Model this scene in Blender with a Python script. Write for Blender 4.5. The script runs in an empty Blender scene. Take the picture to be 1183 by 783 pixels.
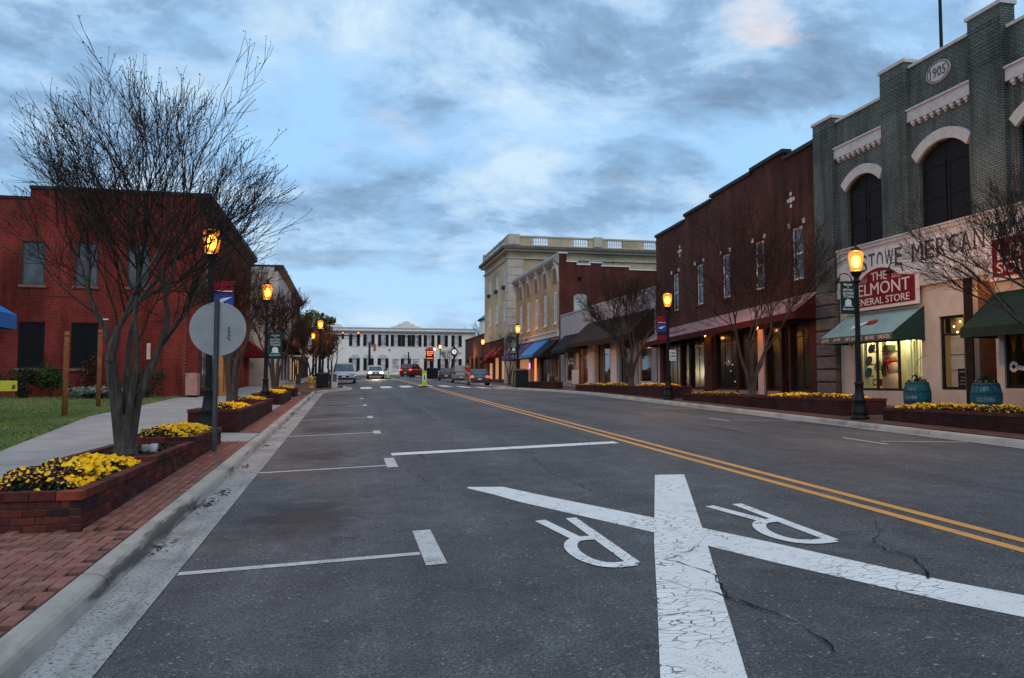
import bpy, math, random
from mathutils import Vector, Matrix
random.seed(7)
R = math.radians
sc = bpy.context.scene
COL = sc.collection
# ---------------------------------------------------------------- camera, light, exposure
cam = bpy.data.cameras.new('camera'); cam.sensor_width = 36; cam.lens = 36*900/1183
cam.clip_start = 0.05; cam.clip_end = 3000
co = bpy.data.objects.new('camera', cam); COL.objects.link(co)
co.location = (0, 0, 1.6); co.rotation_euler = (R(90+3.15), 0, -R(12)); sc.camera = co
SUN_EL, SUN_AZ = 52, 190            # degrees; azimuth of the sun seen from above, clockwise from +Y
world = bpy.data.worlds.new('World'); sc.world = world; world.use_nodes = True

def build_sky():
    nt = world.node_tree; nt.nodes.clear(); N = nt.nodes.new; L = nt.links.new
    out = N('ShaderNodeOutputWorld'); bg = N('ShaderNodeBackground'); bg.inputs[1].default_value = 0.1
    L(bg.outputs[0], out.inputs[0])
    sky = N('ShaderNodeTexSky'); sky.sky_type = 'NISHITA'; sky.sun_disc = False
    sky.sun_elevation = R(SUN_EL); sky.sun_rotation = R(SUN_AZ); sky.altitude = 200; sky.ozone_density = 3.0
    tc = N('ShaderNodeTexCoord'); sep = N('ShaderNodeSeparateXYZ'); L(tc.outputs['Generated'], sep.inputs[0])
    def math_(op, a, b=None, clamp=False):
        m = N('ShaderNodeMath'); m.operation = op; m.use_clamp = clamp
        for i, x in enumerate((a, b)):
            if x is None: continue
            if isinstance(x, (int, float)): m.inputs[i].default_value = x
            else: L(x, m.inputs[i])
        return m.outputs[0]
    zc = math_('MAXIMUM', sep.outputs[2], 0.0)
    den = math_('ADD', zc, 0.34)
    px = math_('DIVIDE', sep.outputs[0], den); py = math_('DIVIDE', sep.outputs[1], den)
    comb = N('ShaderNodeCombineXYZ'); L(px, comb.inputs[0]); L(py, comb.inputs[1])
    mp = N('ShaderNodeMapping'); mp.inputs['Rotation'].default_value = (0, 0, R(28)); mp.inputs['Scale'].default_value = (1.15, 1.5, 1)
    mp.inputs['Location'].default_value = (3.1, 1.7, 0)
    L(comb.outputs[0], mp.inputs[0])
    def noise(scale, det, rough, dist, off=0):
        n = N('ShaderNodeTexNoise'); n.noise_dimensions = '4D'; n.inputs['W'].default_value = off
        n.inputs['Scale'].default_value = scale; n.inputs['Detail'].default_value = det
        n.inputs['Roughness'].default_value = rough; n.inputs['Distortion'].default_value = dist
        L(mp.outputs[0], n.inputs['Vector']); return n.outputs['Fac']
    def ramp(f, stops):
        r = N('ShaderNodeValToRGB'); e = r.color_ramp.elements
        while len(e) < len(stops): e.new(0.5)
        for el, (p, c) in zip(e, stops): el.position = p; el.color = (*c, 1)
        L(f, r.inputs[0]); return r.outputs[0]
    def mix(f, a, b, mode='MIX'):
        m = N('ShaderNodeMix'); m.data_type = 'RGBA'; m.blend_type = mode
        if isinstance(f, float): m.inputs[0].default_value = f
        else: L(f, m.inputs[0])
        for i, x in ((6, a), (7, b)):
            if isinstance(x, tuple): m.inputs[i].default_value = (*x, 1)
            else: L(x, m.inputs[i])
        return m.outputs[2]
    big = noise(1.5, 10, 0.55, 0.35, 2.3)
    cl = ramp(big, [(0.41, (0, 0, 0)), (0.53, (1, 1, 1))])               # cloud cover
    shade = ramp(noise(2.3, 14, 0.64, 0.25, 5.1), [(0.38, (2.05, 3.25, 4.9)), (0.47, (2.8, 4.6, 7.0)), (0.525, (4.2, 6.3, 8.9)), (0.62, (6.3, 8.2, 9.9))])
    clear = mix(0.9, sky.outputs[0], (4.2, 7.4, 11.2))                   # blue gaps between the clouds
    body = mix(cl, clear, shade)
    # a few cream edges catching the last sun
    cr = ramp(noise(2.6, 6, 0.55, 0.2, 8.8), [(0.63, (0, 0, 0)), (0.74, (0.35, 0.35, 0.35))])
    body = mix(cr, body, (8.0, 6.9, 6.4))
    # one cloud to the south-east still lit cream by the last sun
    dt = N('ShaderNodeVectorMath'); dt.operation = 'DOT_PRODUCT'; L(tc.outputs['Generated'], dt.inputs[0]); dt.inputs[1].default_value = (0.4593, 0.7904, 0.4057)
    spot = math_('ADD', dt.outputs['Value'], math_('MULTIPLY', math_('SUBTRACT', noise(5.5, 8, 0.6, 0.2, 1.4), 0.5), 0.017))
    spot = math_('MULTIPLY', math_('DIVIDE', math_('SUBTRACT', spot, 0.99915), 0.0026), 0.45)
    spot = math_('MINIMUM', math_('MAXIMUM', spot, 0.0), 0.8)
    body = mix(spot, body, (10.0, 8.3, 7.4))
    hz = ramp(zc, [(0.0, (0.75, 0.75, 0.75)), (0.22, (0.0, 0.0, 0.0))])
    body = mix(hz, body, (5.6, 7.9, 10.0))
    L(body, bg.inputs[0])
build_sky()
sun = bpy.data.lights.new('sun', 'SUN'); sun.energy = 1.25; sun.angle = R(55); sun.color = (1.0, 0.84, 0.68)
so = bpy.data.objects.new('sun', sun); COL.objects.link(so)
so.rotation_euler = (R(90-SUN_EL), 0, R(180-SUN_AZ)); so.location = (0, 0, 40)
sc.view_settings.view_transform = 'Standard'; sc.view_settings.look = 'None'
sc.view_settings.exposure = 0.0; sc.view_settings.gamma = 1.0; sc.view_settings.use_curve_mapping = False
sc.render.engine = 'CYCLES'
sc.cycles.max_bounces = 5; sc.cycles.diffuse_bounces = 2; sc.cycles.glossy_bounces = 2
sc.cycles.transparent_max_bounces = 12; sc.cycles.use_denoising = True
sc.cycles.sample_clamp_indirect = 4.0

# ---------------------------------------------------------------- helpers
ORG = {}
MATS = {}
def lk(o): COL.objects.link(o); return o
def thing(name, label, cat, loc, group=None, rz=0.0):
    o = bpy.data.objects.new(name, None); lk(o)
    o.empty_display_size = 0.2
    o.location = loc; o.rotation_euler = (0, 0, rz)
    o['label'] = label; o['category'] = cat
    if group: o['group'] = group
    ORG[o.name] = tuple(loc)
    return o
def tag(o, label, cat, group=None):
    o['label'] = label; o['category'] = cat
    if group: o['group'] = group
    return o
def copy_tree(o, parent=None):
    c = o.copy(); lk(c); c.parent = parent
    for ch in list(o.children): copy_tree(ch, c)
    return c
def dup(root, loc, rz=None, label=None, scale=None):
    c = copy_tree(root); c.location = loc; ORG[c.name] = tuple(loc)
    if rz is not None: c.rotation_euler = (0, 0, rz)
    if label: c['label'] = label
    if scale: c.scale = scale
    return c

class Fr:                                   # a wall's own axes: u along it, d out of it, z up
    def __init__(s, o, u, n):
        s.o = o; l = math.hypot(*u); s.u = (u[0]/l, u[1]/l); l = math.hypot(*n); s.n = (n[0]/l, n[1]/l)
        s.flip = 1 if -s.n[1]*s.u[0] + s.n[0]*s.u[1] > 0 else -1
    def __call__(s, u, z, d=0.0):
        return (s.o[0]+s.u[0]*u+s.n[0]*d, s.o[1]+s.u[1]*u+s.n[1]*d, z)

_glyphs = {}
def glyphs(txt):
    if txt not in _glyphs:
        c = bpy.data.curves.new('t', 'FONT'); c.body = txt; c.resolution_u = 3
        o = bpy.data.objects.new('t', c); lk(o)
        dg = bpy.context.evaluated_depsgraph_get(); m = bpy.data.meshes.new_from_object(o.evaluated_get(dg))
        vs = [tuple(v.co[:2]) for v in m.vertices]; fs = [tuple(p.vertices) for p in m.polygons]
        bpy.data.objects.remove(o); bpy.data.curves.remove(c); bpy.data.meshes.remove(m)
        x0 = min(v[0] for v in vs); x1 = max(v[0] for v in vs); y0 = min(v[1] for v in vs); y1 = max(v[1] for v in vs)
        _glyphs[txt] = ([((x-x0)/(x1-x0), (y-y0)/(y1-y0)) for x, y in vs], fs)
    return _glyphs[txt]

class MB:
    def __init__(s): s.v = []; s.f = []
    def add(s, vs, fs):
        n = len(s.v); s.v.extend(vs); s.f.extend([tuple(i+n for i in f) for f in fs]); return s
    def hexa(s, p):
        return s.add(p, [(0,3,2,1),(4,5,6,7),(0,1,5,4),(1,2,6,5),(2,3,7,6),(3,0,4,7)])
    def box(s, x0, x1, y0, y1, z0, z1):
        return s.hexa([(x0,y0,z0),(x1,y0,z0),(x1,y1,z0),(x0,y1,z0),(x0,y0,z1),(x1,y0,z1),(x1,y1,z1),(x0,y1,z1)])
    def fbox(s, fr, u0, u1, z0, z1, d0, d1):
        return s.hexa([fr(u0,z0,d0),fr(u1,z0,d0),fr(u1,z0,d1),fr(u0,z0,d1),fr(u0,z1,d0),fr(u1,z1,d0),fr(u1,z1,d1),fr(u0,z1,d1)])
    def loops(s, a, b, cap=True):
        n = len(a); fs = [(i,(i+1)%n,n+(i+1)%n,n+i) for i in range(n)]
        if cap: fs += [tuple(range(n))[::-1], tuple(range(n,2*n))]
        return s.add(list(a)+list(b), fs)
    def fprism(s, fr, poly, d0, d1): return s.loops([fr(u,z,d0) for u,z in poly], [fr(u,z,d1) for u,z in poly])
    def fprof(s, fr, prof, u0, u1): return s.loops([fr(u0,z,d) for d,z in prof], [fr(u1,z,d) for d,z in prof])
    def quad(s, a, b, c, d): return s.add([a,b,c,d], [(0,1,2,3)])
    def tube(s, pts, rads, n=6, cap=True):
        pts = [Vector(p) for p in pts]; base = len(s.v); m = len(pts)
        ref = None
        for i, p in enumerate(pts):
            t = (pts[min(i+1,m-1)]-pts[max(i-1,0)])
            if t.length < 1e-9: t = Vector((0,0,1))
            t.normalize()
            if ref is None: ref = Vector((1,0,0)) if abs(t.x) < .8 else Vector((0,1,0))
            a = (ref - t*ref.dot(t)); a.normalize(); b = t.cross(a); ref = a
            r = rads[i] if not isinstance(rads, (int, float)) else rads
            for k in range(n):
                an = 2*math.pi*k/n; q = p + a*(r*math.cos(an)) + b*(r*math.sin(an)); s.v.append(tuple(q))
        for i in range(m-1):
            for k in range(n):
                s.f.append((base+i*n+k, base+i*n+(k+1)%n, base+(i+1)*n+(k+1)%n, base+(i+1)*n+k))
        if cap:
            s.f.append(tuple(base+k for k in range(n))[::-1]); s.f.append(tuple(base+(m-1)*n+k for k in range(n)))
        return s
    def lathe(s, c, prof, n=12):
        return s._lathe(c, prof, n)
    def _lathe(s, c, prof, n):
        base = len(s.v)
        for r, z in prof:
            for k in range(n):
                a = 2*math.pi*k/n; s.v.append((c[0]+r*math.cos(a), c[1]+r*math.sin(a), c[2]+z))
        for i in range(len(prof)-1):
            for k in range(n): s.f.append((base+i*n+k, base+i*n+(k+1)%n, base+(i+1)*n+(k+1)%n, base+(i+1)*n+k))
        s.f.append(tuple(base+k for k in range(n))[::-1]); s.f.append(tuple(base+(len(prof)-1)*n+k for k in range(n)))
        return s
    def ell(s, c, rx, ry, rz, n=10, m=6):
        prof = [(math.sin(math.pi*i/m), -math.cos(math.pi*i/m)) for i in range(m+1)]; base = len(s.v)
        for r, z in prof:
            for k in range(n):
                a = 2*math.pi*k/n; s.v.append((c[0]+rx*r*math.cos(a), c[1]+ry*r*math.sin(a), c[2]+rz*z))
        for i in range(m):
            for k in range(n): s.f.append((base+i*n+k, base+i*n+(k+1)%n, base+(i+1)*n+(k+1)%n, base+(i+1)*n+k))
        return s
    def text(s, fr, txt, uc, zc, w, h, d=0.01, arc=0.0):
        vs, fs = glyphs(txt)
        P = []
        for x, y in vs:
            P.append(fr(uc+fr.flip*(x-.5)*w, zc+(y-.5)*h + arc*(1-(2*x-1)**2), d))
        n = len(P); Q = []
        for x, y in vs: Q.append(fr(uc+fr.flip*(x-.5)*w, zc+(y-.5)*h + arc*(1-(2*x-1)**2), d+.012))
        s.add(P+Q, [tuple(i+n for i in f) for f in fs])
        ed = {}
        for f in fs:
            for i in range(len(f)):
                e = (f[i], f[(i+1)%len(f)]); k = (min(e), max(e)); ed.setdefault(k, []).append(e)
        o = len(s.v)-2*n
        for k, l in ed.items():
            if len(l) == 1: a, b = l[0]; s.f.append((o+a,o+b,o+n+b,o+n+a))
        return s
    def build(s, name, mat, parent=None, smooth=False, org=None, kind=None, **kw):
        if org is None: org = ORG[parent.name] if parent is not None else (0,0,0)
        me = bpy.data.meshes.new(name)
        ox, oy, oz = org
        me.from_pydata([(x-ox,y-oy,z-oz) for x,y,z in s.v], [], s.f)
        me.validate(); me.update()
        for m in (mat if isinstance(mat, (list, tuple)) else [mat]): me.materials.append(m)
        if smooth: me.polygons.foreach_set('use_smooth', [True]*len(me.polygons))
        o = bpy.data.objects.new(name, me); lk(o)
        if parent is not None: o.parent = parent
        else: o.location = org
        ORG[o.name] = org
        if kind: o['kind'] = kind
        for k, v in kw.items(): o[k] = v
        return o

def facade(mb, fr, u0, u1, z0, z1, holes=(), dep=0.2, tops=None):
    us = {u0, u1}; zs = {z0, z1}
    for h in holes: us |= {h[0], h[1]}; zs |= {h[2], h[3]}
    for t in tops or (): us |= {t[0], t[1]}; zs.add(t[2])
    us = sorted(u for u in us if u0 <= u <= u1); zs = sorted(z for z in zs if z0 <= z <= max([z1]+[t[2] for t in tops or ()]))
    for a, b in zip(us, us[1:]):
        for c, d in zip(zs, zs[1:]):
            um, zm = (a+b)/2, (c+d)/2; top = z1
            for t in tops or ():
                if t[0] <= um <= t[1]: top = t[2]
            if zm > top or any(h[0] < um < h[1] and h[2] < zm < h[3] for h in holes): continue
            mb.quad(fr(a,c), fr(b,c), fr(b,d), fr(a,d))
    for h in holes:
        a, b, c, d = h[:4]; rise = h[4] if len(h) > 4 else 0
        e = d-rise
        mb.quad(fr(a,c), fr(a,e), fr(a,e,-dep), fr(a,c,-dep)); mb.quad(fr(b,c), fr(b,e), fr(b,e,-dep), fr(b,c,-dep))
        mb.quad(fr(a,c), fr(b,c), fr(b,c,-dep), fr(a,c,-dep))
        if rise:
            A = arch(a, b, e, rise)
            for (p, q), (p2, q2) in zip(A, A[1:]):
                mb.quad(fr(p,q), fr(p2,q2), fr(p2,d+.001), fr(p,d+.001)); mb.quad(fr(p,q), fr(p2,q2), fr(p2,q2,-dep), fr(p,q,-dep))
        else: mb.quad(fr(a,d), fr(b,d), fr(b,d,-dep), fr(a,d,-dep))
    return mb
def arch(a, b, e, rise, n=12):
    w = (b-a)/2; r = (w*w+rise*rise)/(2*rise); cu = (a+b)/2; cz = e+rise-r; t = math.asin(min(1, w/r))
    if rise > w: t = math.pi-t
    return [(cu-r*math.sin(t-2*t*i/n), cz+r*math.cos(t-2*t*i/n)) for i in range(n+1)]
def window(parent, fr, u0, u1, z0, z1, fm, gm, d=-.1, rows=2, cols=1, fw=.07, sill=None, one=False, mw=.035, thick=.06, name='window', rowz=None):
    m = MB()
    m.fbox(fr,u0,u0+fw,z0,z1,d-thick/2,d+thick/2); m.fbox(fr,u1-fw,u1,z0,z1,d-thick/2,d+thick/2)
    m.fbox(fr,u0+fw,u1-fw,z0,z0+fw,d-thick/2,d+thick/2); m.fbox(fr,u0+fw,u1-fw,z1-fw,z1,d-thick/2,d+thick/2)
    du = (u1-u0-2*fw)/cols; ul = [u0+fw+du*i for i in range(cols+1)]
    zl = rowz or [z0+fw+(z1-z0-2*fw)/rows*i for i in range(rows+1)]
    if rowz: zl = [z0+fw]+list(rowz)+[z1-fw]
    for u in ul[1:-1]: m.fbox(fr,u-mw/2,u+mw/2,z0+fw,z1-fw,d-thick/2+.004,d+thick/2-.004)
    for z in zl[1:-1]: m.fbox(fr,u0+fw,u1-fw,z-mw/2,z+mw/2,d-thick/2+.007,d+thick/2-.007)
    w = m.build(name, fm, parent)
    if one: MB().fbox(fr,u0+fw,u1-fw,z0+fw,z1-fw,d-.008,d+.008).build('pane', gm, w)
    else:
        for a, b in zip(ul, ul[1:]):
            for c, e in zip(zl, zl[1:]): MB().fbox(fr,a,b,c,e,d-.008,d+.008).build('pane', gm, w)
    if sill: MB().fbox(fr,u0-.08,u1+.08,z0-.12,z0-.004,d-.05,.07).build('sill', sill, w)
    return w

# ---------------------------------------------------------------- materials
def _nt(name):
    m = bpy.data.materials.new(name); m.use_nodes = True; nt = m.node_tree; b = nt.nodes['Principled BSDF']
    return m, nt, b
def node(nt, t, **kw):
    n = nt.nodes.new(t)
    for k, v in kw.items(): setattr(n, k, v)
    return n
def setin(n, **kw):
    for k, v in kw.items(): n.inputs[k.replace('_', ' ')].default_value = v
def pos(nt): return nt.nodes.new('ShaderNodeNewGeometry').outputs['Position']
def nz(nt, vec, scale, detail=4, rough=.55):
    n = nt.nodes.new('ShaderNodeTexNoise'); n.inputs['Scale'].default_value = scale; n.inputs['Detail'].default_value = detail
    n.inputs['Roughness'].default_value = rough; nt.links.new(vec, n.inputs['Vector']); return n.outputs['Fac']
def rmp(nt, f, stops):
    r = nt.nodes.new('ShaderNodeValToRGB'); e = r.color_ramp.elements
    while len(e) < len(stops): e.new(.5)
    for el, (p, c) in zip(e, stops):
        el.position = p; el.color = (c, c, c, 1) if isinstance(c, (int, float)) else (*c, 1)
    nt.links.new(f, r.inputs[0]); return r.outputs[0]
def mixc(nt, f, a, b, mode='MIX'):
    m = nt.nodes.new('ShaderNodeMix'); m.data_type = 'RGBA'; m.blend_type = mode
    for i, x in ((0, f), (6, a), (7, b)):
        if isinstance(x, tuple): m.inputs[i].default_value = (*x, 1)
        elif isinstance(x, (int, float)): m.inputs[i].default_value = x
        else: nt.links.new(x, m.inputs[i])
    return m.outputs[2]
def mth(nt, op, a, b=None, c=None):
    m = nt.nodes.new('ShaderNodeMath'); m.operation = op
    for i, x in enumerate((a, b, c)):
        if x is None: continue
        if isinstance(x, (int, float)): m.inputs[i].default_value = x
        else: nt.links.new(x, m.inputs[i])
    return m.outputs[0]
def bump(nt, b, h, s, dist=.02):
    n = nt.nodes.new('ShaderNodeBump'); n.inputs['Strength'].default_value = s; n.inputs['Distance'].default_value = dist
    nt.links.new(h, n.inputs['Height']); nt.links.new(n.outputs[0], b.inputs['Normal'])
def mat(name, col, rough=.75, var=.22, scale=5, bmp=.15, metal=0., spec=.10, fine=60):
    if name in MATS: return MATS[name]
    m, nt, b = _nt(name); p = pos(nt)
    f = mth(nt, 'ADD', mth(nt, 'MULTIPLY', nz(nt, p, scale, 6), .65), mth(nt, 'MULTIPLY', nz(nt, p, fine, 3), .35))
    lo = tuple(max(0, c*(1-var*1.6)) for c in col); hi = tuple(min(1, c*(1+var*1.3)) for c in col)
    c = rmp(nt, f, [(.32, lo), (.5, col), (.68, hi)])
    nt.links.new(c, b.inputs['Base Color']); setin(b, Roughness=rough, Metallic=metal); b.inputs['Specular IOR Level'].default_value = spec
    if bmp: bump(nt, b, f, bmp, .01)
    MATS[name] = m; return m
def brick_mat(name, c1, c2, mortar, w=.21, h=.075, mort=.010, bmp=.5, rough=.85, var=.25, scale=1.2, streak=1.0):
    m, nt, b = _nt(name); p = pos(nt)
    sp = nt.nodes.new('ShaderNodeSeparateXYZ'); nt.links.new(p, sp.inputs[0])
    cb = nt.nodes.new('ShaderNodeCombineXYZ'); nt.links.new(mth(nt, 'ADD', sp.outputs[0], sp.outputs[1]), cb.inputs[0]); nt.links.new(sp.outputs[2], cb.inputs[1])
    t = nt.nodes.new('ShaderNodeTexBrick'); nt.links.new(cb.outputs[0], t.inputs['Vector'])
    t.inputs['Color1'].default_value = (*c1, 1); t.inputs['Color2'].default_value = (*c2, 1); t.inputs['Mortar'].default_value = (*mortar, 1)
    setin(t, Scale=1.0); t.inputs['Brick Width'].default_value = w; t.inputs['Row Height'].default_value = h
    t.inputs['Mortar Size'].default_value = mort; t.inputs['Mortar Smooth'].default_value = .2; t.inputs['Bias'].default_value = -.1
    f = nz(nt, p, scale, 6, .6); g = nz(nt, p, 24, 3)
    v = rmp(nt, mth(nt, 'ADD', mth(nt, 'MULTIPLY', f, .6), mth(nt, 'MULTIPLY', g, .4)), [(.3, 1-var*1.5), (.5, 1.0), (.7, 1+var)])
    mp = nt.nodes.new('ShaderNodeMapping'); mp.inputs['Scale'].default_value = (1.6, 1.6, .22); nt.links.new(p, mp.inputs[0])
    st = rmp(nt, nz(nt, mp.outputs[0], 1.0, 7, .68), [(.32, 1-.48*streak), (.5, 1-.05*streak), (.66, 1+.18*streak)])
    patch = rmp(nt, nz(nt, p, .22, 4, .6), [(.36, .74), (.62, 1.12)])
    col_ = mixc(nt, 1.0, mixc(nt, 1.0, t.outputs['Color'], v, 'MULTIPLY'), st, 'MULTIPLY')
    nt.links.new(mixc(nt, 1.0, col_, patch, 'MULTIPLY'), b.inputs['Base Color'])
    setin(b, Roughness=rough); b.inputs['Specular IOR Level'].default_value = .1
    bump(nt, b, mth(nt, 'ADD', mth(nt, 'MULTIPLY', t.outputs['Fac'], -1.0), mth(nt, 'MULTIPLY', g, .35)), bmp, .012)
    MATS[name] = m; return m
def emit(name, col, s):
    if name in MATS: return MATS[name]
    m, nt, b = _nt(name); p = pos(nt)
    b.inputs['Emission Color'].default_value = (*col, 1); b.inputs['Emission Strength'].default_value = s
    b.inputs['Base Color'].default_value = (*[c*.5 for c in col], 1); setin(b, Roughness=.4)
    MATS[name] = m; return m
def glass_clear(name, tint=(.9,.95,.92), refl=.12):
    m, nt, b = _nt(name); nt.nodes.remove(b); out = nt.nodes['Material Output']
    tr = nt.nodes.new('ShaderNodeBsdfTransparent'); tr.inputs[0].default_value = (*tint, 1)
    gl = nt.nodes.new('ShaderNodeBsdfGlossy'); gl.inputs['Roughness'].default_value = .03; gl.inputs[0].default_value = (.9,.95,1,1)
    lw = nt.nodes.new('ShaderNodeLayerWeight'); lw.inputs[0].default_value = .5
    f_ = mth(nt, 'ADD', mth(nt, 'MULTIPLY', mth(nt, 'POWER', lw.outputs['Facing'], 4.0), .6), .035)
    mx = nt.nodes.new('ShaderNodeMixShader'); nt.links.new(f_, mx.inputs[0]); nt.links.new(tr.outputs[0], mx.inputs[1]); nt.links.new(gl.outputs[0], mx.inputs[2])
    nt.links.new(mx.outputs[0], out.inputs[0]); MATS[name] = m; return m
def glass_dark(name, col=(.02,.025,.03), rough=.06, spec=.6):
    m, nt, b = _nt(name); p = pos(nt)
    c = rmp(nt, nz(nt, p, 1.5, 3), [(.35, tuple(x*.5 for x in col)), (.65, tuple(x*1.6 for x in col))])
    nt.links.new(c, b.inputs['Base Color']); setin(b, Roughness=rough); b.inputs['Specular IOR Level'].default_value = spec
    bump(nt, b, nz(nt, p, 2.5, 2), .12, .01)
    MATS[name] = m; return m
# ---------------------------------------------------------------- ground levels
S_, CROWN, CL = 0.0213, 5.75, 0.035
def g(y): return S_*min(y, 113.0)
def cr(y): return .02+.05*min(1, max(0, (y-40)/30))
def road_z(x, y): return g(y)+(CL*x if x < CROWN else CL*CROWN-cr(y)*(x-CROWN))
def zl(x, y): return g(y)+CL*-1.7+.110+.012*(-1.7-x)                      # west pavement
def xb(y): return 18.0 if y < 27 else (18+1.2*(y-27)/19.2 if y < 46.2 else 19.2)
def zbase(y): return .60+.0088*y
def zr(x, y):
    k = road_z(12.9, y)+.125; return k+(zbase(y)-k)*(x-12.9)/(xb(y)-12.9)
def structure(o): o['kind'] = 'structure'; return o

# materials of the ground
def asphalt_mat():
    m, nt, b = _nt('asphalt'); p = pos(nt); L = nt.links.new
    sp = nt.nodes.new('ShaderNodeSeparateXYZ'); L(p, sp.inputs[0])
    big = nz(nt, p, .35, 5, .6); mid = nz(nt, p, 3.0, 5, .6); fine = nz(nt, p, 58, 2, .75); sp2 = nz(nt, p, 34, 1, .5)
    base = rmp(nt, mth(nt, 'ADD', mth(nt, 'MULTIPLY', big, .55), mth(nt, 'MULTIPLY', mid, .45)), [(.34, (.033,.0350,.038)), (.5, (.059,.061,.0635)), (.66, (.097,.098,.098))])
    grit = rmp(nt, fine, [(.30, .22), (.47, .9), (.60, 1.35), (.72, 3.0)])
    c = mixc(nt, 1.0, base, grit, 'MULTIPLY')
    light = rmp(nt, sp2, [(.70, 0.0), (.75, .75)])
    c = mixc(nt, light, c, (.34,.33,.31))
    # longer wheel-path wear along the street
    mp = nt.nodes.new('ShaderNodeMapping'); mp.inputs['Scale'].default_value = (1.3, .05, 1); L(p, mp.inputs[0])
    wear = rmp(nt, nz(nt, mp.outputs[0], 1.0, 4, .6), [(.35, .80), (.6, 1.12)])
    c = mixc(nt, 1.0, c, wear, 'MULTIPLY')
    # oil drips in the parking bays
    yy = mth(nt, 'SUBTRACT', mth(nt, 'PINGPONG', mth(nt, 'SUBTRACT', sp.outputs[1], 5.75), 2.85), 2.85)
    d = mth(nt, 'SQRT', mth(nt, 'ADD', mth(nt, 'POWER', mth(nt, 'DIVIDE', mth(nt, 'ADD', sp.outputs[0], .45), .85), 2), mth(nt, 'POWER', mth(nt, 'DIVIDE', yy, 1.35), 2)))
    d = mth(nt, 'ADD', d, mth(nt, 'MULTIPLY', mth(nt, 'SUBTRACT', mid, .5), 1.6))
    oil = rmp(nt, d, [(.30, .78), (1.0, 0.0)])
    c = mixc(nt, oil, c, (.0125,.013,.014))
    L(c, b.inputs['Base Color']); setin(b, Roughness=.78); b.inputs['Specular IOR Level'].default_value = .35
    bump(nt, b, mth(nt, 'ADD', fine, mth(nt, 'MULTIPLY', sp2, .5)), .55, .012)
    MATS['asphalt'] = m; return m
def paint_mat(name, col, wornness=.5, crack=True):
    m, nt, b = _nt(name); p = pos(nt); L = nt.links.new
    fine = nz(nt, p, 70, 2, .7); mid = nz(nt, p, 4.5, 6, .7)
    v = nt.nodes.new('ShaderNodeTexVoronoi'); v.feature = 'DISTANCE_TO_EDGE'; v.inputs['Scale'].default_value = 7.5
    dist = nt.nodes.new('ShaderNodeMapping'); dist.vector_type = 'POINT'; dist.inputs['Scale'].default_value = (.8, 2.2, 1)
    jit = nt.nodes.new('ShaderNodeTexNoise'); jit.inputs['Scale'].default_value = 3; L(p, jit.inputs['Vector'])
    av = nt.nodes.new('ShaderNodeVectorMath'); av.operation = 'ADD'; sj = nt.nodes.new('ShaderNodeVectorMath'); sj.operation = 'SCALE'; sj.inputs['Scale'].default_value = .16; L(jit.outputs['Color'], sj.inputs[0]); L(p, av.inputs[0]); L(sj.outputs[0], av.inputs[1])
    L(av.outputs[0], dist.inputs[0]); L(dist.outputs[0], v.inputs['Vector'])
    gate = rmp(nt, nz(nt, p, 1.1, 3), [(.46, 0.0), (.56, 1.0)])
    ck = mth(nt, 'MULTIPLY', rmp(nt, v.outputs['Distance'], [(.0, 1.0), (.018, .9), (.036, 0.0)]), gate) if crack else 0.0
    chip = rmp(nt, mth(nt, 'ADD', mth(nt, 'MULTIPLY', mid, .40), mth(nt, 'MULTIPLY', fine, .60)), [(.635-.13*wornness, 0.0), (.665-.12*wornness, .85)])
    f = mth(nt, 'MAXIMUM', ck, chip)
    dirt = rmp(nt, nz(nt, p, 1.1, 5), [(.3, tuple(c*.84 for c in col)), (.65, col)])
    c = mixc(nt, f, dirt, (.085,.084,.084))
    L(c, b.inputs['Base Color']); setin(b, Roughness=.7)
    bump(nt, b, mth(nt, 'SUBTRACT', fine, f), .4, .008)
    MATS[name] = m; return m
def kerb_mat(name, col, agg):
    m, nt, b = _nt(name); p = pos(nt); L = nt.links.new
    big = nz(nt, p, 1.3, 6, .65); sp_ = nz(nt, p, 42, 2, .6); mp = nt.nodes.new('ShaderNodeMapping'); mp.inputs['Scale'].default_value = (6, .8, 1); L(p, mp.inputs[0])
    st = nz(nt, mp.outputs[0], 1.0, 5, .6)
    c = rmp(nt, big, [(.32, tuple(x*.66 for x in col)), (.5, col), (.68, tuple(min(1, x*1.22) for x in col))])
    if agg: c = mixc(nt, rmp(nt, sp_, [(.36, .85), (.46, 0.0)]), c, (.05,.05,.052)); 
    c = mixc(nt, rmp(nt, st, [(.52, 0.0), (.70, .55)]), c, (.10,.09,.075))
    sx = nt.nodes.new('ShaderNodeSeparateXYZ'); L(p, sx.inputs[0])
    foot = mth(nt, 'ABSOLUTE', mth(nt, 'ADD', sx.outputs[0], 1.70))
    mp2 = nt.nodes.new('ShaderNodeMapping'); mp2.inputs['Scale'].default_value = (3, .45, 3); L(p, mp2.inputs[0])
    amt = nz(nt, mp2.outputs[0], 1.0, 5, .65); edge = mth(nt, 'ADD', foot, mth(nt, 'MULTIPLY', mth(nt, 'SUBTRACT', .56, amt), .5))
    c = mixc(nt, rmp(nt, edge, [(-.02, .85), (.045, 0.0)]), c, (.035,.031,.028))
    L(c, b.inputs['Base Color']); setin(b, Roughness=.85); bump(nt, b, sp_, .4 if agg else .15, .01)
    MATS[name] = m; return m
asphalt = asphalt_mat()
white_paint = paint_mat('white_paint', (.72,.70,.67), .45); thin_white = paint_mat('thin_white_paint', (.50,.49,.47), .8, False)
yellow_paint = paint_mat('yellow_paint', (.62,.27,.045), .35, False)
kerb_con = kerb_mat('kerb_concrete', (.31,.285,.245), False); gutter_con = kerb_mat('gutter_concrete', (.29,.28,.26), True)
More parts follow.
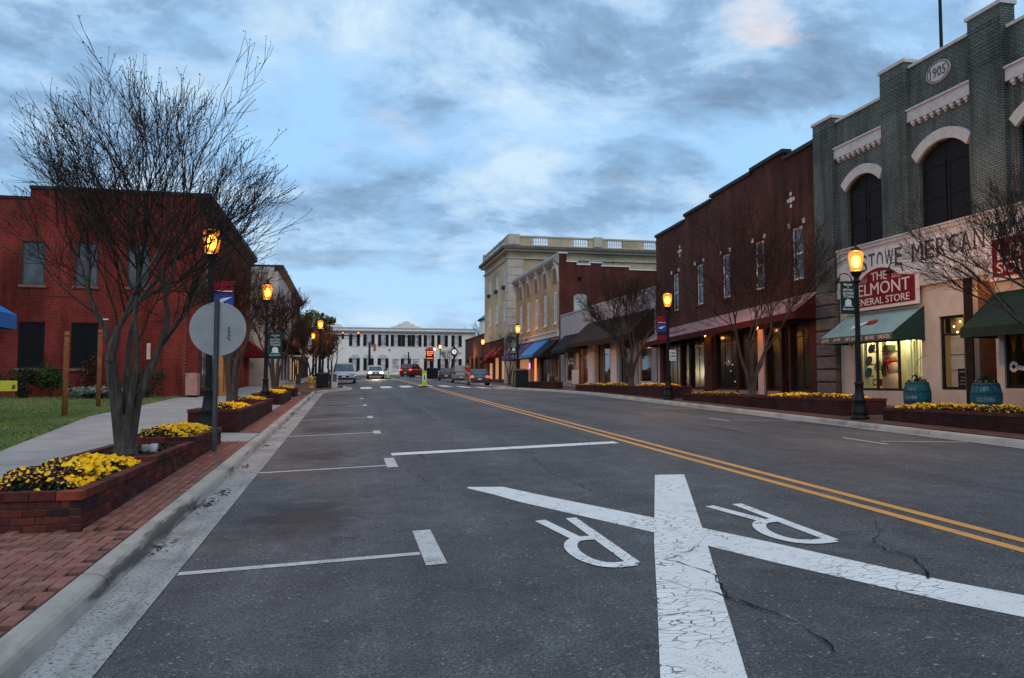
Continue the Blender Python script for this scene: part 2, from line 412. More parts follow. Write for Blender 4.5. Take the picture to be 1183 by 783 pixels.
walk_con = mat('walk_concrete', (.27,.27,.26), .85, .16, 1.4, .2, fine=45)
crack_m = mat('crack_dark', (.010,.010,.010), .95)  # plain dark colour for the road cracks
dirt_m = mat('bare_ground', (.07,.06,.045), .95)

# ---------------------------------------------------------------- ground sheet, road, kerbs
mb = MB()
ys = [-120,-40,-10,0,20,40,60,80,100,113,160,400,1200]; xs = [-900,-60,-20,0,10,20,45,900]
for a, b in zip(ys, ys[1:]):
    for c, d in zip(xs, xs[1:]):
        mb.quad(*[(x, y, g(y)*(1 if -900 < x < 900 else 1)-.55) for x, y in ((c,a),(d,a),(d,b),(c,b))])
structure(mb.build('ground', dirt_m))
KX0 = [(-12,-1.28),(46,-1.28),(47.5,-1.0),(49,-.2),(50.3,.25),(51.5,.4),(56,.4),(57.5,.2),(59,-.6),(61,-1.28),(104,-1.28)]
KX1 = [(-12,12.55),(46.5,12.55),(48,12.2),(50,11.0),(51.5,10.5),(57,10.5),(58.5,10.9),(60.5,12.1),(62,12.55),(104,12.55)]
def interp(T, y):
    for (a, p), (b, q) in zip(T, T[1:]):
        if a <= y <= b: return p+(q-p)*(y-a)/(b-a)
    return T[-1][1] if y > T[-1][0] else T[0][1]
ys = sorted(set([-12,-6]+list(range(0,104,4))+[104]+[int(t[0]*10)/10 for t in KX0+KX1]))
mb = MB()
for a, b in zip(ys, ys[1:]):
    rows = []
    for y in (a, b):
        l, r = interp(KX0, y), interp(KX1, y)
        xs = [l]+[l+(CROWN-l)*k/4 for k in range(1,4)]+[CROWN]+[CROWN+(r-CROWN)*k/4 for k in range(1,5)]
        rows.append([(x, y, road_z(x, y)) for x in xs])
    for i in range(8): mb.quad(rows[0][i], rows[0][i+1], rows[1][i+1], rows[1][i])
xs = [-60,-1.28,2,CROWN,9,12.55,60]
for a, b in ((104,113),(113,124)):
    for c, d in zip(xs, xs[1:]):
        mb.quad(*[(x, y, road_z(min(max(x,-1.28),12.55), y)) for x, y in ((c,a),(d,a),(d,b),(c,b))])
road = structure(mb.build('road', asphalt))
def on_road(pts, h): return [(x, y, road_z(x, y)+h) for x, y in pts]
def strip(name, mat_, poly, h=.004, sub=6):
    """flat marking: a quad subdivided along its first edge so that it lies on the crowned road"""
    (x0,y0),(x1,y1),(x2,y2),(x3,y3) = poly; m = MB()
    for i in range(sub):
        t, u = i/sub, (i+1)/sub
        m.quad(*on_road([(x0+(x1-x0)*t, y0+(y1-y0)*t),(x0+(x1-x0)*u, y0+(y1-y0)*u),(x3+(x2-x3)*u, y3+(y2-y3)*u),(x3+(x2-x3)*t, y3+(y2-y3)*t)], h))
    return m.build(name, mat_, road, org=(0,0,0))
ORG['road'] = (0,0,0)
for x in (5.16, 5.42):
    m = MB(); yy = [-10,-2]+list(range(0,104,6))+[104]
    for a, b in zip(yy, yy[1:]):
        k = 0 if a < 50 else -.012
        xa, xb_ = x+k*max(0,a-50), x+(-.012 if b > 50 else 0)*max(0,b-50)
        m.quad(*on_road([(xa-.055,a),(xa+.055,a),(xb_+.055,b),(xb_-.055,b)], .004))
    m.build('centre_line', yellow_paint, road)
def band(name, mat_, L_, R_, h):
    m = MB()
    for i in range(len(L_)-1):
        for k in range(3):
            P = lambda A, B, t: (A[0]+(B[0]-A[0])*t, A[1]+(B[1]-A[1])*t)
            m.quad(*on_road([P(L_[i],R_[i],k/3),P(L_[i],R_[i],(k+1)/3),P(L_[i+1],R_[i+1],(k+1)/3),P(L_[i+1],R_[i+1],k/3)], h))
    return m.build(name, mat_, road)
band('cross_stripe', white_paint, [(1.22,2.9),(1.54,3.71),(1.95,4.73),(2.58,6.32),(4.05,9.87)], [(1.67,2.9),(1.97,3.65),(2.53,5.03),(3.18,6.63),(4.42,9.76)], .008)
band('cross_stripe', white_paint, [(1.53,9.88),(1.95,9.72),(2.30,8.85),(3.05,7.15),(3.52,5.99),(4.02,4.67),(4.85,3.1)], [(1.50,9.80),(1.74,9.2),(1.92,8.63),(2.74,6.7),(3.2,5.45),(3.70,4.30),(4.45,2.9)], .004)
strip('stop_line', white_paint, [(.79,13.75),(4.95,13.75),(4.95,14.12),(.79,14.12)])
for k, (y, x1) in enumerate(((6.62,.62),(12.45,.66),(18.55,.68),(23.9,.68),(31.0,.68),(37.2,.68))):
    strip('bay_line', thin_white, [(-1.27,y-.055-.02),(x1,y-.04),(x1,y+.06),(-1.27,y+.05-.02)])
    t0, t1 = ((6.22,7.52),(12.2,13.4),(18.2,19.0),(23.6,24.5),(30.6,31.6),(36.8,37.9))[k]
    strip('bay_tick', thin_white, [(.63+.003*k,t0),(.63+.003*k,t1),(.80,t1),(.80,t0)], .006)
strip('bay_line', thin_white, [(10.6,13.9),(12.5,13.75),(12.5,13.85),(10.6,14.0)]); strip('bay_tick', thin_white, [(10.2,13.3),(10.2,14.7),(10.3,14.7),(10.3,13.3)])
strip('bay_line', thin_white, [(10.6,20.1),(12.5,20.0),(12.5,20.1),(10.6,20.2)]); strip('bay_tick', thin_white, [(10.2,19.6),(10.2,20.9),(10.3,20.9),(10.3,19.6)])
strip('bay_line', thin_white, [(10.6,26.4),(12.5,26.3),(12.5,26.4),(10.6,26.5)])
# two letters R painted to be read from the far side (rotated half a turn)
RS_ = (([(2.21,7.57),(2.19,5.77)],[(1.89,7.56),(2.01,6.69)],[(2.2,6.67),(2.01,6.69),(1.91,6.56),(1.85,6.34),(1.85,6.05),(1.92,5.82),(2.04,5.74),(2.19,5.77)]),
       ([(4.06,7.66),(4.02,5.93)],[(3.74,7.65),(3.89,6.8)],[(4.09,6.77),(3.89,6.8),(3.76,6.69),(3.66,6.45),(3.64,6.2),(3.7,5.99),(3.85,5.91),(4.02,5.93)]))
for strokes in RS_:
    m = MB(); n = 0
    for st in strokes:
        for _ in range(2 if len(st) > 2 else 0):
            q = [st[0]]
            for a, b in zip(st, st[1:]): q += [(a[0]*.75+b[0]*.25, a[1]*.75+b[1]*.25), (a[0]*.25+b[0]*.75, a[1]*.25+b[1]*.75)]
            st = q+[st[-1]]
        P = [Vector((*p, 0)) for p in st]; LR = []
        for i, p in enumerate(P):
            t = (P[min(i+1,len(P)-1)]-P[max(i-1,0)]).normalized(); nn = Vector((-t.y*.055, t.x*.075, 0)); LR.append(((p+nn).to_2d()[:], (p-nn).to_2d()[:]))
        for (a, b), (c, d) in zip(LR, LR[1:]): m.quad(*on_road([a, c, d, b], .0058+.0011*n))
        n += 1
    m.build('painted_letter', white_paint, road)
for i in range(9):                                                # zebra bars of the crossing
    x = .95+1.33*i
    if abs(x-5.3) < .3: continue
    strip('crossing_bar', white_paint, [(x,51.6),(x+.72,51.6),(x+.72,55.4),(x,55.4)], .006, 3)
for i in range(8):
    x = .2+1.4*i; strip('crossing_bar', thin_white, [(x,84.5),(x+.7,84.5),(x+.7,87.5),(x,87.5)], .006, 2)
def crack(pts, w):
    rnd = random.Random(len(pts)+int(pts[0][0]*100)); P = []
    for (x0,y0),(x1,y1) in zip(pts, pts[1:]):
        k = max(2, int(math.hypot(x1-x0,y1-y0)/.09))
        for i in range(k): P.append((x0+(x1-x0)*i/k+rnd.uniform(-.03,.03), y0+(y1-y0)*i/k+rnd.uniform(-.03,.03)))
    P.append(pts[-1]); m = MB(); n = len(P); W = [.78*w*rnd.uniform(.1,1.4)*(1-.75*i/n) for i in range(n)]
    for i in range(n-1):
        dx, dy = P[i+1][0]-P[i][0], P[i+1][1]-P[i][1]; l = math.hypot(dx,dy)+1e-6; nx, ny = -dy/l, dx/l
        a, b = W[i]/2, W[i+1]/2
        m.quad(*on_road([(P[i][0]+nx*a,P[i][1]+ny*a),(P[i+1][0]+nx*b,P[i+1][1]+ny*b),(P[i+1][0]-nx*b,P[i+1][1]-ny*b),(P[i][0]-nx*a,P[i][1]-ny*a)], .0135))
    return m.build('road_crack', crack_m, road)
crack([(2.55,3.72),(2.62,4.2),(2.45,4.75),(2.62,5.3),(2.45,5.75),(2.9,6.1)], .028)
crack([(2.45,4.75),(2.2,5.3)], .012)
crack([(3.95,4.75),(4.22,5.2),(4.2,5.7),(4.62,6.1),(4.85,6.5)], .022); crack([(4.62,6.1),(4.1,6.1),(3.6,5.9)], .012); crack([(4.22,5.2),(4.6,5.0),(4.9,4.7)], .012)
crack([(1.25,13.75),(1.3,12.9),(1.55,12.3)], .02); crack([(-.6,9.75),(.3,10.0),(1.2,10.2),(2.2,10.25),(3.6,10.9),(4.9,11.1)], .012)
crack([(.9,11.8),(1.1,10.4),(1.2,9.2)], .012); crack([(6.5,9.5),(8.0,10.2),(9.6,10.1)], .012)

crack([(7.2,6.2),(7.6,7.4),(7.5,8.9),(7.9,10.4),(7.8,12.2)], .014); crack([(2.9,8.9),(2.8,10.6),(3.0,12.6),(2.85,14.6),(3.05,17.5),(2.9,21.0)], .012)
crack([(3.15,4.3),(3.5,4.15),(3.75,3.8),(4.1,3.7)], .012); crack([(4.62,6.1),(4.95,5.8),(5.05,5.4)], .010); crack([(-.9,15.9),(.4,16.1),(1.8,15.8),(3.6,16.2),(5.0,16.0)], .011)
tar_m = mat('tar_seal', (.022,.022,.023), .5, .3, 6, .2, spec=.3)
for pts in ([(2.55,22.0),(2.62,27.0),(2.5,33.0),(2.6,41.0),(2.55,49.0)], [(8.6,16.0),(8.7,22.0),(8.62,30.0),(8.7,40.0)]):
    m = MB(); rnd = random.Random(5); prev = None; n = 60
    for i in range(n+1):
        f = i/n*(len(pts)-1); k = min(int(f), len(pts)-2); u = f-k; x = pts[k][0]+(pts[k+1][0]-pts[k][0])*u+rnd.uniform(-.03,.03); y = pts[k][1]+(pts[k+1][1]-pts[k][1])*u; w = rnd.uniform(.02,.055)
        if prev: m.quad(*on_road([(prev[0]-prev[2],prev[1]),(prev[0]+prev[2],prev[1]),(x+w,y),(x-w,y)], .0035))
        prev = (x, y, w)
    m.build('tar_seam', tar_m, road)
def kerb(side):                                                   # gutter sheet and separate kerb stones along both sides
    T = KX0 if side < 0 else KX1
    def xy(y, o): return interp(T, y)+side*o
    def rz0(y): return road_z(interp(T, y), y)
    gm = MB(); yl = sorted(set([-12+2*i for i in range(58)]+[104]+[t[0] for t in T]))
    gp = [(0,.006),(.30,.0),(.40,-.012)]
    for a, b in zip(yl, yl[1:]):
        for (o0,h0),(o1,h1) in zip(gp, gp[1:]):
            gm.quad((xy(a,o0),a,rz0(a)+h0),(xy(b,o0),b,rz0(b)+h0),(xy(b,o1),b,rz0(b)+h1),(xy(a,o1),a,rz0(a)+h1))
    structure(gm.build('gutter', gutter_con))
    root = structure(bpy.data.objects.new('kerb', None)); lk(root); ORG[root.name] = (0,0,0)
    kp = [(.385,-.05),(.40,.0),(.425,.06),(.445,.085),(.475,.100),(.51,.106),(.59,.112),(.59,-.1)]
    y = -12.0
    while y < 103.9:
        e = min(104, y+3.05); n = 1 if (e < 44 or y > 63) else 5; m = MB()
        prev = None
        for i in range(n+1):
            t = y+.012+(e-y-.024)*i/n; cur = [(xy(t,o), t, rz0(t)+h) for o, h in kp]
            if prev: m.loops(prev, cur, cap=False)
            prev = cur
            if i in (0, n): m.add(cur, [tuple(range(len(cur)))])
        m.build('kerb_stone', kerb_con, root); y = e
    return root
kerb(-1); kerb(1)

# pavements
def sheet(name, mat_, edgeA, edgeB, zf, ylist, h=0., n=4, parent=None):
    m = MB()
    for a, b in zip(ylist, ylist[1:]):
        for i in range(n):
            q = []
            for y, k in ((a,i),(a,i+1),(b,i+1),(b,i)):
                A, B = edgeA(y), edgeB(y); x = A+(B-A)*k/n; q.append((x, y, zf(x, y)+h))
            m.quad(*q)
    return m.build(name, mat_, parent)
lawn_T = [(-12,-4.6),(8,-4.95),(14.9,-5.78),(24,-7.1),(37.9,-7.35)]
def kl(y): return interp(KX0, y)-.585
def kr(y): return interp(KX1, y)+.585
yl = list(range(-12,104,2))+[104]
structure(sheet('pavement_bed', mat('sand_joint', (.06,.05,.045), .95), lambda y: kl(y), lambda y: -6.4, zl, sorted(set(yl+[47,49,51,57,59,61])), -.022))
structure(sheet('pavement', mat('brick_pavement', (.10,.055,.045), .85, .25, 3), lambda y: kr(y), lambda y: xb(y)-.02, zr, sorted(set(yl+[47,49,51,57,59,61,27])), 0.))
walk = structure(bpy.data.objects.new('footpath', None)); lk(walk); ORG['footpath'] = (0,0,0)
y = -11.0; k = 0
while y < 103:                                                    # concrete slabs with open joints
    e = min(103.9, y+1.85)
    x1 = lambda yy: -3.62 if 8 <= yy < 102 else (-3.62)
    m = MB(); A = []
    for zt in (-.03, .0):
        for (yy, side) in ((y+.012,0),(y+.012,1),(e-.012,1),(e-.012,0)):
            x = -3.62 if side else interp(lawn_T, yy) if yy < 38 else -6.55
            A.append((x, yy, zl(x, yy)+zt+random.uniform(-.002,.002)))
    m.hexa(A); m.build('slab', walk_con, walk); y = e
# red clay pavers: herringbone in the open corner, stretcher courses beside the planters
paver_m = [mat('paver_%s' % n, c, .9, .25, 7, .3) for n, c in (('red', (.20,.085,.066)), ('rose', (.235,.105,.084)), ('brown', (.17,.076,.060)))]
pav = structure(bpy.data.objects.new('brick_paving', None)); lk(pav); ORG['brick_paving'] = (0,0,0)
cells = []
def add_paver(cx, cy, lx, ly, rot):
    cells.append((cx, cy, lx, ly, rot))
def inside_front(x, y): return -4.6 < x < -1.94 and 5.02 < y < 7.93
hw = .098; hl = .198
for i in range(-70, 70):                                          # herringbone lattice: pairs of pavers stepping diagonally
    for j in range(-45, 45):
        u = i*.1 + j*.2; v = i*.1 - j*.2
        for (du, dv, a, b) in ((.1, .05, hl, hw), (.05, .2, hw, hl)):
            lu, lv = u+du, v+dv
            x = -3.2 + lu; yv = 6.7 + lv
            if inside_front(x, yv): add_paver(x, yv, a, b, 0)
y = 8.1; row = 0
c0 = -1.937
for r in range(5):
    y = 8.0+(.1 if r % 2 else 0)
    while y < 42:
        if not (16.45 < y < 18.6): add_paver(c0-.1*r-.0, y+.1, hw, hl, 0)
        y += .2
cells.sort(key=lambda c: c[0]**2+c[1]**2)
rnd = random.Random(3); big = {k: MB() for k in range(3)}
base_me = {}
for i, (x, y, a, b, r) in enumerate(cells):
    z = zl(x, y)+rnd.uniform(-.003,.003); k = rnd.choice((0,0,1,1,2))
    if i < 300:
        key = (a > b, k)
        if key not in base_me:
            m = MB(); A, B = a/2-.003, b/2-.003
            lo = [(-A,-B,-.03),(A,-B,-.03),(A,B,-.03),(-A,B,-.03)]; mi = [(-A,-B,-.004),(A,-B,-.004),(A,B,-.004),(-A,B,-.004)]; s_ = .005
            hi = [(-A+s_,-B+s_,.0),(A-s_,-B+s_,.0),(A-s_,B-s_,.0),(-A+s_,B-s_,.0)]
            m.loops(lo, mi, cap=False); m.loops(mi, hi, cap=False); m.add(hi, [(0,1,2,3)])
            o = m.build('paver', paver_m[k], pav); base_me[key] = o; o.location = (x, y, z)
        else:
            o = bpy.data.objects.new('paver', base_me[key].data); lk(o); o.parent = pav; o.location = (x, y, z)
        o.rotation_euler = (rnd.uniform(-.015,.015), S_+rnd.uniform(-.015,.015)*0, rnd.uniform(-.02,.02))
        o.rotation_euler[0] += S_; o.rotation_euler[1] = rnd.uniform(-.012,.012)
    else:
        A, B = a/2-.004, b/2-.004
        q = [(x-A,y-B,zl(x,y-B)+rnd.uniform(-.003,.003)),(x+A,y-B,zl(x,y-B)+rnd.uniform(-.003,.003)),(x+A,y+B,zl(x,y+B)),(x-A,y+B,zl(x,y+B))]
        big[k].loops([(p[0],p[1],p[2]-.03) for p in q], q)
vall = MB()
for k in range(3):
    vall = big[k]
    vall.build('paver', paver_m[k], pav, kind='stuff')
m = MB(); q = [(x, y, zl(x, y)) for x, y in ((-3.58,16.5),(-1.91,16.5),(-1.91,18.55),(-3.58,18.55))]
m.loops([(a,b,c-.05) for a,b,c in q], q); m.build('slab', walk_con, walk)
m = MB(); q = [(x, y, zl(x, y)+.004) for x, y in ((-5.2,3.6),(-1.91,3.6),(-1.91,4.97),(-5.2,4.97))]
m.loops([(a,b,c-.05) for a,b,c in q], q); m.build('slab', walk_con, walk)
for a, b in ((27.2,31.1),(36.6,38.4),(41.4,44.5)):
    m = MB(); q = [(x, y, zl(x, y)) for x, y in ((-3.58,a),(-2.43,a),(-2.43,b),(-3.58,b))]
    m.loops([(p[0],p[1],p[2]-.05) for p in q], q); m.build('slab', walk_con, walk)
structure(sheet('pavement', MATS['brick_pavement'], kl, lambda y: -3.6, zl, [44.5,46,47,48,49,50,51,53,56,57,58,59,60,61,65,70,80,90,104], .002))
# lawn
m = MB(); yl2 = list(range(-12,38,2))+[37.9]
for a, b in zip(yl2, yl2[1:]):
    for i in range(5):
        q = []
        for y, k in ((a,i),(a,i+1),(b,i+1),(b,i)):
            A = interp(lawn_T, y); x = A+(-30-A)*k/5; q.append((x, y, zl(A, y)+.02))
        m.quad(*q)
def lawn_mat():
    m_, nt, b = _nt('lawn_soil'); p = pos(nt)
    c = rmp(nt, nz(nt, p, .8, 6, .6), [(.35, (.045,.06,.018)), (.5, (.07,.085,.03)), (.64, (.13,.11,.055))])
    nt.links.new(c, b.inputs['Base Color']); setin(b, Roughness=.95); return m_
structure(m.build('lawn', lawn_mat()))
def grass_mat():
    m_, nt, b = _nt('grass_blade'); p = pos(nt)
    c = rmp(nt, mth(nt, 'ADD', mth(nt, 'MULTIPLY', nz(nt, p, .7, 5, .6), .6), mth(nt, 'MULTIPLY', nz(nt, p, 14, 2), .4)), [(.34, (.04,.10,.012)), (.48, (.095,.175,.03)), (.60, (.18,.21,.06)), (.72, (.27,.23,.10))])
    nt.links.new(c, b.inputs['Base Color']); setin(b, Roughness=.8); return m_
m = MB(); rnd = random.Random(5); cnt = 0
while cnt < 60000:
    y = 8.5+29.3*rnd.random()**1.2; A = interp(lawn_T, y); far = -(y*.47+1.5); 
    x = A-.02-rnd.random()*max(.1, (A-far))
    if rnd.random() < .02: x = A+rnd.uniform(-.04,.07)
    z = zl(A, y)+.018; hgt = rnd.uniform(.025,.07)*(1+.4*math.sin(x*2.1+y)*math.cos(y*1.3)); a = rnd.uniform(0, 6.28); w = rnd.uniform(.004,.008)*(1+y/25)
    dx, dy = math.cos(a)*w, math.sin(a)*w; lx, ly = rnd.uniform(-.03,.03), rnd.uniform(-.03,.03)
    m.add([(x-dx,y-dy,z),(x+dx,y+dy,z),(x+lx,y+ly,z+hgt)], [(0,1,2)]); cnt += 1
o = m.build('grass', grass_mat()); o['kind'] = 'stuff'
# ---------------------------------------------------------------- planters and flowers
soil = mat('soil', (.035,.028,.022), .95, .4, 18, .6)
def mulch(mb, x0, x1, y0, y1, z, rnd, n, s=.035):
    for _ in range(n):
        x, y = rnd.uniform(x0,x1), rnd.uniform(y0,y1); a = rnd.uniform(0,6.28); l = rnd.uniform(.4,1.2)*s; w = l*.45
        c, d = math.cos(a), math.sin(a); t = rnd.uniform(-.3,.3)*l
        mb.quad((x-c*l+d*w,y-d*l-c*w,z+.008-t),(x+c*l+d*w,y+d*l-c*w,z+.008+t),(x+c*l-d*w,y+d*l+c*w,z+.016+t),(x-c*l-d*w,y-d*l+c*w,z+.016-t))
brick_c = [mat('planter_brick_%s' % n, c, .85, .3, 9, .35, fine=90) for n, c in (('maroon', (.085,.022,.020)), ('plum', (.055,.020,.020)), ('red', (.125,.030,.022)), ('char', (.032,.018,.018)), ('bright', (.22,.045,.028)))]
mortar = mat('mortar', (.11,.085,.075), .95, .25, 12)
planter_brick = brick_mat('planter_brick', (.070,.019,.016), (.038,.014,.013), (.042,.027,.024))
cap_m = mat('brick_cap', (.085,.028,.025), .85, .35, 6, .3)
PX0, PX1 = -3.52, -2.40
def detailed_planter():
    t = thing('brick_planter', 'stepped brick planter with tree in its middle bed beside the round sign', 'planter', (-2.96, 8.0, .24))
    rnd = random.Random(11); shared = {}
    def brick(x0, x1, y0, y1, z0, z1, k):
        key = (round(x1-x0,3), round(y1-y0,3), round(z1-z0,3), k); c = ((x0+x1)/2, (y0+y1)/2, (z0+z1)/2)
        if key not in shared:
            a, b, h = (x1-x0)/2, (y1-y0)/2, (z1-z0)/2; e = .004; m = MB()
            def ring(z, i): return [(-a+i,-b+i,z),(a-i,-b+i,z),(a-i,b-i,z),(-a+i,b-i,z)]
            r = [ring(-h, e), ring(-h+e, 0), ring(h-e, 0), ring(h, e)]
            for p, q in zip(r, r[1:]): m.loops(p, q, cap=False)
            m.add(r[3], [(0,1,2,3)])
            o = m.build('brick', brick_c[k], t, org=(0,0,0)); shared[key] = o.data
        else:
            o = bpy.data.objects.new('brick', shared[key]); lk(o); o.parent = t
        o.location = (c[0]+2.96, c[1]-8.0, c[2]-.24); o.rotation_euler = (rnd.uniform(-.01,.01), rnd.uniform(-.01,.01), rnd.uniform(-.012,.012))
    pick = lambda: rnd.choice((0,0,0,1,1,2,2,3))
    core = MB(); far = MB()
    for bi, (y0, y1, top) in enumerate(((8.0,10.9,.585),(10.9,13.55,.640),(13.55,16.3,.705))):
        zlow = zl(PX1, y0)-.02; ct = top-.085
        core.box(PX0+.015, PX1-.014, y0+.014+(.002 if bi else 0), y1-.002, zlow-.1, ct-.004)
        nrow = int((ct-zlow)/.073)+1
        for r in range(nrow):
            z1 = ct-.006-r*.073; z0 = z1-.062
            u = y0+(.0 if r % 2 else .105)
            us = [y0]+[u+.21*k for k in range(1, 40) if y0+.05 < u+.21*k < y1-.02]+[y1]
            for a, b in zip(us, us[1:]):
                if z1 < zl(PX1, (a+b)/2)+.01: continue
                brick(PX1-.09, PX1+rnd.uniform(-.002,.003), a+.005, b-.005, z0, z1, pick())
            if bi == 0:
                v = PX0-.21+(.0 if r % 2 else .105); vs = [PX0]+[v+.21*k for k in range(1, 12) if PX0+.05 < v+.21*k < PX1-.12]+[PX1-.094]
                for a, b in zip(vs, vs[1:]): brick(a+.005, b-.005, y0+rnd.uniform(-.003,.002), y0+.09, z0, z1, pick())
        n = round((y1-y0-.11)/.21); w = (y1-y0-.11)/n
        for k in range(n): brick(PX1-.115, PX1+.014, y0+.11+w*k+.004, y0+.11+w*(k+1)-.004, ct, top, pick())
        nx = 5; wx = (PX1+.014-PX0)/nx
        for k in range(nx): brick(PX0+wx*k+.004, PX0+wx*(k+1)-.004, y0-.014, y0+.105, ct, top, 4 if (bi == 0 and k == nx-1) else pick())
        far.box(PX0-.01, PX0+.11, y0+.11, y1-.12, ct, top); far.box(PX0-.01, PX1-.12, y1-.115, y1-.005, ct, top)
    far.build('rear_coping', cap_m, t); core.build('core', mortar, t)
    for bi, (y0, y1, top) in enumerate(((8.0,10.9,.585),(10.9,13.55,.640),(13.55,16.3,.705))):
        m = MB(); mulch(m, PX0+.11, PX1-.12, y0+.1, y1-.12, top-.05, rnd, 900 if bi == 1 else 200)
        m.box(PX0+.1, PX1-.105, y0+.1, y1-.11, top-.12, top-.05)
        m.build('mulch', soil, t, kind='stuff')
    return t
detailed_planter()
def plain_planter(label, boxes, x0=PX0, x1=PX1, gz=zl, group='brick planters along the kerbs', bm=None, capm=None):
    y0 = boxes[0][0]; t = thing('brick_planter', label, 'planter', ((x0+x1)/2, y0, gz((x0+x1)/2, y0)), group)
    w = MB(); c = MB(); s = MB(); rnd = random.Random(int(y0*10))
    for (a, b, top) in boxes:
        zb = min(gz(x0, a), gz(x1, a))-.1; e = 0.0 if a == y0 else .003
        w.box(x0, x1, a+e, b, zb, top-.07)
        for p in ((x0-.015,x0+.13,a-.015+e,b-.132),(x1-.13,x1+.015,a-.015+e,b-.132),(x0+.131,x1-.131,a-.0152+e,a+.13),(x0-.015,x1+.015,b-.13,b-.001)): c.box(*p, top-.07, top)
        s.box(x0+.12, x1-.12, a+.12, b-.12, top-.16, top-.05); mulch(s, x0+.15, x1-.15, a+.15, b-.15, top-.045, rnd, 260)
    w.build('planter_wall', bm or planter_brick, t); c.build('coping', capm or cap_m, t); s.build('soil', soil, t)
    return t
plain_planter('brick planter behind the black lamp post with the second street tree', ((18.95,22.6,.97),(22.6,25.4,1.0),(25.4,27.2,1.05)))
plain_planter('brick planter of yellow pansies beyond the green banner lamp', ((31.2,34.2,1.16),(34.2,36.5,1.2)))
plain_planter('farthest brick planter on the footpath side before the crossing', ((38.5,41.3,1.3),))
RG = 'low brick planters on the shop side'
plain_planter('low brick planter of yellow pansies in front of the two teal barrels', ((11.0,18.0,.93),), 13.75, 15.1, zr, RG)
plain_planter('low brick planter between the first two shop-side lamps at the bare tree', ((19.6,30.4,1.13),), 13.75, 15.1, zr, RG)
plain_planter('low brick planter in front of the white shop with brown awning', ((32.4,46.0,1.42),), 13.75, 15.1, zr, RG)
plain_planter('low brick planter by the lamp with the dark bin', ((51.5,60.0,1.62),), 13.2, 14.5, zr, RG)

leaf_g = mat('pansy_leaf', (.035,.070,.018), .7, .4, 14, 0)
pet_y = mat('pansy_yellow', (.85,.50,.012), .6, .15, 20, 0); pet_o = mat('pansy_amber', (.80,.34,.01), .6, .15, 20, 0); pet_d = mat('pansy_dark', (.045,.012,.02), .6, .3, 20, 0)
def pansies(name, label, x0, x1, y0, y1, z, nf, nl, dark=0., fs=.032, mound=.13, group=None, seed=0, darkside=0):
    rnd = random.Random(seed+int(y0*7)); org = ((x0+x1)/2, (y0+y1)/2, z)
    V = []; Fc = []; MI = []
    def hgt(x, y):
        u = (x-x0)/(x1-x0)*2-1; v = (y-y0)/(y1-y0)*2-1
        return z+mound*math.sqrt(max(0, (1-abs(u)**4)*(1-abs(v)**6)))*(.8+.2*math.sin(x*9)*math.cos(y*7))
    for _ in range(nl):
        x, y = rnd.uniform(x0,x1), rnd.uniform(y0,y1); h = hgt(x,y)-rnd.random()*.05; a = rnd.uniform(0,6.28); l = rnd.uniform(.018,.04); c, s = math.cos(a)*l, math.sin(a)*l
        n = len(V); V += [(x-c,y-s,h),(x+s*.5,y-c*.5,h+.008),(x+c,y+s,h+rnd.uniform(-.02,.03)),(x-s*.5,y+c*.5,h+.008)]; Fc.append((n,n+1,n+2,n+3)); MI.append(0)
    for _ in range(nf):
        x, y = rnd.uniform(x0,x1), rnd.uniform(y0,y1); v = (y-y0)/(y1-y0)
        dk = dark > 0 and ((x-x0)/(x1-x0)*.9 + (v-.5)*.9 + rnd.uniform(-.12,.12)) < dark
        f = fs*rnd.choice((.7,.9,1.0,1.25))*rnd.uniform(.85,1.15)*(.72 if dk else 1); h = hgt(x,y)+rnd.uniform(.0,.03)
        N = Vector((rnd.gauss(.05,.45), rnd.gauss(-.35,.45), 1.0)).normalized(); A = N.orthogonal().normalized(); B = N.cross(A); ph = rnd.uniform(0,6.28)
        amb_ = rnd.random() < .22; n = len(V); C = Vector((x,y,h)); V.append(tuple(C-N*f*.25))
        for k in range(10):
            r = f*(1.0 if k % 2 else .72); q = C+A*(r*math.cos(ph+k*.628))+B*(r*math.sin(ph+k*.628))+N*rnd.uniform(-.15,.15)*f; V.append(tuple(q))
        for k in range(10): Fc.append((n, n+1+k, n+1+(k+1)%10)); MI.append(2 if dk and k in (0,1,2,3,4,5) else (3 if amb_ else 1))
        if dk:
            n = len(V); 
            for k in range(4): V.append(tuple(C+A*(f*1.25*math.cos(k*1.57))+B*(f*1.25*math.sin(k*1.57))-N*f*.45))
            Fc.append((n,n+1,n+2,n+3)); MI.append(2)
    me = bpy.data.meshes.new(name); me.from_pydata([(a-org[0],b-org[1],c-org[2]) for a,b,c in V], [], Fc)
    for m in (leaf_g, pet_y, pet_d, pet_o): me.materials.append(m)
    me.polygons.foreach_set('material_index', MI); me.update()
    o = bpy.data.objects.new(name, me); lk(o); o.location = org; o['kind'] = 'stuff'; o['label'] = label
    return o
pansies('pansies', 'yellow and dark pansies in the nearest brick planter', -3.42, -2.53, 8.1, 10.75, .53, 820, 3200, .50, .043, .18)
pansies('pansies', 'yellow pansies in the upper bed behind the tree', -3.42, -2.53, 13.7, 16.1, .655, 640, 2200, .25, .042, .16)
pansies('pansies', 'yellow pansies in the planter behind the lamp post', -3.4, -2.53, 19.1, 22.4, .93, 420, 1500, .5, .04, .12)
pansies('pansies', 'yellow pansies beside the second street tree', -3.4, -2.53, 25.6, 27.0, 1.0, 260, 500, .25, .045, .12)
pansies('pansies', 'yellow pansies beyond the green banner lamp', -3.4, -2.53, 31.4, 36.3, 1.12, 420, 900, .3, .05, .14)
pansies('pansies', 'yellow pansies in the farthest footpath planter', -3.4, -2.53, 38.7, 41.2, 1.24, 200, 400, .2, .06, .14)
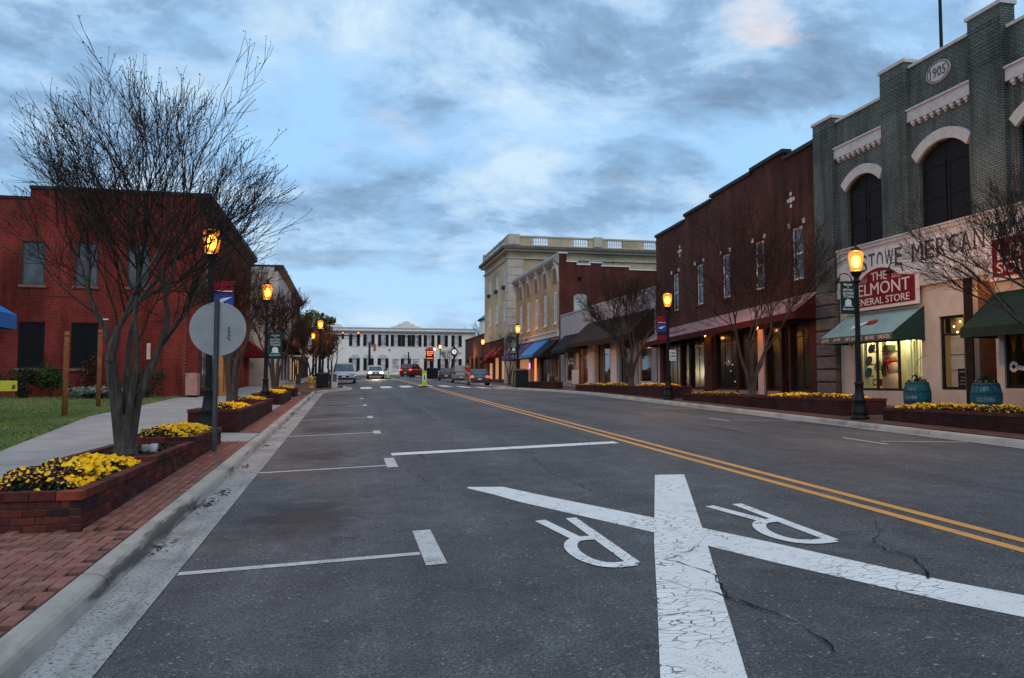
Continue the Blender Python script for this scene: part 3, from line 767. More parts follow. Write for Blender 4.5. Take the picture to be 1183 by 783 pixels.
pansies('pansies', 'yellow pansies in front of the teal barrels', 13.9, 14.95, 14.2, 17.8, .89, 620, 1500, .2, .045, .17)
pansies('pansies', 'yellow pansies at the right end of the planter under the bare tree', 13.9, 14.95, 19.9, 24.2, 1.08, 520, 1500, .15, .045, .15)
pansies('pansies', 'sparse pansies past the bare tree', 13.9, 14.95, 27.6, 30.2, 1.08, 200, 700, .4, .045, .12)
pansies('pansies', 'yellow pansies by the second shop-side lamp', 13.9, 14.95, 33.0, 36.2, 1.37, 240, 600, .2, .055, .15)
pansies('pansies', 'yellow pansies between the white shop columns', 13.9, 14.95, 39.3, 41.6, 1.37, 160, 300, .1, .06, .17)
pansies('pansies', 'yellow pansies at the far end of the white shop', 13.9, 14.95, 43.0, 45.7, 1.37, 180, 400, .2, .06, .15)

# ---------------------------------------------------------------- bare trees
def bark_mat(name, a, b_):
    m, nt, b = _nt(name); p = pos(nt); mp = nt.nodes.new('ShaderNodeMapping'); mp.inputs['Scale'].default_value = (9, 9, 1.6); nt.links.new(p, mp.inputs[0])
    f = nz(nt, mp.outputs[0], 2.2, 6, .65); nt.links.new(rmp(nt, f, [(.34, a), (.54, b_), (.66, tuple(min(1,x*1.7) for x in b_)), (.70, b_)]), b.inputs['Base Color']); setin(b, Roughness=.85)
    bump(nt, b, f, .5, .02); MATS[name] = m; return m
bark = bark_mat('crape_bark', (.020,.015,.012), (.055,.041,.033)); twig = mat('twig_bark', (.038,.027,.022), .9, .3, 9, 0)
def bare_tree(label, base, height, rad, stems, seed, split=.9, lean=(0,0), pods=True, thick=1.0, depth=7, trunk_r=.19, kid=(2,3), cat='tree', dens=1.0, floor=.0032, group='bare crape myrtle trees', root_h=.9, flare=1.0):
    rnd = random.Random(seed); t = thing('crape_myrtle_tree', label, cat, base, group)
    T = MB(); C = MB(); P = MB(); b = Vector(base); cen = b+Vector((lean[0]*.6, lean[1]*.6, height*.52)); R3 = Vector((rad, rad, height*.50))
    def inside(p):
        q = p-cen; return (q.x/R3.x)**2+(q.y/R3.y)**2+(q.z/R3.z)**2
    def limb(p, d, r, lev, length):
        n = 3 if lev > 1 else 4; pts = [p.copy()]; rr = [r]; q = p.copy(); dd = d.copy(); l = length/n
        for i in range(n):
            dd = (dd+Vector((rnd.gauss(0,.15),rnd.gauss(0,.15),rnd.gauss(.06,.08)))).normalized(); q = q+dd*l; pts.append(q.copy()); rr.append(r*(1-.22*(i+1)/n))
        (T if r > .021*thick else C).tube(pts, [max(floor*(1-.12*k_), x_) for k_, x_ in enumerate(rr)], 8 if r > .05 else (5 if r > .016 else 3), cap=(r > .05))
        e = rr[-1]
        if lev >= depth or inside(q) > 1.0 or e < .0026:
            if pods:
                for _ in range(rnd.choice((0,0,0,1,1,2))):
                    o = q+Vector((rnd.gauss(0,.010),rnd.gauss(0,.010),rnd.gauss(.006,.010))); s = rnd.uniform(.007,.014)*dens
                    P.add([tuple(o+Vector(v)*s) for v in ((1,0,0),(-1,0,0),(0,1,0),(0,-1,0),(0,0,1.2),(0,0,-1.2))], [(0,2,4),(2,1,4),(1,3,4),(3,0,4),(2,0,5),(1,2,5),(3,1,5),(0,3,5)])
            return
        k = rnd.randint(*kid)
        if lev == 0: k = max(k, 2)
        for j in range(k):
            a = rnd.uniform(0, 6.28); sp = rnd.uniform(.22,.62)*split; o = dd.orthogonal().normalized(); o2 = dd.cross(o)
            nd = (dd+(o*math.cos(a)+o2*math.sin(a))*sp*(1 if j else .45)); out = (q-cen); out.z *= .25
            if out.length > .01: nd += out.normalized()*.10
            nd.z += .10 if lev < 4 else .02
            limb(q, nd.normalized(), e*(.86 if j == 0 else rnd.uniform(.6,.82)), lev+1, length*rnd.uniform(.72,.95)*(1 if lev < 3 else .96))
        for _ in range((1 if lev < 1 else 2) if rnd.random() < .85*dens else 0):
            i = rnd.randint(1, n-1); o = dd.orthogonal(); a = rnd.uniform(0,6.28); nd = (dd+(o.normalized()*math.cos(a)+dd.cross(o).normalized()*math.sin(a))*.8).normalized()
            limb(pts[i], nd, rr[i]*.45, lev+2, length*.7)
    # fluted foot from which the stems rise
    prof = [(-.12,1.25),(.0,1.12),(.10,.95),(root_h*.5,.85),(root_h,.80)]; n = 18; rings = []
    for z, k in prof:
        rings.append([(base[0]+trunk_r*k*(1+.10*math.sin(stems*a_)+.05*math.sin(2*a_+seed))*math.cos(a_), base[1]+trunk_r*k*(1+.10*math.sin(stems*a_)+.05*math.cos(3*a_))*math.sin(a_), base[2]+z) for a_ in [6.2832*i/n for i in range(n)]])
    for x, y in zip(rings, rings[1:]): T.loops(x, y, cap=False)
    for i in range(stems):
        a = 6.2832*i/stems+rnd.uniform(-.2,.2); r0 = trunk_r*rnd.uniform(.29,.40)
        p0 = b+Vector((math.cos(a)*trunk_r*.50, math.sin(a)*trunk_r*.50, root_h*.35)); d = Vector((math.cos(a)*.12*flare, math.sin(a)*.12*flare, 1)).normalized()
        p1 = p0+d*root_h*1.0; d2 = Vector((math.cos(a)*.27*flare+lean[0]*.1+rnd.gauss(0,.05), math.sin(a)*.27*flare+lean[1]*.1+rnd.gauss(0,.05), 1)).normalized(); p2 = p1+d2*height*.08
        T.tube([p0, p1, (p1+p2)/2+Vector((rnd.gauss(0,.02),rnd.gauss(0,.02),0)), p2], [r0*1.15, r0, r0*.88, r0*.8], 8, cap=False)
        limb(p2, d2, r0*.74, 0, height*.135)
    T.build('trunk', bark, t, smooth=True); C.build('crown', twig, t)
    if pods: P.build('seed_pods', mat('seed_pod', (.03,.022,.018), .9, .3, 9, 0), t, kind='stuff')
    return t
bare_tree('large bare crape myrtle in the near planter in front of the red brick building', (-2.99, 11.75, .58), 7.4, 2.2, 7, 17, trunk_r=.16, depth=8, lean=(.7,0), root_h=.6, kid=(2,3), dens=.85, flare=1.0, floor=.004).scale = (.97, .97, .94)
bare_tree('second bare crape myrtle with lit brown stems beside the wall lamp', (-3.25, 24.0, .95), 5.2, 1.35, 6, 5, floor=.005, lean=(-.5,0), trunk_r=.17, depth=7, dens=.9, kid=(2,3))
bare_tree('third bare crape myrtle with pale stems by the green banner', (-3.2, 37.4, 1.0), 5.6, 1.7, 6, 9, floor=.008, trunk_r=.17, depth=7, dens=.9, kid=(2,3), thick=1.2)
bare_tree('small bare tree beside the yellow hydrant', (-1.0, 55.5, 1.2), 4.8, 1.6, 4, 13, trunk_r=.16, depth=5, pods=False, kid=(2,3), thick=1.4)
bare_tree('bare street tree past the striped awning', (-3.6, 62.0, 1.3), 6.0, 2.1, 5, 17, trunk_r=.2, depth=5, pods=False, kid=(3,3), thick=1.4)
bare_tree('bare street tree farther up the footpath side', (-3.3, 78.0, 1.6), 6.2, 2.3, 5, 19, trunk_r=.2, depth=5, pods=False, kid=(3,3), thick=1.5)
bare_tree('bare crape myrtle with branches across the merchant sign at the frame edge', (14.4, 13.3, .9), 6.0, 3.5, 7, 33, floor=.004, dens=.8, split=1.1, trunk_r=.18, depth=8, lean=(0,.8), kid=(2,3), flare=1.9)
bare_tree('bare crape myrtle in the planter before the maroon awning', (14.4, 25.9, 1.08), 8.8, 3.3, 6, 20, trunk_r=.16, depth=8, kid=(2,3), root_h=.6, split=1.2, flare=1.5, floor=.006, dens=.8)
bare_tree('bare crape myrtle before the white shop and its brown awning', (14.4, 38.2, 1.38), 6.9, 3.0, 7, 11, trunk_r=.17, depth=8, dens=.85, kid=(2,3), flare=1.7, thick=1.2, split=1.2, floor=.0075)
bare_tree('small bare tree before the red awnings of the tall tan building', (13.9, 66.5, 1.4), 5.6, 2.6, 5, 53, trunk_r=.15, depth=6, pods=False, kid=(2,3), thick=1.5, flare=1.3)
bare_tree('small bare tree at the lit red hanging sign', (13.2, 102, 2.2), 4.5, 2.0, 4, 57, trunk_r=.14, depth=4, pods=False, kid=(3,3), thick=2.0)
bare_tree('tall bare tree rising behind the teal roofed tower', (26.5, 152, 2.3), 15, 5.5, 3, 61, trunk_r=.4, depth=5, pods=False, kid=(3,3), thick=3)
bare_tree('bare tree at the far corner behind the red brick building', (-19.5, 46, .9), 12, 4, 3, 63, trunk_r=.3, depth=5, pods=False, kid=(3,3), thick=2.5)
# ---------------------------------------------------------------- street lamps, banners, posts
black = mat('black_iron', (.006,.006,.0065), .6, .2, 8, .05, spec=.25)
steel = mat('galvanised_steel', (.11,.115,.12), .5, .15, 10, .05, metal=.6)
def globe_mat():
    m, nt, b = _nt('lamp_glass'); nt.nodes.remove(b); out = nt.nodes['Material Output']
    tc = nt.nodes.new('ShaderNodeTexCoord'); sp = nt.nodes.new('ShaderNodeSeparateXYZ'); nt.links.new(tc.outputs['Generated'], sp.inputs[0])
    c = rmp(nt, sp.outputs[2], [(0.0, (1,.16,.01)), (.3, (1,.28,.02)), (.62, (1,.34,.03)), (1.0, (1,.22,.015))])
    em = nt.nodes.new('ShaderNodeEmission'); nt.links.new(c, em.inputs[0]); em.inputs[1].default_value = 0.75
    tr = nt.nodes.new('ShaderNodeBsdfTransparent'); tr.inputs[0].default_value = (.9,.78,.55,1)
    ad = nt.nodes.new('ShaderNodeAddShader'); nt.links.new(em.outputs[0], ad.inputs[0]); nt.links.new(tr.outputs[0], ad.inputs[1]); nt.links.new(ad.outputs[0], out.inputs[0])
    return m
globe_m = globe_mat(); bulb_m = emit('lamp_filament', (1,.62,.20), 9)
mantle_m, nt_, b_ = _nt('lamp_mantle'); nt_.nodes.remove(b_)              # glowing gas mantle that its own light passes through
e_ = nt_.nodes.new('ShaderNodeEmission'); e_.inputs[0].default_value = (1,.42,.055,1); e_.inputs[1].default_value = 6.0
t_ = nt_.nodes.new('ShaderNodeBsdfTransparent'); a_ = nt_.nodes.new('ShaderNodeAddShader')
nt_.links.new(e_.outputs[0], a_.inputs[0]); nt_.links.new(t_.outputs[0], a_.inputs[1]); nt_.links.new(a_.outputs[0], nt_.nodes['Material Output'].inputs[0])
LAMP_W = 430
def build_lamp():
    t = thing('street_lamp', 'x', 'street lamp', (0,0,0), 'black street lamps with glowing orange globes')
    MB()._lathe((0,0,0), [(.24,0),(.24,.07),(.20,.09),(.19,.14),(.215,.17),(.20,.22),(.165,.36),(.15,.46),(.175,.49),(.175,.54),(.13,.58),(.105,.78),(.10,.92),(.12,.95),(.12,.99),(.085,1.02)], 16).build('base', black, t, True)
    p = MB(); n = 24
    for z0, z1, r0, r1 in ((1.0,3.72,.078,.055),):
        A = [(r0*(1 if k%2 else .88)*math.cos(6.2832*k/n), r0*(1 if k%2 else .88)*math.sin(6.2832*k/n), z0) for k in range(n)]
        B = [(r1*(1 if k%2 else .88)*math.cos(6.2832*k/n), r1*(1 if k%2 else .88)*math.sin(6.2832*k/n), z1) for k in range(n)]
        p.loops(A, B)
    p.build('pole', black, t)
    MB()._lathe((0,0,0), [(.06,3.68),(.10,3.71),(.10,3.75),(.065,3.78),(.07,3.84),(.13,3.92),(.155,3.98),(.15,4.0),(.13,4.01)], 16).build('fitter', black, t, True)
    MB()._lathe((0,0,0), [(.115,3.98),(.135,4.05),(.165,4.18),(.185,4.32),(.19,4.44),(.175,4.51),(.13,4.56)], 20).build('globe', globe_m, t, True)
    MB().ell((0,0,4.27), .115, .115, .17, 14, 10).build('bulb', mantle_m, t, True)
    MB()._lathe((0,0,0), [(.145,4.55),(.15,4.57),(.11,4.62),(.05,4.66),(.025,4.68),(.035,4.72),(.03,4.75),(.008,4.81)], 12).build('cap', black, t, True)
    l = bpy.data.lights.new('lamp_light', 'POINT'); l.energy = LAMP_W; l.color = (1,.42,.10); l.shadow_soft_size = .16
    o = lk(bpy.data.objects.new('lamp_light', l)); o.parent = t; o.location = (0,0,4.26);
    return t
lamp0 = build_lamp()
LL = [(-2.98,18.3,zl,'black street lamp behind the round sign, beside the red brick building'),
      (-2.96,30.6,zl,'black street lamp with green banner before the pale crape myrtle'),
      (-1.75,54.4,zl,'tall looking lamp by the yellow hydrant and dark bin'),
      (-3.1,76.0,zl,'street lamp low behind the hydrant lamp, second along the far footpath'),
      (-2.2,101,zl,'small distant lamp just under the traffic signal arm, footpath side'),
      (-5.0,92,zl,'faint distant lamp lowest of the footpath lamps'),
      (13.5,18.6,zr,'black street lamp with the green banner in front of the general store'),
      (13.5,31.3,zr,'black street lamp with red and blue banner at the maroon awning corner'),
      (12.3,55.8,zr,'black street lamp with green banner before the buff building'),
      (13.9,80.0,zr,'street lamp between the low brick building and the red awnings'),
      (12.5,106,zr,'distant street lamp between the lit red sign and the post clock')]
for i, (x, y, zf, lab) in enumerate(LL):
    o = lamp0 if i == 0 else dup(lamp0, (0,0,0))
    o.location = (x, y, zf(x, y)-.01); o['label'] = lab; ORG[o.name] = tuple(o.location)
cloth_g = mat('banner_green', (.012,.040,.042), .8, .15, 6); cloth_r = mat('banner_red', (.22,.012,.02), .8, .15, 6); cloth_b = mat('banner_blue', (.03,.06,.28), .8, .2, 5)
cloth_w = mat('banner_print', (.62,.64,.62), .8, .08, 6, 0)
def banner(x, y, z0, z1, side, kind, label, w=.42):
    """hung beside a lamp pole on two rods, facing along the street"""
    t = thing('lamp_banner', label, 'banner', (x, y, z0), 'banners hung on the lamp posts')
    fr = Fr((x, y-.005), (1,0), (0,-1)); a, b = (side*.075, side*(.075+w)); u0, u1 = min(a,b), max(a,b); uc = (u0+u1)/2
    m = MB(); n = 6
    for i in range(n):                                            # slightly bellied cloth
        p, q = u0+(u1-u0)*i/n, u0+(u1-u0)*(i+1)/n; d = lambda u: .018*math.sin((u-u0)/(u1-u0)*3.14)
        m.hexa([fr(p,z0,d(p)-.006),fr(q,z0,d(q)-.006),fr(q,z0,d(q)),fr(p,z0,d(p)),fr(p,z1,d(p)-.006),fr(q,z1,d(q)-.006),fr(q,z1,d(q)),fr(p,z1,d(p))])
    m.build('cloth', cloth_g if kind == 'g' else cloth_r, t)
    for z in (z0+.01, z1-.01): MB().tube([fr(0,z,0),fr(side*(w+.11),z,0)], .012, 6).build('rod', black, t)
    h = z1-z0; L = MB()
    if kind == 'g':
        L.text(fr,'WELCOME',uc,z0+h*.88,w*.62,h*.055,.024); L.text(fr,'TO',uc,z0+h*.815,w*.15,h*.045,.024); L.text(fr,'HISTORIC',uc,z0+h*.725,w*.72,h*.07,.024)
        L.text(fr,'DOWN',uc,z0+h*.62,w*.72,h*.085,.024); L.text(fr,'TOWN',uc,z0+h*.52,w*.72,h*.085,.024); L.text(fr,'BELMONT',uc,z0+h*.14,w*.8,h*.06,.024)
        L.build('lettering', cloth_w, t, kind='stuff')
        e = MB(); A = arch(uc-w*.22, uc+w*.22, z0+h*.36, h*.09); e.fprism(fr, [(uc-w*.22,z0+h*.25)]+[(uc+w*.22,z0+h*.25)]+A[::-1], .022, .030); e.fbox(fr,uc-w*.3,uc+w*.3,z0+h*.22,z0+h*.245,.022,.030); e.build('emblem', cloth_w, t)
    else:
        MB().fbox(fr,u0+.002,u1-.002,z0+h*.34,z0+h*.68,.02,.026).build('blue_field', cloth_b, t)
        MB().fbox(fr,u0+.002,u1-.002,z0+h*.2,z0+h*.335,.02,.025).build('dark_field', mat('banner_dark', (.03,.02,.03), .8), t)
        MB().fprism(fr,[(u0+.03,z0+h*.50),(uc,z0+h*.57),(u1-.03,z0+h*.60),(uc+.02,z0+h*.50),(uc-.02,z0+h*.46)],.027,.032).build('swoosh', cloth_w, t)
        MB().fbox(fr,u0+.03,u1-.03,z0+h*.73,z0+h*.755,.021,.027).build('stripe', cloth_w, t)
banner(13.5,18.6,zr(13.5,18.6)+2.83,zr(13.5,18.6)+3.72,-1,'g','green banner welcoming to historic downtown on the general store lamp')
banner(13.5,31.3,zr(13.5,31.3)+2.55,zr(13.5,31.3)+3.55,-1,'r','red and blue banner above the small white parking plate')
banner(12.3,55.8,zr(12.3,55.8)+2.4,zr(12.3,55.8)+3.55,-1,'g','green banner on the lamp standing behind the square dark bin', .5)
banner(-2.98,18.3,zl(-2.98,18.3)+2.5,zl(-2.98,18.3)+3.4,1,'r','red and blue banner half hidden by the round sign')
banner(-2.96,30.6,zl(-2.96,30.6)+1.75,zl(-2.96,30.6)+2.75,1,'g','green banner before the pale stemmed crape myrtle', .5)
pk = thing('parking_sign', 'small white and green parking plate on the banner lamp post', 'sign', (13.5,31.2,zr(13.5,31.2)+1.65))
fr = Fr((13.5,31.18),(1,0),(0,-1)); z = zr(13.5,31.2)+1.65
MB().fbox(fr,-.02,.28,z,z+.46,.07,.075).build('plate', mat('sign_white', (.62,.66,.64), .5, .08, 5, 0), pk)
m = MB(); m.text(fr,'2 HOUR',.13,z+.34,.2,.08,.077); m.text(fr,'PARKING',.13,z+.2,.22,.07,.077); m.fbox(fr,.01,.25,z+.06,z+.08,.076,.08); m.build('lettering', mat('sign_green', (.02,.16,.09), .5), pk)
# back of the round sign
sx, sy = -2.28, 14.7; sz = zl(sx, sy)
t = thing('round_sign', 'plain grey back of a round road sign on a steel post', 'road sign', (sx, sy, sz))
m = MB(); prof = [(-.045,-.02),(-.03,-.02),(-.02,.02),(.02,.02),(.03,-.02),(.045,-.02),(.045,-.028),(.024,-.028),(.014,.012),(-.014,.012),(-.024,-.028),(-.045,-.028)]
m.loops([(sx+a,sy-b*1.0,sz-.1) for a,b in prof],[(sx+a,sy-b*1.0,sz+2.74) for a,b in prof]); m.build('post', steel, t)
disc = MB(); n = 48
A = [(sx+.02+.485*math.cos(6.2832*k/n), sy+.035, sz+2.18+.485*math.sin(6.2832*k/n)) for k in range(n)]
disc.loops(A, [(x,y+.004,z) for x,y,z in A]); disc.build('sign_plate', mat('sign_back', (.40,.395,.39), .6, .12, 3, .05), t)
for z in (2.0,2.4): MB().box(sx-.012,sx+.012,sy-.035,sy+.034,sz+z,sz+z+.025).build('bolt', steel, t)
frs = Fr((sx, sy),(1,0),(0,-1)); m = MB(); rnd = random.Random(2)
for k in range(7):
    z = sz+1.98+k*.035; m.fbox(frs,.19+rnd.uniform(-.012,.012),.225+rnd.uniform(-.01,.02),z,z+.02,-.034,-.032)
m.build('marker_scrawl', mat('ink', (.03,.03,.03), .7), t)
# wooden stakes on the lawn, yard sign
wood = mat('weathered_wood', (.20,.085,.040), .85, .3, 5, .3)
for i, (x, y, h, lab) in enumerate(((-7.60,23.7,2.38,'nearer wooden stake standing on the lawn, taller of the two'),(-8.26,29.0,2.65,'farther wooden stake on the lawn beside the trunk'))):
    A = interp(lawn_T, y); z = zl(A, y)
    t = thing('wooden_post', lab, 'post', (x, y, z), 'wooden posts on the lawn')
    MB().tube([(x,y,z-.1),(x+.004,y,z+h*.5),(x,y,z+h-.02),(x,y,z+h)],[.075,.072,.07,.06],9).build('shaft', wood, t, True)
    MB()._lathe((x,y,z+h-.14),[(.078,0),(.078,.03)],9).build('band', mat('dark_band', (.05,.03,.02), .8), t)
x, y = -13.5, 35.5; z = zl(-7.3, y)
t = thing('yard_sign', 'small yellow green yard sign low in front of the brick wall', 'sign', (x,y,z))
fr = Fr((x,y),(1,0),(0,-1)); MB().fbox(fr,-.32,.32,z+.35,z+.78,0,.02).build('board', mat('sign_lime', (.45,.45,.04), .6, .1, 4), t)
MB().fprism(fr,[(.12,z+.42),(.26,z+.45),(.24,z+.62),(.15,z+.6)],.021,.026).build('picture', mat('sign_brown', (.12,.05,.03), .7), t)
for u in (-.2,.2): MB().fbox(fr,u-.015,u+.015,z-.05,z+.348,0,.02).build('stake', steel, t)
# shrubs by the brick wall
def bush(label, x, y, rx, rz, col, n, seed, spiky=0., name='shrub', ls=.06):
    z = zl(-7.3, y)-.03; rnd = random.Random(seed); t = thing(name, label, 'bush', (x,y,z), 'shrubs along the brick wall')
    m = MB(); s = MB(); nl = 7
    lob = [(rnd.gauss(0,.38)*rx, rnd.gauss(0,.3)*rx*.7, rnd.uniform(.25,.8)*rz, rnd.uniform(.35,.6)) for _ in range(nl)]
    for _ in range(n):
        l = rnd.choice(lob); d = Vector((rnd.gauss(0,1),rnd.gauss(0,1),rnd.gauss(0,1))).normalized()*(rnd.random()**.35)*l[3]
        p = Vector((x+l[0]+d.x*rx, y+l[1]+d.y*rx*.7, max(z+.02, z+l[2]+d.z*rz*.62))); N = (d+Vector((rnd.gauss(0,.6),rnd.gauss(0,.6),rnd.gauss(.3,.6)))).normalized(); A = N.orthogonal().normalized(); B = N.cross(A)
        w = rnd.uniform(.6,1.3)*ls; k = w*(.35 if spiky else .55)
        m.quad(tuple(p-A*w), tuple(p+B*k), tuple(p+A*w+N*w*.3), tuple(p-B*k))
    for _ in range(9):
        a = rnd.uniform(0,6.28); s.tube([(x,y,z),(x+rx*.5*math.cos(a),y+rx*.35*math.sin(a),z+rz*rnd.uniform(.5,.95))],[.02,.006],4)
    m.build('foliage', mat('leaf_'+col[0], col[1], .75, .45, 6, 0), t); s.build('stems', twig, t)
G = ('dark', (.028,.040,.018)); G2 = ('grey', (.14,.17,.13)); G3 = ('green', (.03,.06,.018))
bush('dark rounded shrub just under the first tall window', -13.5, 36.6, .9, 1.35, G, 1500, 1)
bush('cone shaped dark evergreen between the two ground floor windows', -12.2, 36.3, .65, 1.6, G3, 1700, 2)
bush('reddish brown climbing shrub under the second ground floor window', -10.9, 37.2, .6, 1.9, ('rust', (.05,.028,.018)), 900, 3)
bush('low silvery green shrub spreading near the farther stake', -10.6, 35.6, 1.3, .55, G2, 1500, 4, ls=.08)
bush('second silvery shrub tuft beside the trunk', -9.6, 35.9, .7, .5, G2, 600, 9, ls=.08)
bush('dark loose shrub right of the crape myrtle trunk', -8.5, 36.5, .95, 1.35, G, 1300, 5)
bush('small dark shrub at the left end of the brick wall', -15.4, 36.4, 1.0, 1.0, G, 1000, 6)
# path light and jars in the tree bed
t = thing('bed_lamp', 'pair of small pale ground fixtures in the mulch by the trunk', 'garden light', (-2.73,12.1,.6))
MB().tube([(-2.80,12.1,.57),(-2.80,12.1,.70)],.06,10).build('housing', mat('pale_metal', (.30,.30,.29), .5), t, True)
MB().tube([(-2.68,12.0,.57),(-2.665,12.0,.72)],.05,10).build('lens', mat('frosted_glass', (.38,.40,.40), .3), t, True)
# hydrant, bins
hy = mat('hydrant_yellow', (.55,.36,.05), .5, .15, 8)
x, y = -2.25, 53.0; z = zl(x, y)
t = thing('fire_hydrant', 'yellow fire hydrant at the kerb corner', 'hydrant', (x,y,z))
MB()._lathe((x,y,z),[(.2,0),(.2,.06),(.13,.08),(.13,.5),(.19,.52),(.19,.58)],14).build('barrel', hy, t, True)
MB()._lathe((x,y,z),[(.17,.58),(.16,.70),(.09,.80),(.04,.82),(.04,.88)],14).build('bonnet', hy, t, True)
for s in (-1,1): MB().tube([(x+s*.1,y,z+.42),(x+s*.26,y,z+.42)],.075,10).build('nozzle', hy, t, True)
MB().tube([(x,y-.1,z+.38),(x,y-.27,z+.38)],.095,10).build('pumper_nozzle', hy, t, True)
dkg = mat('bin_dark', (.014,.020,.020), .5, .2, 6)
def bin_(label, x, y, zf, w, h, group='dark square litter bins'):
    z = zf(x, y); t = thing('litter_bin', label, 'litter bin', (x,y,z), group)
    m = MB(); m.box(x-w/2,x+w/2,y-w/2,y+w/2,z+.04,z+h-.12); m.build('body', dkg, t)
    s = MB()
    for k in range(6): a = x-w/2+.02+(w-.04)*k/5; MB().box(a-.018,a+.018,y-w/2-.012,y-w/2-.001,z+.06,z+h-.14).build('slat', dkg, t)
    MB().hexa([(x-w/2-.03,y-w/2-.03,z+h-.12),(x+w/2+.03,y-w/2-.03,z+h-.12),(x+w/2+.03,y+w/2+.03,z+h-.12),(x-w/2-.03,y+w/2+.03,z+h-.12),(x-w/3,y-w/3,z+h),(x+w/3,y-w/3,z+h),(x+w/3,y+w/3,z+h),(x-w/3,y+w/3,z+h)]).build('lid', black, t)
bin_('dark square bin at the foot of the lamp before the buff building', 12.25, 54.6, zr, .95, 1.35)
bin_('dark bin beside the yellow hydrant', -1.55, 53.8, zl, .8, 1.05)
bin_('dark bin beneath the lit red hanging sign', 10.6, 99, lambda x, y: road_z(x,y), 1.5, 1.4)
x, y = -.75, 53.4; z = zl(x, y)
t = thing('notice_box', 'white newspaper box with grey lettering beside the dark bin', 'news box', (x,y,z))
MB().box(x-.2,x+.2,y-.2,y+.2,z,z+1.05).build('cabinet', mat('box_white', (.5,.47,.46), .6, .25, 7), t); MB().box(x-.13,x+.13,y-.215,y-.201,z+.45,z+.95).build('window', glass_dark('box_glass'), t)
# in-street pedestrian signs
lime = mat('hi_vis_lime', (.42,.62,.03), .5, .08, 5, 0); 
def ped_sign(label, x, y):
    z = road_z(x, y)+.004; t = thing('crossing_sign', label, 'crossing sign', (x,y,z), 'lime crossing signs standing in the road')
    fr = Fr((x,y),(1,0),(0,-1))
    MB()._lathe((x,y,z),[(.36,0),(.36,.05),(.2,.07)],14).build('rubber_base', black, t)
    MB().fbox(fr,-.15,.15,z+.08,z+1.06,-.02,.02).build('panel', lime, t)
    MB().fbox(fr,-.125,.125,z+.36,z+.86,.021,.026).build('face', mat('sign_face', (.72,.74,.70), .5, .05, 5, 0), t)
    m = MB(); m.fprism(fr,[(-.05,z+.42),(-.02,z+.42),(.01,z+.54),(.05,z+.42),(.08,z+.42),(.04,z+.60),(.04,z+.70),(-.04,z+.70),(-.03,z+.58)],.027,.031); m.fprism(fr,[(.035*math.cos(k*.785),z+.745+.035*math.sin(k*.785)) for k in range(8)],.027,.031)
    m.build('walker_symbol', black, t)
ped_sign('nearer lime crossing sign on the yellow line', 5.02, 51.3); ped_sign('farther small lime crossing sign beside the white car', 4.45, 85.2)
# ---------------------------------------------------------------- buildings, footpath side
red_b = brick_mat('red_brick', (.185,.017,.013), (.11,.012,.009), (.16,.055,.042), .22, .078, .013, .7, var=.5, scale=.6)
dkroof = mat('dark_roof', (.035,.033,.034), .8); dkcop = mat('dark_coping', (.03,.028,.028), .6)
screen = mat('dark_screen', (.006,.006,.007), .5, .3, 4); up_glass = glass_dark('upper_glass', (.045,.055,.065), .12, .5)
grey_frame = mat('grey_frame', (.06,.055,.055), .6); stone = mat('sill_stone', (.17,.10,.085), .8)
white_tr = mat('white_trim', (.62,.61,.59), .6, .1, 6, .08); clear = glass_clear('shop_glass')
WY = 38.0
t = thing('red_brick_building', 'two storey red brick building beside the lawn with dark screened windows', 'building', (-6.7, WY, .9))
FF = Fr((0,WY),(1,0),(0,-1)); FS = Fr((-6.7,0),(0,1),(1,0))
UW = [(-17.9,-16.95,5.9,7.85),(-14.12,-13.17,5.9,7.85),(-11.95,-11.0,5.9,7.85),(-9.78,-8.83,5.9,7.85)]; LW = [(-17.9,-16.8,2.2,4.25),(-14.15,-13.08,2.2,4.25),(-12.02,-10.9,2.2,4.25)]
m = MB(); facade(m, FF, -34, -6.7, .5, 10.2, UW+LW, .16, [(-34,-13.85,9.72),(-13.85,-6.7,10.2)]); m.build('wall', red_b, t)
m = MB(); SH = [(39.2,41.2,1.3,3.6),(41.9,45.4,1.3,3.6),(46.6,47.8,1.0,3.4),(48.6,52.6,1.3,3.6),(40.0,41.1,6.0,7.9),(43.5,44.6,6.0,7.9),(47.0,48.1,6.0,7.9),(50.5,51.6,6.0,7.9),(53.8,54.9,6.0,7.9)]
facade(m, FS, WY, 57.5, .7, 10.2, SH, .16); m.build('wall', red_b, t)
MB().box(-34,-6.9,WY+.5,57.4,.2,9.6).build('inner_block', screen, t)
m = MB(); m.fbox(FF,-34,-13.85,9.72,9.84,-.3,.06); m.fbox(FF,-13.88,-6.66,10.2,10.34,-.3,.08); m.build('coping', dkcop, t)
m = MB(); m.fprof(FS,[(-.2,9.75),(.08,9.75),(.14,9.95),(.42,10.1),(.46,10.36),(-.2,10.36)],WY-.02,57.5); m.build('cornice', dkcop, t)
for k in range(24): MB().fbox(FS,WY+.4+k*.8,WY+.55+k*.8,9.62,9.749,.02,.2).build('bracket', dkcop, t)
for h in UW: window(t, FF, *h[:4], grey_frame, up_glass, d=-.09, rows=2, sill=stone)
for h in LW: window(t, FF, *h[:4], black, screen, d=-.09, rows=1, cols=1, sill=stone)
for h in SH[:4]: window(t, FS, *h[:4], wood if h[0] > 39 else black, glass_dark('shop_dark'), d=-.08, rows=1, cols=2)
for h in SH[4:]: window(t, FS, *h[:4], grey_frame, up_glass, d=-.09, rows=2)
m = MB(); rnd = random.Random(4)                                  # ragged joint where two brickworks meet
for k in range(62): m.fbox(FF,-7.33+(.06 if k%2 else 0),-7.30+(.06 if k%2 else 0)+.03,.95+k*.078,.95+k*.078+.05,.002,.010)
m.build('joint', stone, t, kind='stuff')
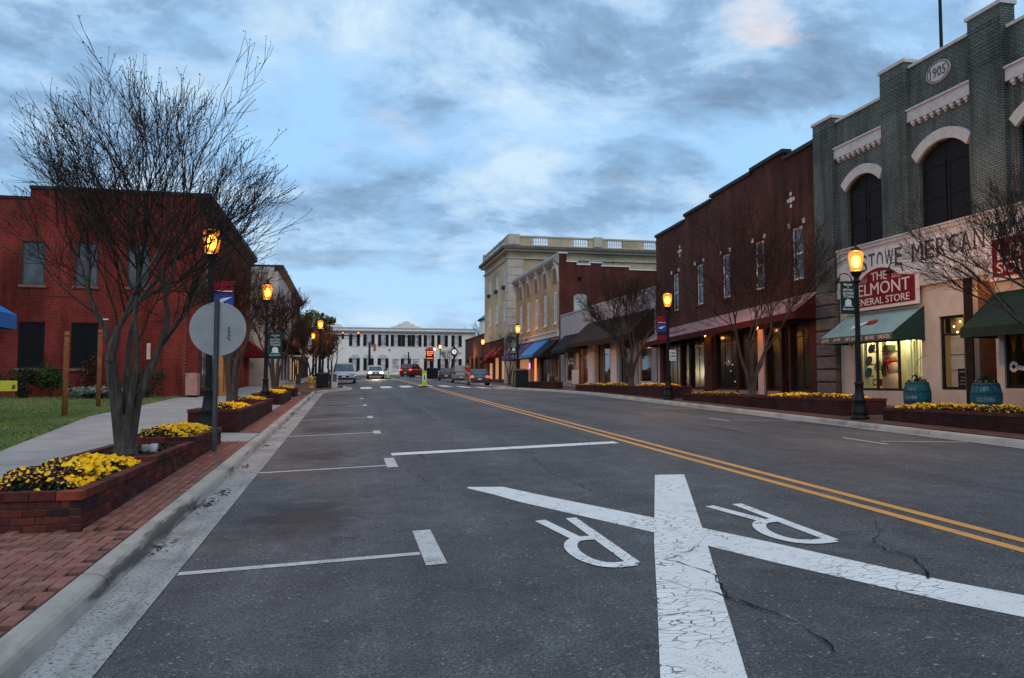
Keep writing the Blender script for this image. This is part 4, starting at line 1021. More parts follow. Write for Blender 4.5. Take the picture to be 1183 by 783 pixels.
MB().box(-7.05,-6.55,WY-.75,WY-.02,1.0,2.0).build('meter_cabinet', mat('cabinet_pale', (.34,.20,.17), .7), t)
for k, yy in enumerate((39.0,40.6,42.2)): MB().box(-5.9,-5.72,yy,yy+.2,.75,3.45).build('porch_post', mat('lit_wood', (.45,.20,.07), .7), t)  # orange lamp light on the posts is put into their wood colour
m = MB()
for k in range(7): m.box(-6.5+k*.1,-6.47+k*.1,WY+.9,WY+.94,.9,1.75)
for k in range(4): m.box(-6.5,-5.9,WY+.88,WY+.899,1.0+.22*k,1.03+.22*k)
m.build('lattice_rail', wood, t, kind='stuff')
vent = MB(); 
MB().fbox(FF,-10.95,-10.5,4.38,4.44,.0,.03).build('lintel_mark', white_tr, t)
MB().fbox(FF,-8.86,-8.7,2.62,3.35,.004,.05).build('wall_plaque', mat('plaque', (.5,.36,.28), .6), t)
def awning(parent_label, fr, u0, u1, zt, zb, depth, mtop, mside, val=.22, name='shop_awning', cat='awning', group='shop awnings', valmat=None, drop=0., stripes=None):
    t = thing(name, parent_label, cat, fr((u0+u1)/2, zb-val, 0), group)
    th = .03
    if stripes:
        n = stripes[0]
        for k in range(n):
            a, b = u0+(u1-u0)*k/n, u0+(u1-u0)*(k+1)/n
            MB().hexa([fr(a,zt,0.02),fr(b,zt,.02),fr(b,zb,depth),fr(a,zb,depth),fr(a,zt+th,.02),fr(b,zt+th,.02),fr(b,zb+th,depth),fr(a,zb+th,depth)]).build('fabric_stripe', stripes[1+k%2], t)
    else:
        n = max(2, int((u1-u0)/.9)); m = MB()
        for k in range(n):
            a, b = u0+(u1-u0)*k/n, u0+(u1-u0)*(k+1)/n
            for j in range(4):
                f0, f1 = j/4, (j+1)/4; sg = lambda f, u: -.025*math.sin(3.1416*f)
                z_ = lambda f, u: zt+(zb-zt)*f+sg(f,u); d_ = lambda f: .02+(depth-.02)*f
                m.hexa([fr(a,z_(f0,a),d_(f0)),fr(b,z_(f0,b),d_(f0)),fr(b,z_(f1,b),d_(f1)),fr(a,z_(f1,a),d_(f1)),fr(a,z_(f0,a)+th,d_(f0)),fr(b,z_(f0,b)+th,d_(f0)),fr(b,z_(f1,b)+th,d_(f1)),fr(a,z_(f1,a)+th,d_(f1))])
        m.build('canopy', mtop, t)
    for u, s in ((u0,-1),(u1,1)): MB().loops([fr(u+s*.004,zt+th,.02),fr(u+s*.004,zb+th,depth),fr(u+s*.004,zb-val,depth),fr(u+s*.004,zb-val,.02)],[fr(u-s*.012,zt+th,.02),fr(u-s*.012,zb+th,depth),fr(u-s*.012,zb-val,depth),fr(u-s*.012,zb-val,.02)]).build('cheek', mside, t)
    if val: MB().fbox(fr,u0-.002,u1+.002,zb-val,zb+th*.6,depth-.005,depth+.012).build('valance', valmat or mtop, t)
    m = MB()
    for u in (u0+.03,(u0+u1)/2,u1-.03): m.tube([fr(u,zb-.03,depth-.03),fr(u,zb-.03,.03)],.012,5)
    m.build('frame', steel, t)
    return t
aw_red = mat('awning_red', (.28,.022,.016), .8, .15, 4); aw_red2 = mat('awning_dark_red', (.16,.014,.012), .8, .15, 4)
awning('red awning at the far end of the red brick building', FS, 54.2, 57.3, 4.5, 3.45, 1.35, aw_red, aw_red2, .18)
# white building beyond
wst = mat('white_stucco', (.42,.42,.40), .85, .16, 1.5, .15); cream = mat('cream_wall', (.47,.45,.40), .8, .12, 2); brn_b = brick_mat('brown_brick', (.11,.05,.038), (.07,.035,.028), (.09,.07,.06))
def left_block(label, x, y0, y1, ztop, wallm, nwin, cap, name='shop_building', z0=.9, glow=False, lowm=None):
    t = thing(name, label, 'building', (x, y0, z0), None); fs = Fr((x,0),(0,1),(1,0)); ff = Fr((0,y0),(1,0),(0,-1))
    st = (y1-y0)/nwin; holes = [(y0+st*(k+.3), y0+st*(k+.7), 5.6, 7.9) for k in range(nwin)]; lows = [(y0+st*(k+.12), y0+st*(k+.88), 1.7, 3.9) for k in range(nwin)]
    m = MB(); facade(m, fs, y0, y1, z0-.2, ztop, holes+lows, .18); m.build('wall', wallm, t)
    m = MB(); facade(m, ff, x-9, x, z0-.2, ztop); m.build('wall', wallm, t)
    MB().box(x-9,x-.25,y0+.2,y1,z0-.3,ztop-.4).build('inner_block', screen, t)
    m = MB(); m.fprof(fs,[(-.25,ztop-.3),(.05,ztop-.3),(.35,ztop-.08),(.38,ztop+.14),(-.25,ztop+.14)],y0-.05,y1); m.fbox(ff,x-9,x-.25,ztop,ztop+.12,-.2,.04); m.build('cornice', cap, t)
    for h in holes: window(t, fs, *h, white_tr, up_glass, d=-.1, rows=2, sill=stone)
    for h in lows: window(t, fs, *h, lowm or black, emit('warm_room', (1,.55,.22), .5) if glow else glass_dark('shop_dark'), d=-.1, rows=1, cols=2)
    return t
glass_dark('shop_dark', (.02,.022,.025), .07)
left_block('white painted building with dark cornice behind the street trees', -4.9, 58.2, 71.8, 9.9, wst, 4, dkcop)
left_block('dark brick shop past the white painted building', -4.9, 72.0, 86.0, 9.9, brn_b, 4, dkcop, z0=1.2, glow=True)
left_block('low brown brick shop at the far footpath corner', -4.7, 86.2, 101.0, 8.0, brn_b, 4, dkcop, z0=1.6)
FW = Fr((-4.9,0),(0,1),(1,0))
awning('black and white striped awning on the white painted building', FW, 62.5, 69.0, 4.9, 4.15, 1.3, black, black, .25, stripes=(14, mat('stripe_white', (.6,.6,.58), .8), mat('stripe_black', (.015,.015,.016), .8)))
awning('cream awning on the dark brick shop', FW, 74.0, 80.0, 4.9, 4.1, 1.3, mat('awning_cream', (.5,.42,.30), .8), cream, .2)
# evergreen crowns beyond
def leafy(label, base, h, r, col, seed, n=3500, name='leafy_tree', ls=.22, lob=None):
    rnd = random.Random(seed); t = thing(name, label, 'tree', base, 'leafing trees beyond the shops'); m = MB(); x, y, z = base
    MB().tube([(x,y,z-.2),(x+.1,y,z+h*.35),(x,y+.1,z+h*.7)],[r*.09,r*.07,r*.03],8).build('trunk', bark, t, True)
    L = [(rnd.gauss(0,.42)*r, rnd.gauss(0,.42)*r, h*rnd.uniform(.42,.9), rnd.uniform(.26,.46)*r) for _ in range(14)]
    br = MB()
    for l in L: br.tube([(x,y,z+h*.35),(x+l[0]*.6,y+l[1]*.6,z+l[2]*.8),(x+l[0],y+l[1],z+l[2])],[.09,.05,.02],4)
    br.build('limbs', twig, t)
    for _ in range(n):
        l = rnd.choice(L); d = Vector((rnd.gauss(0,1),rnd.gauss(0,1),rnd.gauss(0,1))).normalized()*(rnd.random()**.4)*l[3]
        p = Vector((x+l[0]+d.x, y+l[1]+d.y, z+l[2]+d.z*.8)); N = Vector((rnd.gauss(0,1),rnd.gauss(0,1),rnd.gauss(.4,1))).normalized(); A = N.orthogonal().normalized(); B = N.cross(A); w = ls*rnd.uniform(.5,1.2)
        m.quad(tuple(p-A*w), tuple(p+B*w*.6), tuple(p+A*w+N*w*.3), tuple(p-B*w*.6))
    m.build('crown', mat('leaf_'+col[0], col[1], .75, .45, 1.2, 0), t)
leafy('tall leafing tree behind the far footpath lamps', (-7.2, 104, 2.0), 10.5, 3.6, ('spring', (.10,.11,.03)), 3)
leafy('second leafing tree at the far corner before the white block', (-3.6, 109, 2.2), 9.0, 2.6, ('olive', (.085,.075,.03)), 5, 2600)
leafy('brownish budding tree hiding the left end of the white block', (-2.9, 98, 2.0), 6.8, 1.9, ('bud', (.09,.05,.028)), 8, 1800, ls=.16)
# blue sun canopy at the frame edge
bl = mat('canopy_blue', (.012,.13,.42), .7, .1, 3); blv = mat('canopy_blue_valance', (.010,.10,.34), .7, .1, 3)
cx, cy = -9.95, 20.9; z = .72
t = thing('sun_canopy', 'bright blue pop up canopy at the very edge of the lawn', 'canopy', (cx,cy,z))
s = 1.55; A = [(cx-s,cy-s,z+2.62),(cx+s,cy-s,z+2.62),(cx+s,cy+s,z+2.62),(cx-s,cy+s,z+2.62)]; top = (cx,cy,z+3.75)
m = MB(); m.add(A+[top],[(0,1,4),(1,2,4),(2,3,4),(3,0,4)]); m.build('roof', bl, t)
m = MB()
for i in range(4):
    a, b = A[i], A[(i+1)%4]; m.quad(a,b,(b[0],b[1],b[2]-.38),(a[0],a[1],a[2]-.38))
m.build('valance', blv, t)
MB().tube([(cx,cy,z-.1),(cx,cy,z+3.7)],.03,8).build('pole', steel, t)
# ---------------------------------------------------------------- shop side: the grey general store
grey_b = brick_mat('grey_painted_brick', (.150,.178,.156), (.118,.140,.123), (.052,.062,.056), .21, .075, .012, 1.0, .7, var=.2, scale=1.0)
RS = Fr((18.0,0),(0,1),(-1,0))
sto = thing('general_store', 'grey painted brick general store dated 1905 with white sign board', 'building', (18,20.5,.75))
B1, B2, B3 = (23.07,25.82), (19.2,21.89), (15.3,18.0); tops = {B1: 11.36, B2: 11.88, B3: 11.5}
tp = [(25.82,27.03,11.4),(B1[0],B1[1],11.36),(21.89,23.07,11.8),(B2[0],B2[1],11.88),(18.0,19.2,11.8),(B3[0],B3[1],11.5),(12.0,15.3,11.4)]
AW = [(23.33,25.22,6.42,9.02,.42),(19.45,21.52,6.42,9.10,.45),(15.6,17.7,6.42,9.02,.42)]
m = MB(); facade(m, RS, 12.0, 27.03, 6.3, 11.3, AW, .26, tp); m.build('wall', grey_b, sto)
MB().box(18.35,32,12.05,27.0,5.2,10.9).build('inner_block', mat('dim_plaster', (.10,.09,.08), .9), sto)
MB().box(18.3,32,26.9,27.02,.4,11.2).build('party_wall', grey_b, sto)
stone_w = mat('painted_stone', (.49,.48,.45), .7, .12, 5, .12)
for (a, b, zt) in ((25.82,27.03,11.58),(21.89,23.07,12.12),(18.0,19.2,12.22),(14.1,15.3,11.6)):
    MB().fbox(RS,a,b,6.475 if a < 25 else 4.99,zt,-.3,.17).build('pilaster', grey_b, sto); MB().fbox(RS,a-.05,b+.05,zt,zt+.11,-.34,.22).build('pilaster_cap', stone_w, sto)
    m = MB()
    for k in range(12): z = zt-1.5+k*.105; m.fbox(RS,a-.004,b+.004,z,z+.04,.171,.185)
    m.build('banding', grey_b, sto, kind='stuff')
for B, zt in tops.items():
    MB().fbox(RS,B[0]+.052,B[1]-.052,zt,zt+.09,-.3,.06).build('coping', stone_w, sto)
    z = 9.97 if B != B2 else 10.08
    MB().fbox(RS,B[0]+.01,B[1]-.01,z,z+.36,.002,.11).build('string_course', stone_w, sto); MB().fbox(RS,B[0]+.01,B[1]-.01,z+.361,z+.42,.002,.16).build('string_moulding', stone_w, sto)
    m = MB(); n = 9; st = (B[1]-B[0]-.2)/n
    for k in range(n):
        u = B[0]+.1+st*(k+.25); m.fbox(RS,u,u+st*.5,z-.10,z-.003,.002,.10); m.fbox(RS,u+st*.12,u+st*.38,z-.17,z-.103,.002,.07)
    m.build('dentils', stone_w, sto, kind='stuff')
sh_m = mat('black_shutter', (.010,.010,.011), .55, .2, 5, .1)
for (a, b, zb, zt, rise) in AW:
    e = zt-rise; A = arch(a-.22, b+.22, e-.02, rise+.02, 16); I = arch(a, b, e, rise, 16); m = MB()
    T_ = [(u, z+.30) for u, z in arch(a-.20, b+.20, e-.02, rise+.05, 16)]
    for k in range(16): m.loops([RS(*I[k],.002),RS(*I[k+1],.002),RS(*T_[k+1],.002),RS(*T_[k],.002)],[RS(*I[k],.10),RS(*I[k+1],.10),RS(*T_[k+1],.12),RS(*T_[k],.12)], cap=True)
    m.build('arch_hood', stone_w, sto)
    c = (a+b)/2; I = arch(a+.01, b-.01, e, rise-.01, 16)
    for lo in (0, 1):
        P = [p for p in I if (p[0] <= c-.012 if lo == 0 else p[0] >= c+.012)]
        if lo == 0: P = P if P[0][0] < P[-1][0] else P[::-1]; zc = max(p[1] for p in P); poly = [(c-.012,zb),(a+.01,zb)]+P+[(c-.012,zt-.015)]
        else: P = P if P[0][0] < P[-1][0] else P[::-1]; poly = [(b-.01,zb),(c+.012,zb),(c+.012,zt-.015)]+P
        s = MB().fprism(RS, poly, -.17, -.12).build('shutter', sh_m, sto)
        x0, x1 = (a+.04,c-.03) if lo == 0 else (c+.03,b-.04)
        r = MB()
        for z in (zb+.02, zb+.95, zt-rise-.28): r.fbox(RS,x0,x1,z,z+.13,-.119,-.10)
        r.fbox(RS,x0,x0+.1,zb+.153,zt-rise-.283,-.1185,-.101); r.fbox(RS,x1-.1,x1,zb+.153,zt-rise-.283,-.1185,-.101); r.build('shutter_rail', sh_m, s)
    MB().fbox(RS,a,b,zb-.01,zb+.05,-.12,.05).build('sill', grey_b, sto)
EW = Fr((0,12.0),(1,0),(0,-1)); m = MB(); facade(m, EW, 18.0, 32, .2, 11.3); m.build('end_wall', grey_b, sto)
# 1905 plaque
m = MB(); E = lambda k, s=1: (20.55+.50*s*math.cos(6.2832*k/32), 11.28+.34*s*math.sin(6.2832*k/32))
m.fprism(RS,[E(k) for k in range(32)],.002,.04); pq = m.build('date_plaque', stone_w, sto)
m = MB(); ring = mat('plaque_ring', (.10,.10,.10), .7)
for k in range(32): m.loops([RS(*E(k,.93),.042),RS(*E(k+1,.93),.042),RS(*E(k+1,.85),.042),RS(*E(k,.85),.042)],[RS(*E(k,.93),.05),RS(*E(k+1,.93),.05),RS(*E(k+1,.85),.05),RS(*E(k,.85),.05)])
m.text(RS,'1905',20.55,11.28,.66,.30,.042); m.build('date_lettering', ring, pq)
# sign board and shop front
sb = MB().fbox(RS,12.2,25.68,5.02,6.38,.002,.10).build('sign_board', mat('sign_board_white', (.60,.59,.57), .6, .1, 3, .06), sto)
m = MB()
for z0, z1 in ((6.30,6.42),(5.0,5.10)): m.fbox(RS,12.2,25.7,z0,z1,.101,.16)
m.fbox(RS,25.6,25.7,5.101,6.299,.101,.15); m.fbox(RS,12.2,25.7,6.422,6.47,.0,.2)
m.build('board_moulding', stone_w, sb)
let = mat('weathered_letters', (.085,.075,.070), .75, .4, 12)
def sign_word(txt, ua, z0, z1, pitch, frac=.78):
    u = ua
    for ch in txt:
        w = pitch*frac*(1.25 if ch in 'MW' else .45 if ch == 'I' else 1.0); mm = MB(); mm.text(RS, ch, u-w/2, (z0+z1)/2, w, z1-z0, .102)
        if ch in 'STEIMNCAWRLT':                                  # slab serifs
            for zz in (z0, z1-.05):
                if ch in 'TI': mm.fbox(RS,u-w/2-.09,u-w/2+.09,zz,zz+.05,.103,.117) if zz == z0 else None
                elif ch in 'MNAER' : mm.fbox(RS,u-w-.02,u-w+.10,zz,zz+.05,.103,.117) if ch in 'MNA' and zz == z0 else None; mm.fbox(RS,u-.10,u+.02,zz,zz+.05,.103,.117) if ch in 'MNAER' else None
        mm.build('letter', let, sb); u -= w+pitch*.22
    return u
u = sign_word('STOWE', 24.38, 5.47, 6.07, .42); u = sign_word('MERCANTILE', 21.82, 5.47, 6.07, .49); sign_word('CO', u-.3, 5.47, 6.07, .49)
stuc = mat('cream_stucco', (.50,.45,.37), .85, .10, 2, .12)
H = [(21.62,25.05,1.30,3.05),(19.86,20.86,1.36,3.62),(18.72,19.55,.6,4.55),(15.3,18.45,1.42,3.3)]
m = MB(); facade(m, RS, 12.0, 25.8, .4, 5.0, H, .22); m.build('shop_wall', stuc, sto)
MB().fbox(RS,12.0,25.75,4.66,5.0,.002,.14).build('fascia', stone_w, sto)
bk = [mat('rusticated_block_%d' % i, c, .85, .25, 5, .4) for i, c in enumerate(((.135,.125,.11),(.115,.11,.098),(.15,.135,.118)))]
rnd = random.Random(8)
for k in range(9):
    z = .62+k*.485; MB().fprof(RS,[(0,z+.01),(.17,z+.01),(.215,z+.05),(.215,z+.43),(.17,z+.465),(0,z+.465)],25.84,27.01).build('block', bk[k%3], sto)
fr_m = black; dim = mat('dark_interior', (.028,.018,.013), .9, .4, 2); warm_wall = mat('display_backing', (.62,.58,.42), .85, .1, 2)
# window one: lit display with curtains
w = window(sto, RS, 21.62,25.05,1.30,3.05, fr_m, clear, d=-.09, cols=3, rows=1, fw=.08, mw=.09)
box = MB(); 
for q in (((18.23,21.5,1.2),(18.23,25.1,1.2),(19.0,25.1,1.2),(19.0,21.5,1.2)),((18.23,21.5,3.15),(18.23,25.1,3.15),(19.0,25.1,3.15),(19.0,21.5,3.15)),((18.23,21.5,1.2),(19.0,21.5,1.2),(19.0,21.5,3.15),(18.23,21.5,3.15)),((18.23,25.1,1.2),(19.0,25.1,1.2),(19.0,25.1,3.15),(18.23,25.1,3.15)),((19.0,21.5,1.2),(19.0,25.1,1.2),(19.0,25.1,3.15),(19.0,21.5,3.15))): box.quad(*q)
box.build('display_niche', warm_wall, sto)
def curtain(u0, u1, z0, z1, x, mt, amp=.03, n=40):
    m = MB(); P = [(x+amp*math.sin(k*1.9)+.01*math.sin(k*.7), u0+(u1-u0)*k/n) for k in range(n+1)]
    for (a, b), (c, d) in zip(P, P[1:]): m.quad((a,b,z0),(c,d,z0),(c,d,z1),(a,b,z1))
    return m.build('curtain', mt, sto, smooth=True)
cur = mat('sheer_curtain', (.80,.76,.58), .9, .06, 3, 0)
curtain(21.66,23.25,1.22,3.1,18.75,cur); curtain(24.85,25.05,1.22,3.1,18.42,cur, n=10); curtain(23.9,24.1,1.22,3.1,18.45,cur, n=10)
def plight(name, parent, loc, e, col, r=.15):
    l = bpy.data.lights.new(name, 'POINT'); l.energy = e; l.color = col; l.shadow_soft_size = r
    o = lk(bpy.data.objects.new(name, l)); o.location = tuple(a-b for a, b in zip(loc, ORG[parent.name])); o.parent = parent; return o
for y in (21.95,23.3,24.6): plight('shop_light', sto, (18.55,y,3.02), 42, (1,.84,.46), .08); 
for k, (y, z) in enumerate(((22.35,2.98),(23.45,2.93),(23.62,2.98),(24.4,2.96))): MB().ell((18.3,y,z),.022,.022,.03,6,4).build('fairy_light', bulb_m, sto)
# snowman cut-out style figure standing in the display
sn = thing('snowman', 'snowman with dark hat and red scarf in the lit shop window', 'snowman', (18.55,23.87,1.22))
sw = mat('snow_felt', (.50,.33,.28), .9, .1, 8)
m = MB(); m.ell((18.6,23.87,1.58),.22,.40,.42,14,10); m.ell((18.6,23.87,2.08),.19,.30,.32,14,10); m.ell((18.58,23.87,2.50),.17,.25,.24,14,10); m.build('body', sw, sn, True)
m = MB(); m._lathe((18.58,23.87,2.66),[(.30,0),(.30,.025),(.19,.03),(.18,.22),(.05,.23)],14); m.build('hat', mat('hat_felt', (.035,.045,.02), .9), sn)
rd = mat('scarf_red', (.30,.02,.02), .9); m = MB(); m._lathe((18.58,23.87,2.28),[(.22,0),(.245,.05),(.22,.10)],14); m.hexa([(18.36,23.75,1.95),(18.34,23.64,1.97),(18.38,23.64,1.97),(18.40,23.75,1.95),(18.36,23.84,2.33),(18.34,23.72,2.33),(18.38,23.72,2.33),(18.40,23.84,2.33)]); m.build('scarf', rd, sn)
m = MB(); m.ell((18.41,23.95,2.56),.02,.025,.025,8,5); m.ell((18.41,23.79,2.56),.02,.025,.025,8,5); 
for k in range(7): a = -1.05+k*.35; m.ell((18.405,23.87+.13*math.sin(a),2.47-.09*math.cos(a)),.015,.018,.018,6,4)
m.build('face', black, sn); MB().tube([(18.42,23.87,2.50),(18.28,23.84,2.49)],[.03,.004],8).build('nose', mat('carrot', (.5,.14,.03), .8), sn)
MB().ell((18.42,24.00,2.02),.05,.13,.26,10,6).build('vest', mat('vest_grey', (.06,.06,.065), .9), sn)
for k, (y, z, c) in enumerate(((24.55,2.78,(.02,.045,.20)),(24.72,2.34,(.07,.08,.17)),(24.75,1.92,(.03,.10,.20)),(24.42,1.62,(.30,.07,.05)),(24.25,2.15,(.30,.26,.22)))):
    p = thing('display_plate', ('blue oval plate highest in the lit window','pale blue dish on the window shelf below the top plate','small blue dish near the lamp post side of the display','red patterned box low in the lit display','cream plate leaning beside the window bar')[k], 'plate', (18.4,y,z), 'wares in the lit window')
    if k == 3: MB().box(18.4,18.55,y-.16,y+.16,z-.16,z+.08).build('carton', mat('ware%d' % k, c, .6), p); MB().box(18.385,18.399,y-.1,y+.1,z-.1,z+.03).build('paper_label', cloth_w, p)
    else: MB()._lathe((0,0,0),[(.08,0),(.17,.02),(.19,.04),(.17,.035)],16).build('dish', mat('ware%d' % k, c, .4), p, True, org=(0,0,0)).rotation_euler = (0,R(-75),0); MB().box(18.41,18.5,y-.09,y+.09,z-.14,z-.09).build('stand', wood, p)
# window two with blinds, door recess, window three
window(sto, RS, 19.86,20.86,1.36,3.62, fr_m, clear, d=-.09, cols=1, rows=2, fw=.09, rowz=[3.05])
MB().box(18.34,18.36,19.9,20.8,1.4,3.02).build('blind', mat('blind_white', (.66,.54,.48), .9, .15, 3), sto)
for z in (1.95,2.42): MB().box(18.325,18.338,19.9,20.8,z,z+.02).build('blind_rail', grey_frame, sto)
MB().box(18.36,18.5,19.9,20.8,3.05,3.6).build('valance_lace', mat('lace', (.30,.22,.16), .9, .5, 30), sto)
for y, z in ((20.55,3.30),(20.30,3.44),(20.05,3.22),(20.42,3.12)): MB().ell((18.26,y,z),.025,.025,.03,6,4).build('fairy_light', bulb_m, sto)
nb = MB().fbox(RS,19.98,20.30,1.42,2.0,-.16,-.13).build('menu_board', black, sto); m = MB(); m.fbox(RS,20.03,20.25,1.88,1.93,-.129,-.126); 
for k in range(3): m.fbox(RS,20.03,20.25-.03*k,1.52+.1*k,1.55+.1*k,-.129,-.126)
m.build('menu_text', mat('chalk', (.25,.24,.22), .9), nb)
rec = MB(); x1 = 19.0
for q in (((18.22,18.72,4.55),(x1,18.76,4.55),(x1,19.5,4.55),(18.22,19.55,4.55)),((18.22,18.72,.7),(x1,18.76,.7),(x1,18.76,4.55),(18.22,18.72,4.55)),((18.22,19.55,.7),(x1,19.5,.7),(x1,19.5,4.55),(18.22,19.55,4.55)),((18.0,18.72,.72),(x1,18.76,.72),(x1,19.5,.72),(18.0,19.55,.72))): rec.quad(*q)
rec.build('entrance_recess', mat('recess_brown', (.16,.085,.05), .8, .2, 3), sto)
d = MB(); fd = Fr((18.95,0),(0,1),(-1,0))
for a, b, c, e in ((18.76,18.84,.73,3.0),(19.42,19.5,.73,3.0),(18.84,19.42,2.88,3.0),(18.84,19.42,.73,.95)): d.fbox(fd,a,b,c,e,-.02,.03)
d = d.build('door', mat('door_brown', (.05,.028,.018), .6), sto); MB().fbox(fd,18.84,19.42,.95,2.88,-.005,.005).build('pane', clear, d); MB().tube([fd(18.9,1.6,.06),fd(18.9,2.0,.06)],.018,6).build('handle', steel, d)
MB().fbox(fd,18.92,19.12,1.75,2.42,.008,.014).build('notice', mat('paper', (.62,.54,.50), .9), d); MB().fbox(fd,19.22,19.36,2.1,2.3,.008,.014).build('notice', mat('paper2', (.55,.33,.30), .9), d)
MB().fbox(fd,18.76,19.5,3.0,4.55,-.03,.02).build('transom_panel', mat('panel_brown', (.10,.05,.028), .7), sto)
room = MB(); X0, X1, ya, yb, za, zb = 19.05, 23.0, 15.2, 25.2, .74, 4.0
for q in (((X1,ya,za),(X1,yb,za),(X1,yb,zb),(X1,ya,zb)),((X0,ya,za),(X1,ya,za),(X1,yb,za),(X0,yb,za)),((X0,ya,zb),(X1,ya,zb),(X1,yb,zb),(X0,yb,zb)),((X0,ya,za),(X1,ya,za),(X1,ya,zb),(X0,ya,zb)),((X0,yb,za),(X1,yb,za),(X1,yb,zb),(X0,yb,zb))): room.quad(*q)
room.build('shop_room', mat('room_wall', (.16,.09,.055), .9, .2, 2), sto)
MB().fbox(RS,19.5,19.8,.6,4.66,.002,.05).build('door_post', mat('post_dark', (.02,.014,.012), .7), sto)
for y, z in ((18.6,2.55),(17.3,2.7),(20.6,2.75),(21.0,2.5),(21.6,2.7),(22.2,2.62),(21.3,2.85),(20.2,2.3)): MB().ell((20.6,y,z),.035,.035,.05,6,4).build('pendant_lamp', bulb_m, sto)
plight('entrance_light', sto, (20.4,20.6,2.4), 45, (1,.5,.2), .08)
plight('porch_light', sto, (18.5,19.1,4.3), 12, (1,.5,.22), .08)
plight('blind_fill_light', sto, (18.2,20.35,3.45), 2.5, (1,.62,.3), .05)  # added fill light that brightens the blinds
rnd = random.Random(9)
for k in range(10):
    y = rnd.uniform(15.6,23.3); h = rnd.uniform(.5,1.5); MB().box(20.2,20.6,y-.16,y+.16,.75,.75+h).build('display_case', mat('goods_%d' % (k%4), rnd.choice(((.4,.38,.36),(.28,.06,.06),(.08,.10,.16),(.35,.2,.1))), .8), sto)
w3 = window(sto, RS, 15.3,18.45,1.42,3.3, fr_m, clear, d=-.09, cols=1, rows=1, fw=.09)
m = MB(); kx, kz = 18.22, 2.02                                    # white key painted on the glass
for k in range(20):
    a, b = 6.2832*k/20, 6.2832*(k+1)/20; c = lambda a, r: RS(kx+r*math.cos(a)*1.0, kz+r*math.sin(a), -.080); f = lambda a, r: RS(kx+r*math.cos(a), kz+r*math.sin(a), -.076)
    m.loops([c(a,.06),c(b,.06),c(b,.15),c(a,.15)],[f(a,.06),f(b,.06),f(b,.15),f(a,.15)])
m.fprism(RS,[(kx-.12,kz+.04),(kx-1.5,kz-.18),(kx-1.5,kz-.32),(kx-1.3,kz-.29),(kx-1.28,kz-.40),(kx-1.15,kz-.38),(kx-1.15,kz-.26),(kx-.12,kz-.08)],-.080,-.076); m.build('key_decal', mat('decal_white', (.55,.53,.50), .7), w3)
for k, (u, c) in enumerate(((18.2,(.30,.14,.03)),(17.85,(.32,.09,.06)))):
    MB().fprism(RS,[(u-.14,2.95),(u+.14,2.95),(u+.02,2.42),(u-.02,2.42)],-.080,-.076).build('cone_decal', mat('cone%d' % k, c, .8), w3); MB().fprism(RS,[(u+.16*math.cos(j*.6283),3.02+.13*math.sin(j*.6283)) for j in range(10)],-.0795,-.0755).build('scoop_decal', mat('scoop%d' % k, ((.28,.2,.03),(.22,.07,.03))[k], .8), w3)
# hanging signs
mar = mat('sign_maroon', (.16,.012,.016), .55, .1, 4, .05); sgw = mat('sign_cream', (.66,.60,.56), .6, .06, 4, 0)
st = thing('shop_sign', 'maroon arched sign reading the general store name above the teal awning', 'sign', (17.85,23.2,4.1))
def arched(u0, u1, z0, zs, rise): 
    A = arch(u0+.75, u1-.75, zs+.12, rise); return [(u0,z0),(u1,z0),(u1,zs)]+[(u,z) for u,z in A[::-1]]+[(u0,zs)]
MB().fprism(RS, arched(21.45,25.1,4.10,5.12,.38), .16, .24).build('border', sgw, st); MB().fprism(RS, arched(21.56,24.99,4.21,5.04,.34), .241, .256).build('face', mar, st)
m = MB(); m.text(RS,'THE',23.25,5.20,.80,.28,.257,.03); m.text(RS,'BELMONT',23.25,4.80,2.95,.42,.257); m.text(RS,'GENERAL STORE',23.25,4.38,2.9,.24,.257)
m.build('lettering', sgw, st)
m = MB()
for s in (-1,1):
    for k in range(4): m.fprism(RS,[(23.25+s*(.62+.12*k),5.06),(23.25+s*(.74+.12*k),5.06),(23.25+s*(.68+.11*k),5.30-.05*k)],.257,.262)
m.build('scrolls', mat('scroll_pink', (.38,.20,.20), .7), st)
for u in (21.7,24.9): MB().fbox(RS,u,u+.06,4.3,5.0,.0,.159).build('bracket', black, st)
st2 = thing('shop_sign', 'maroon board with white frame half hidden by branches above the green awning', 'sign', (17.85,16.9,4.3))
MB().fbox(RS,15.0,18.62,4.42,5.68,.17,.23).build('border', sgw, st2); MB().fbox(RS,15.1,18.5,4.52,5.58,.231,.245).build('face', mar, st2)
m = MB(); m.text(RS,"LB'S",17.6,5.2,1.4,.42,.246); m.text(RS,'SOUTHERN',16.9,4.76,2.9,.3,.246); m.build('lettering', sgw, st2)
for u in (15.3,18.2): MB().fbox(RS,u,u+.06,4.6,5.4,.0,.169).build('bracket', black, st2)
for u in (22.2,24.85):
    t = thing('sign_lamp', 'black gooseneck lamp over the general store sign, %s' % ('above its last letters' if u < 23 else 'next to the street lamp'), 'lamp', RS(u,5.3,.1), 'gooseneck sign lamps')
    P = [RS(u,5.2,.14),RS(u,5.42,.22),RS(u,5.52,.42),RS(u,5.47,.62),RS(u,5.30,.68)]; MB().tube(P,.018,6).build('neck', black, t); c = RS(u,5.16,.68); MB()._lathe(c,[(.13,0),(.09,.07),(.035,.14),(.03,.2)],12).build('shade', black, t, True); MB()._lathe(RS(u,5.15,.14),[(.05,0),(.05,.1)],8).build('mount', black, t)
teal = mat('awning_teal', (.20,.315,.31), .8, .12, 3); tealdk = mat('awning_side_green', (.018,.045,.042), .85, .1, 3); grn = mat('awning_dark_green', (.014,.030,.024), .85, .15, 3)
grv = mat('valance_grey', (.085,.105,.085), .85)
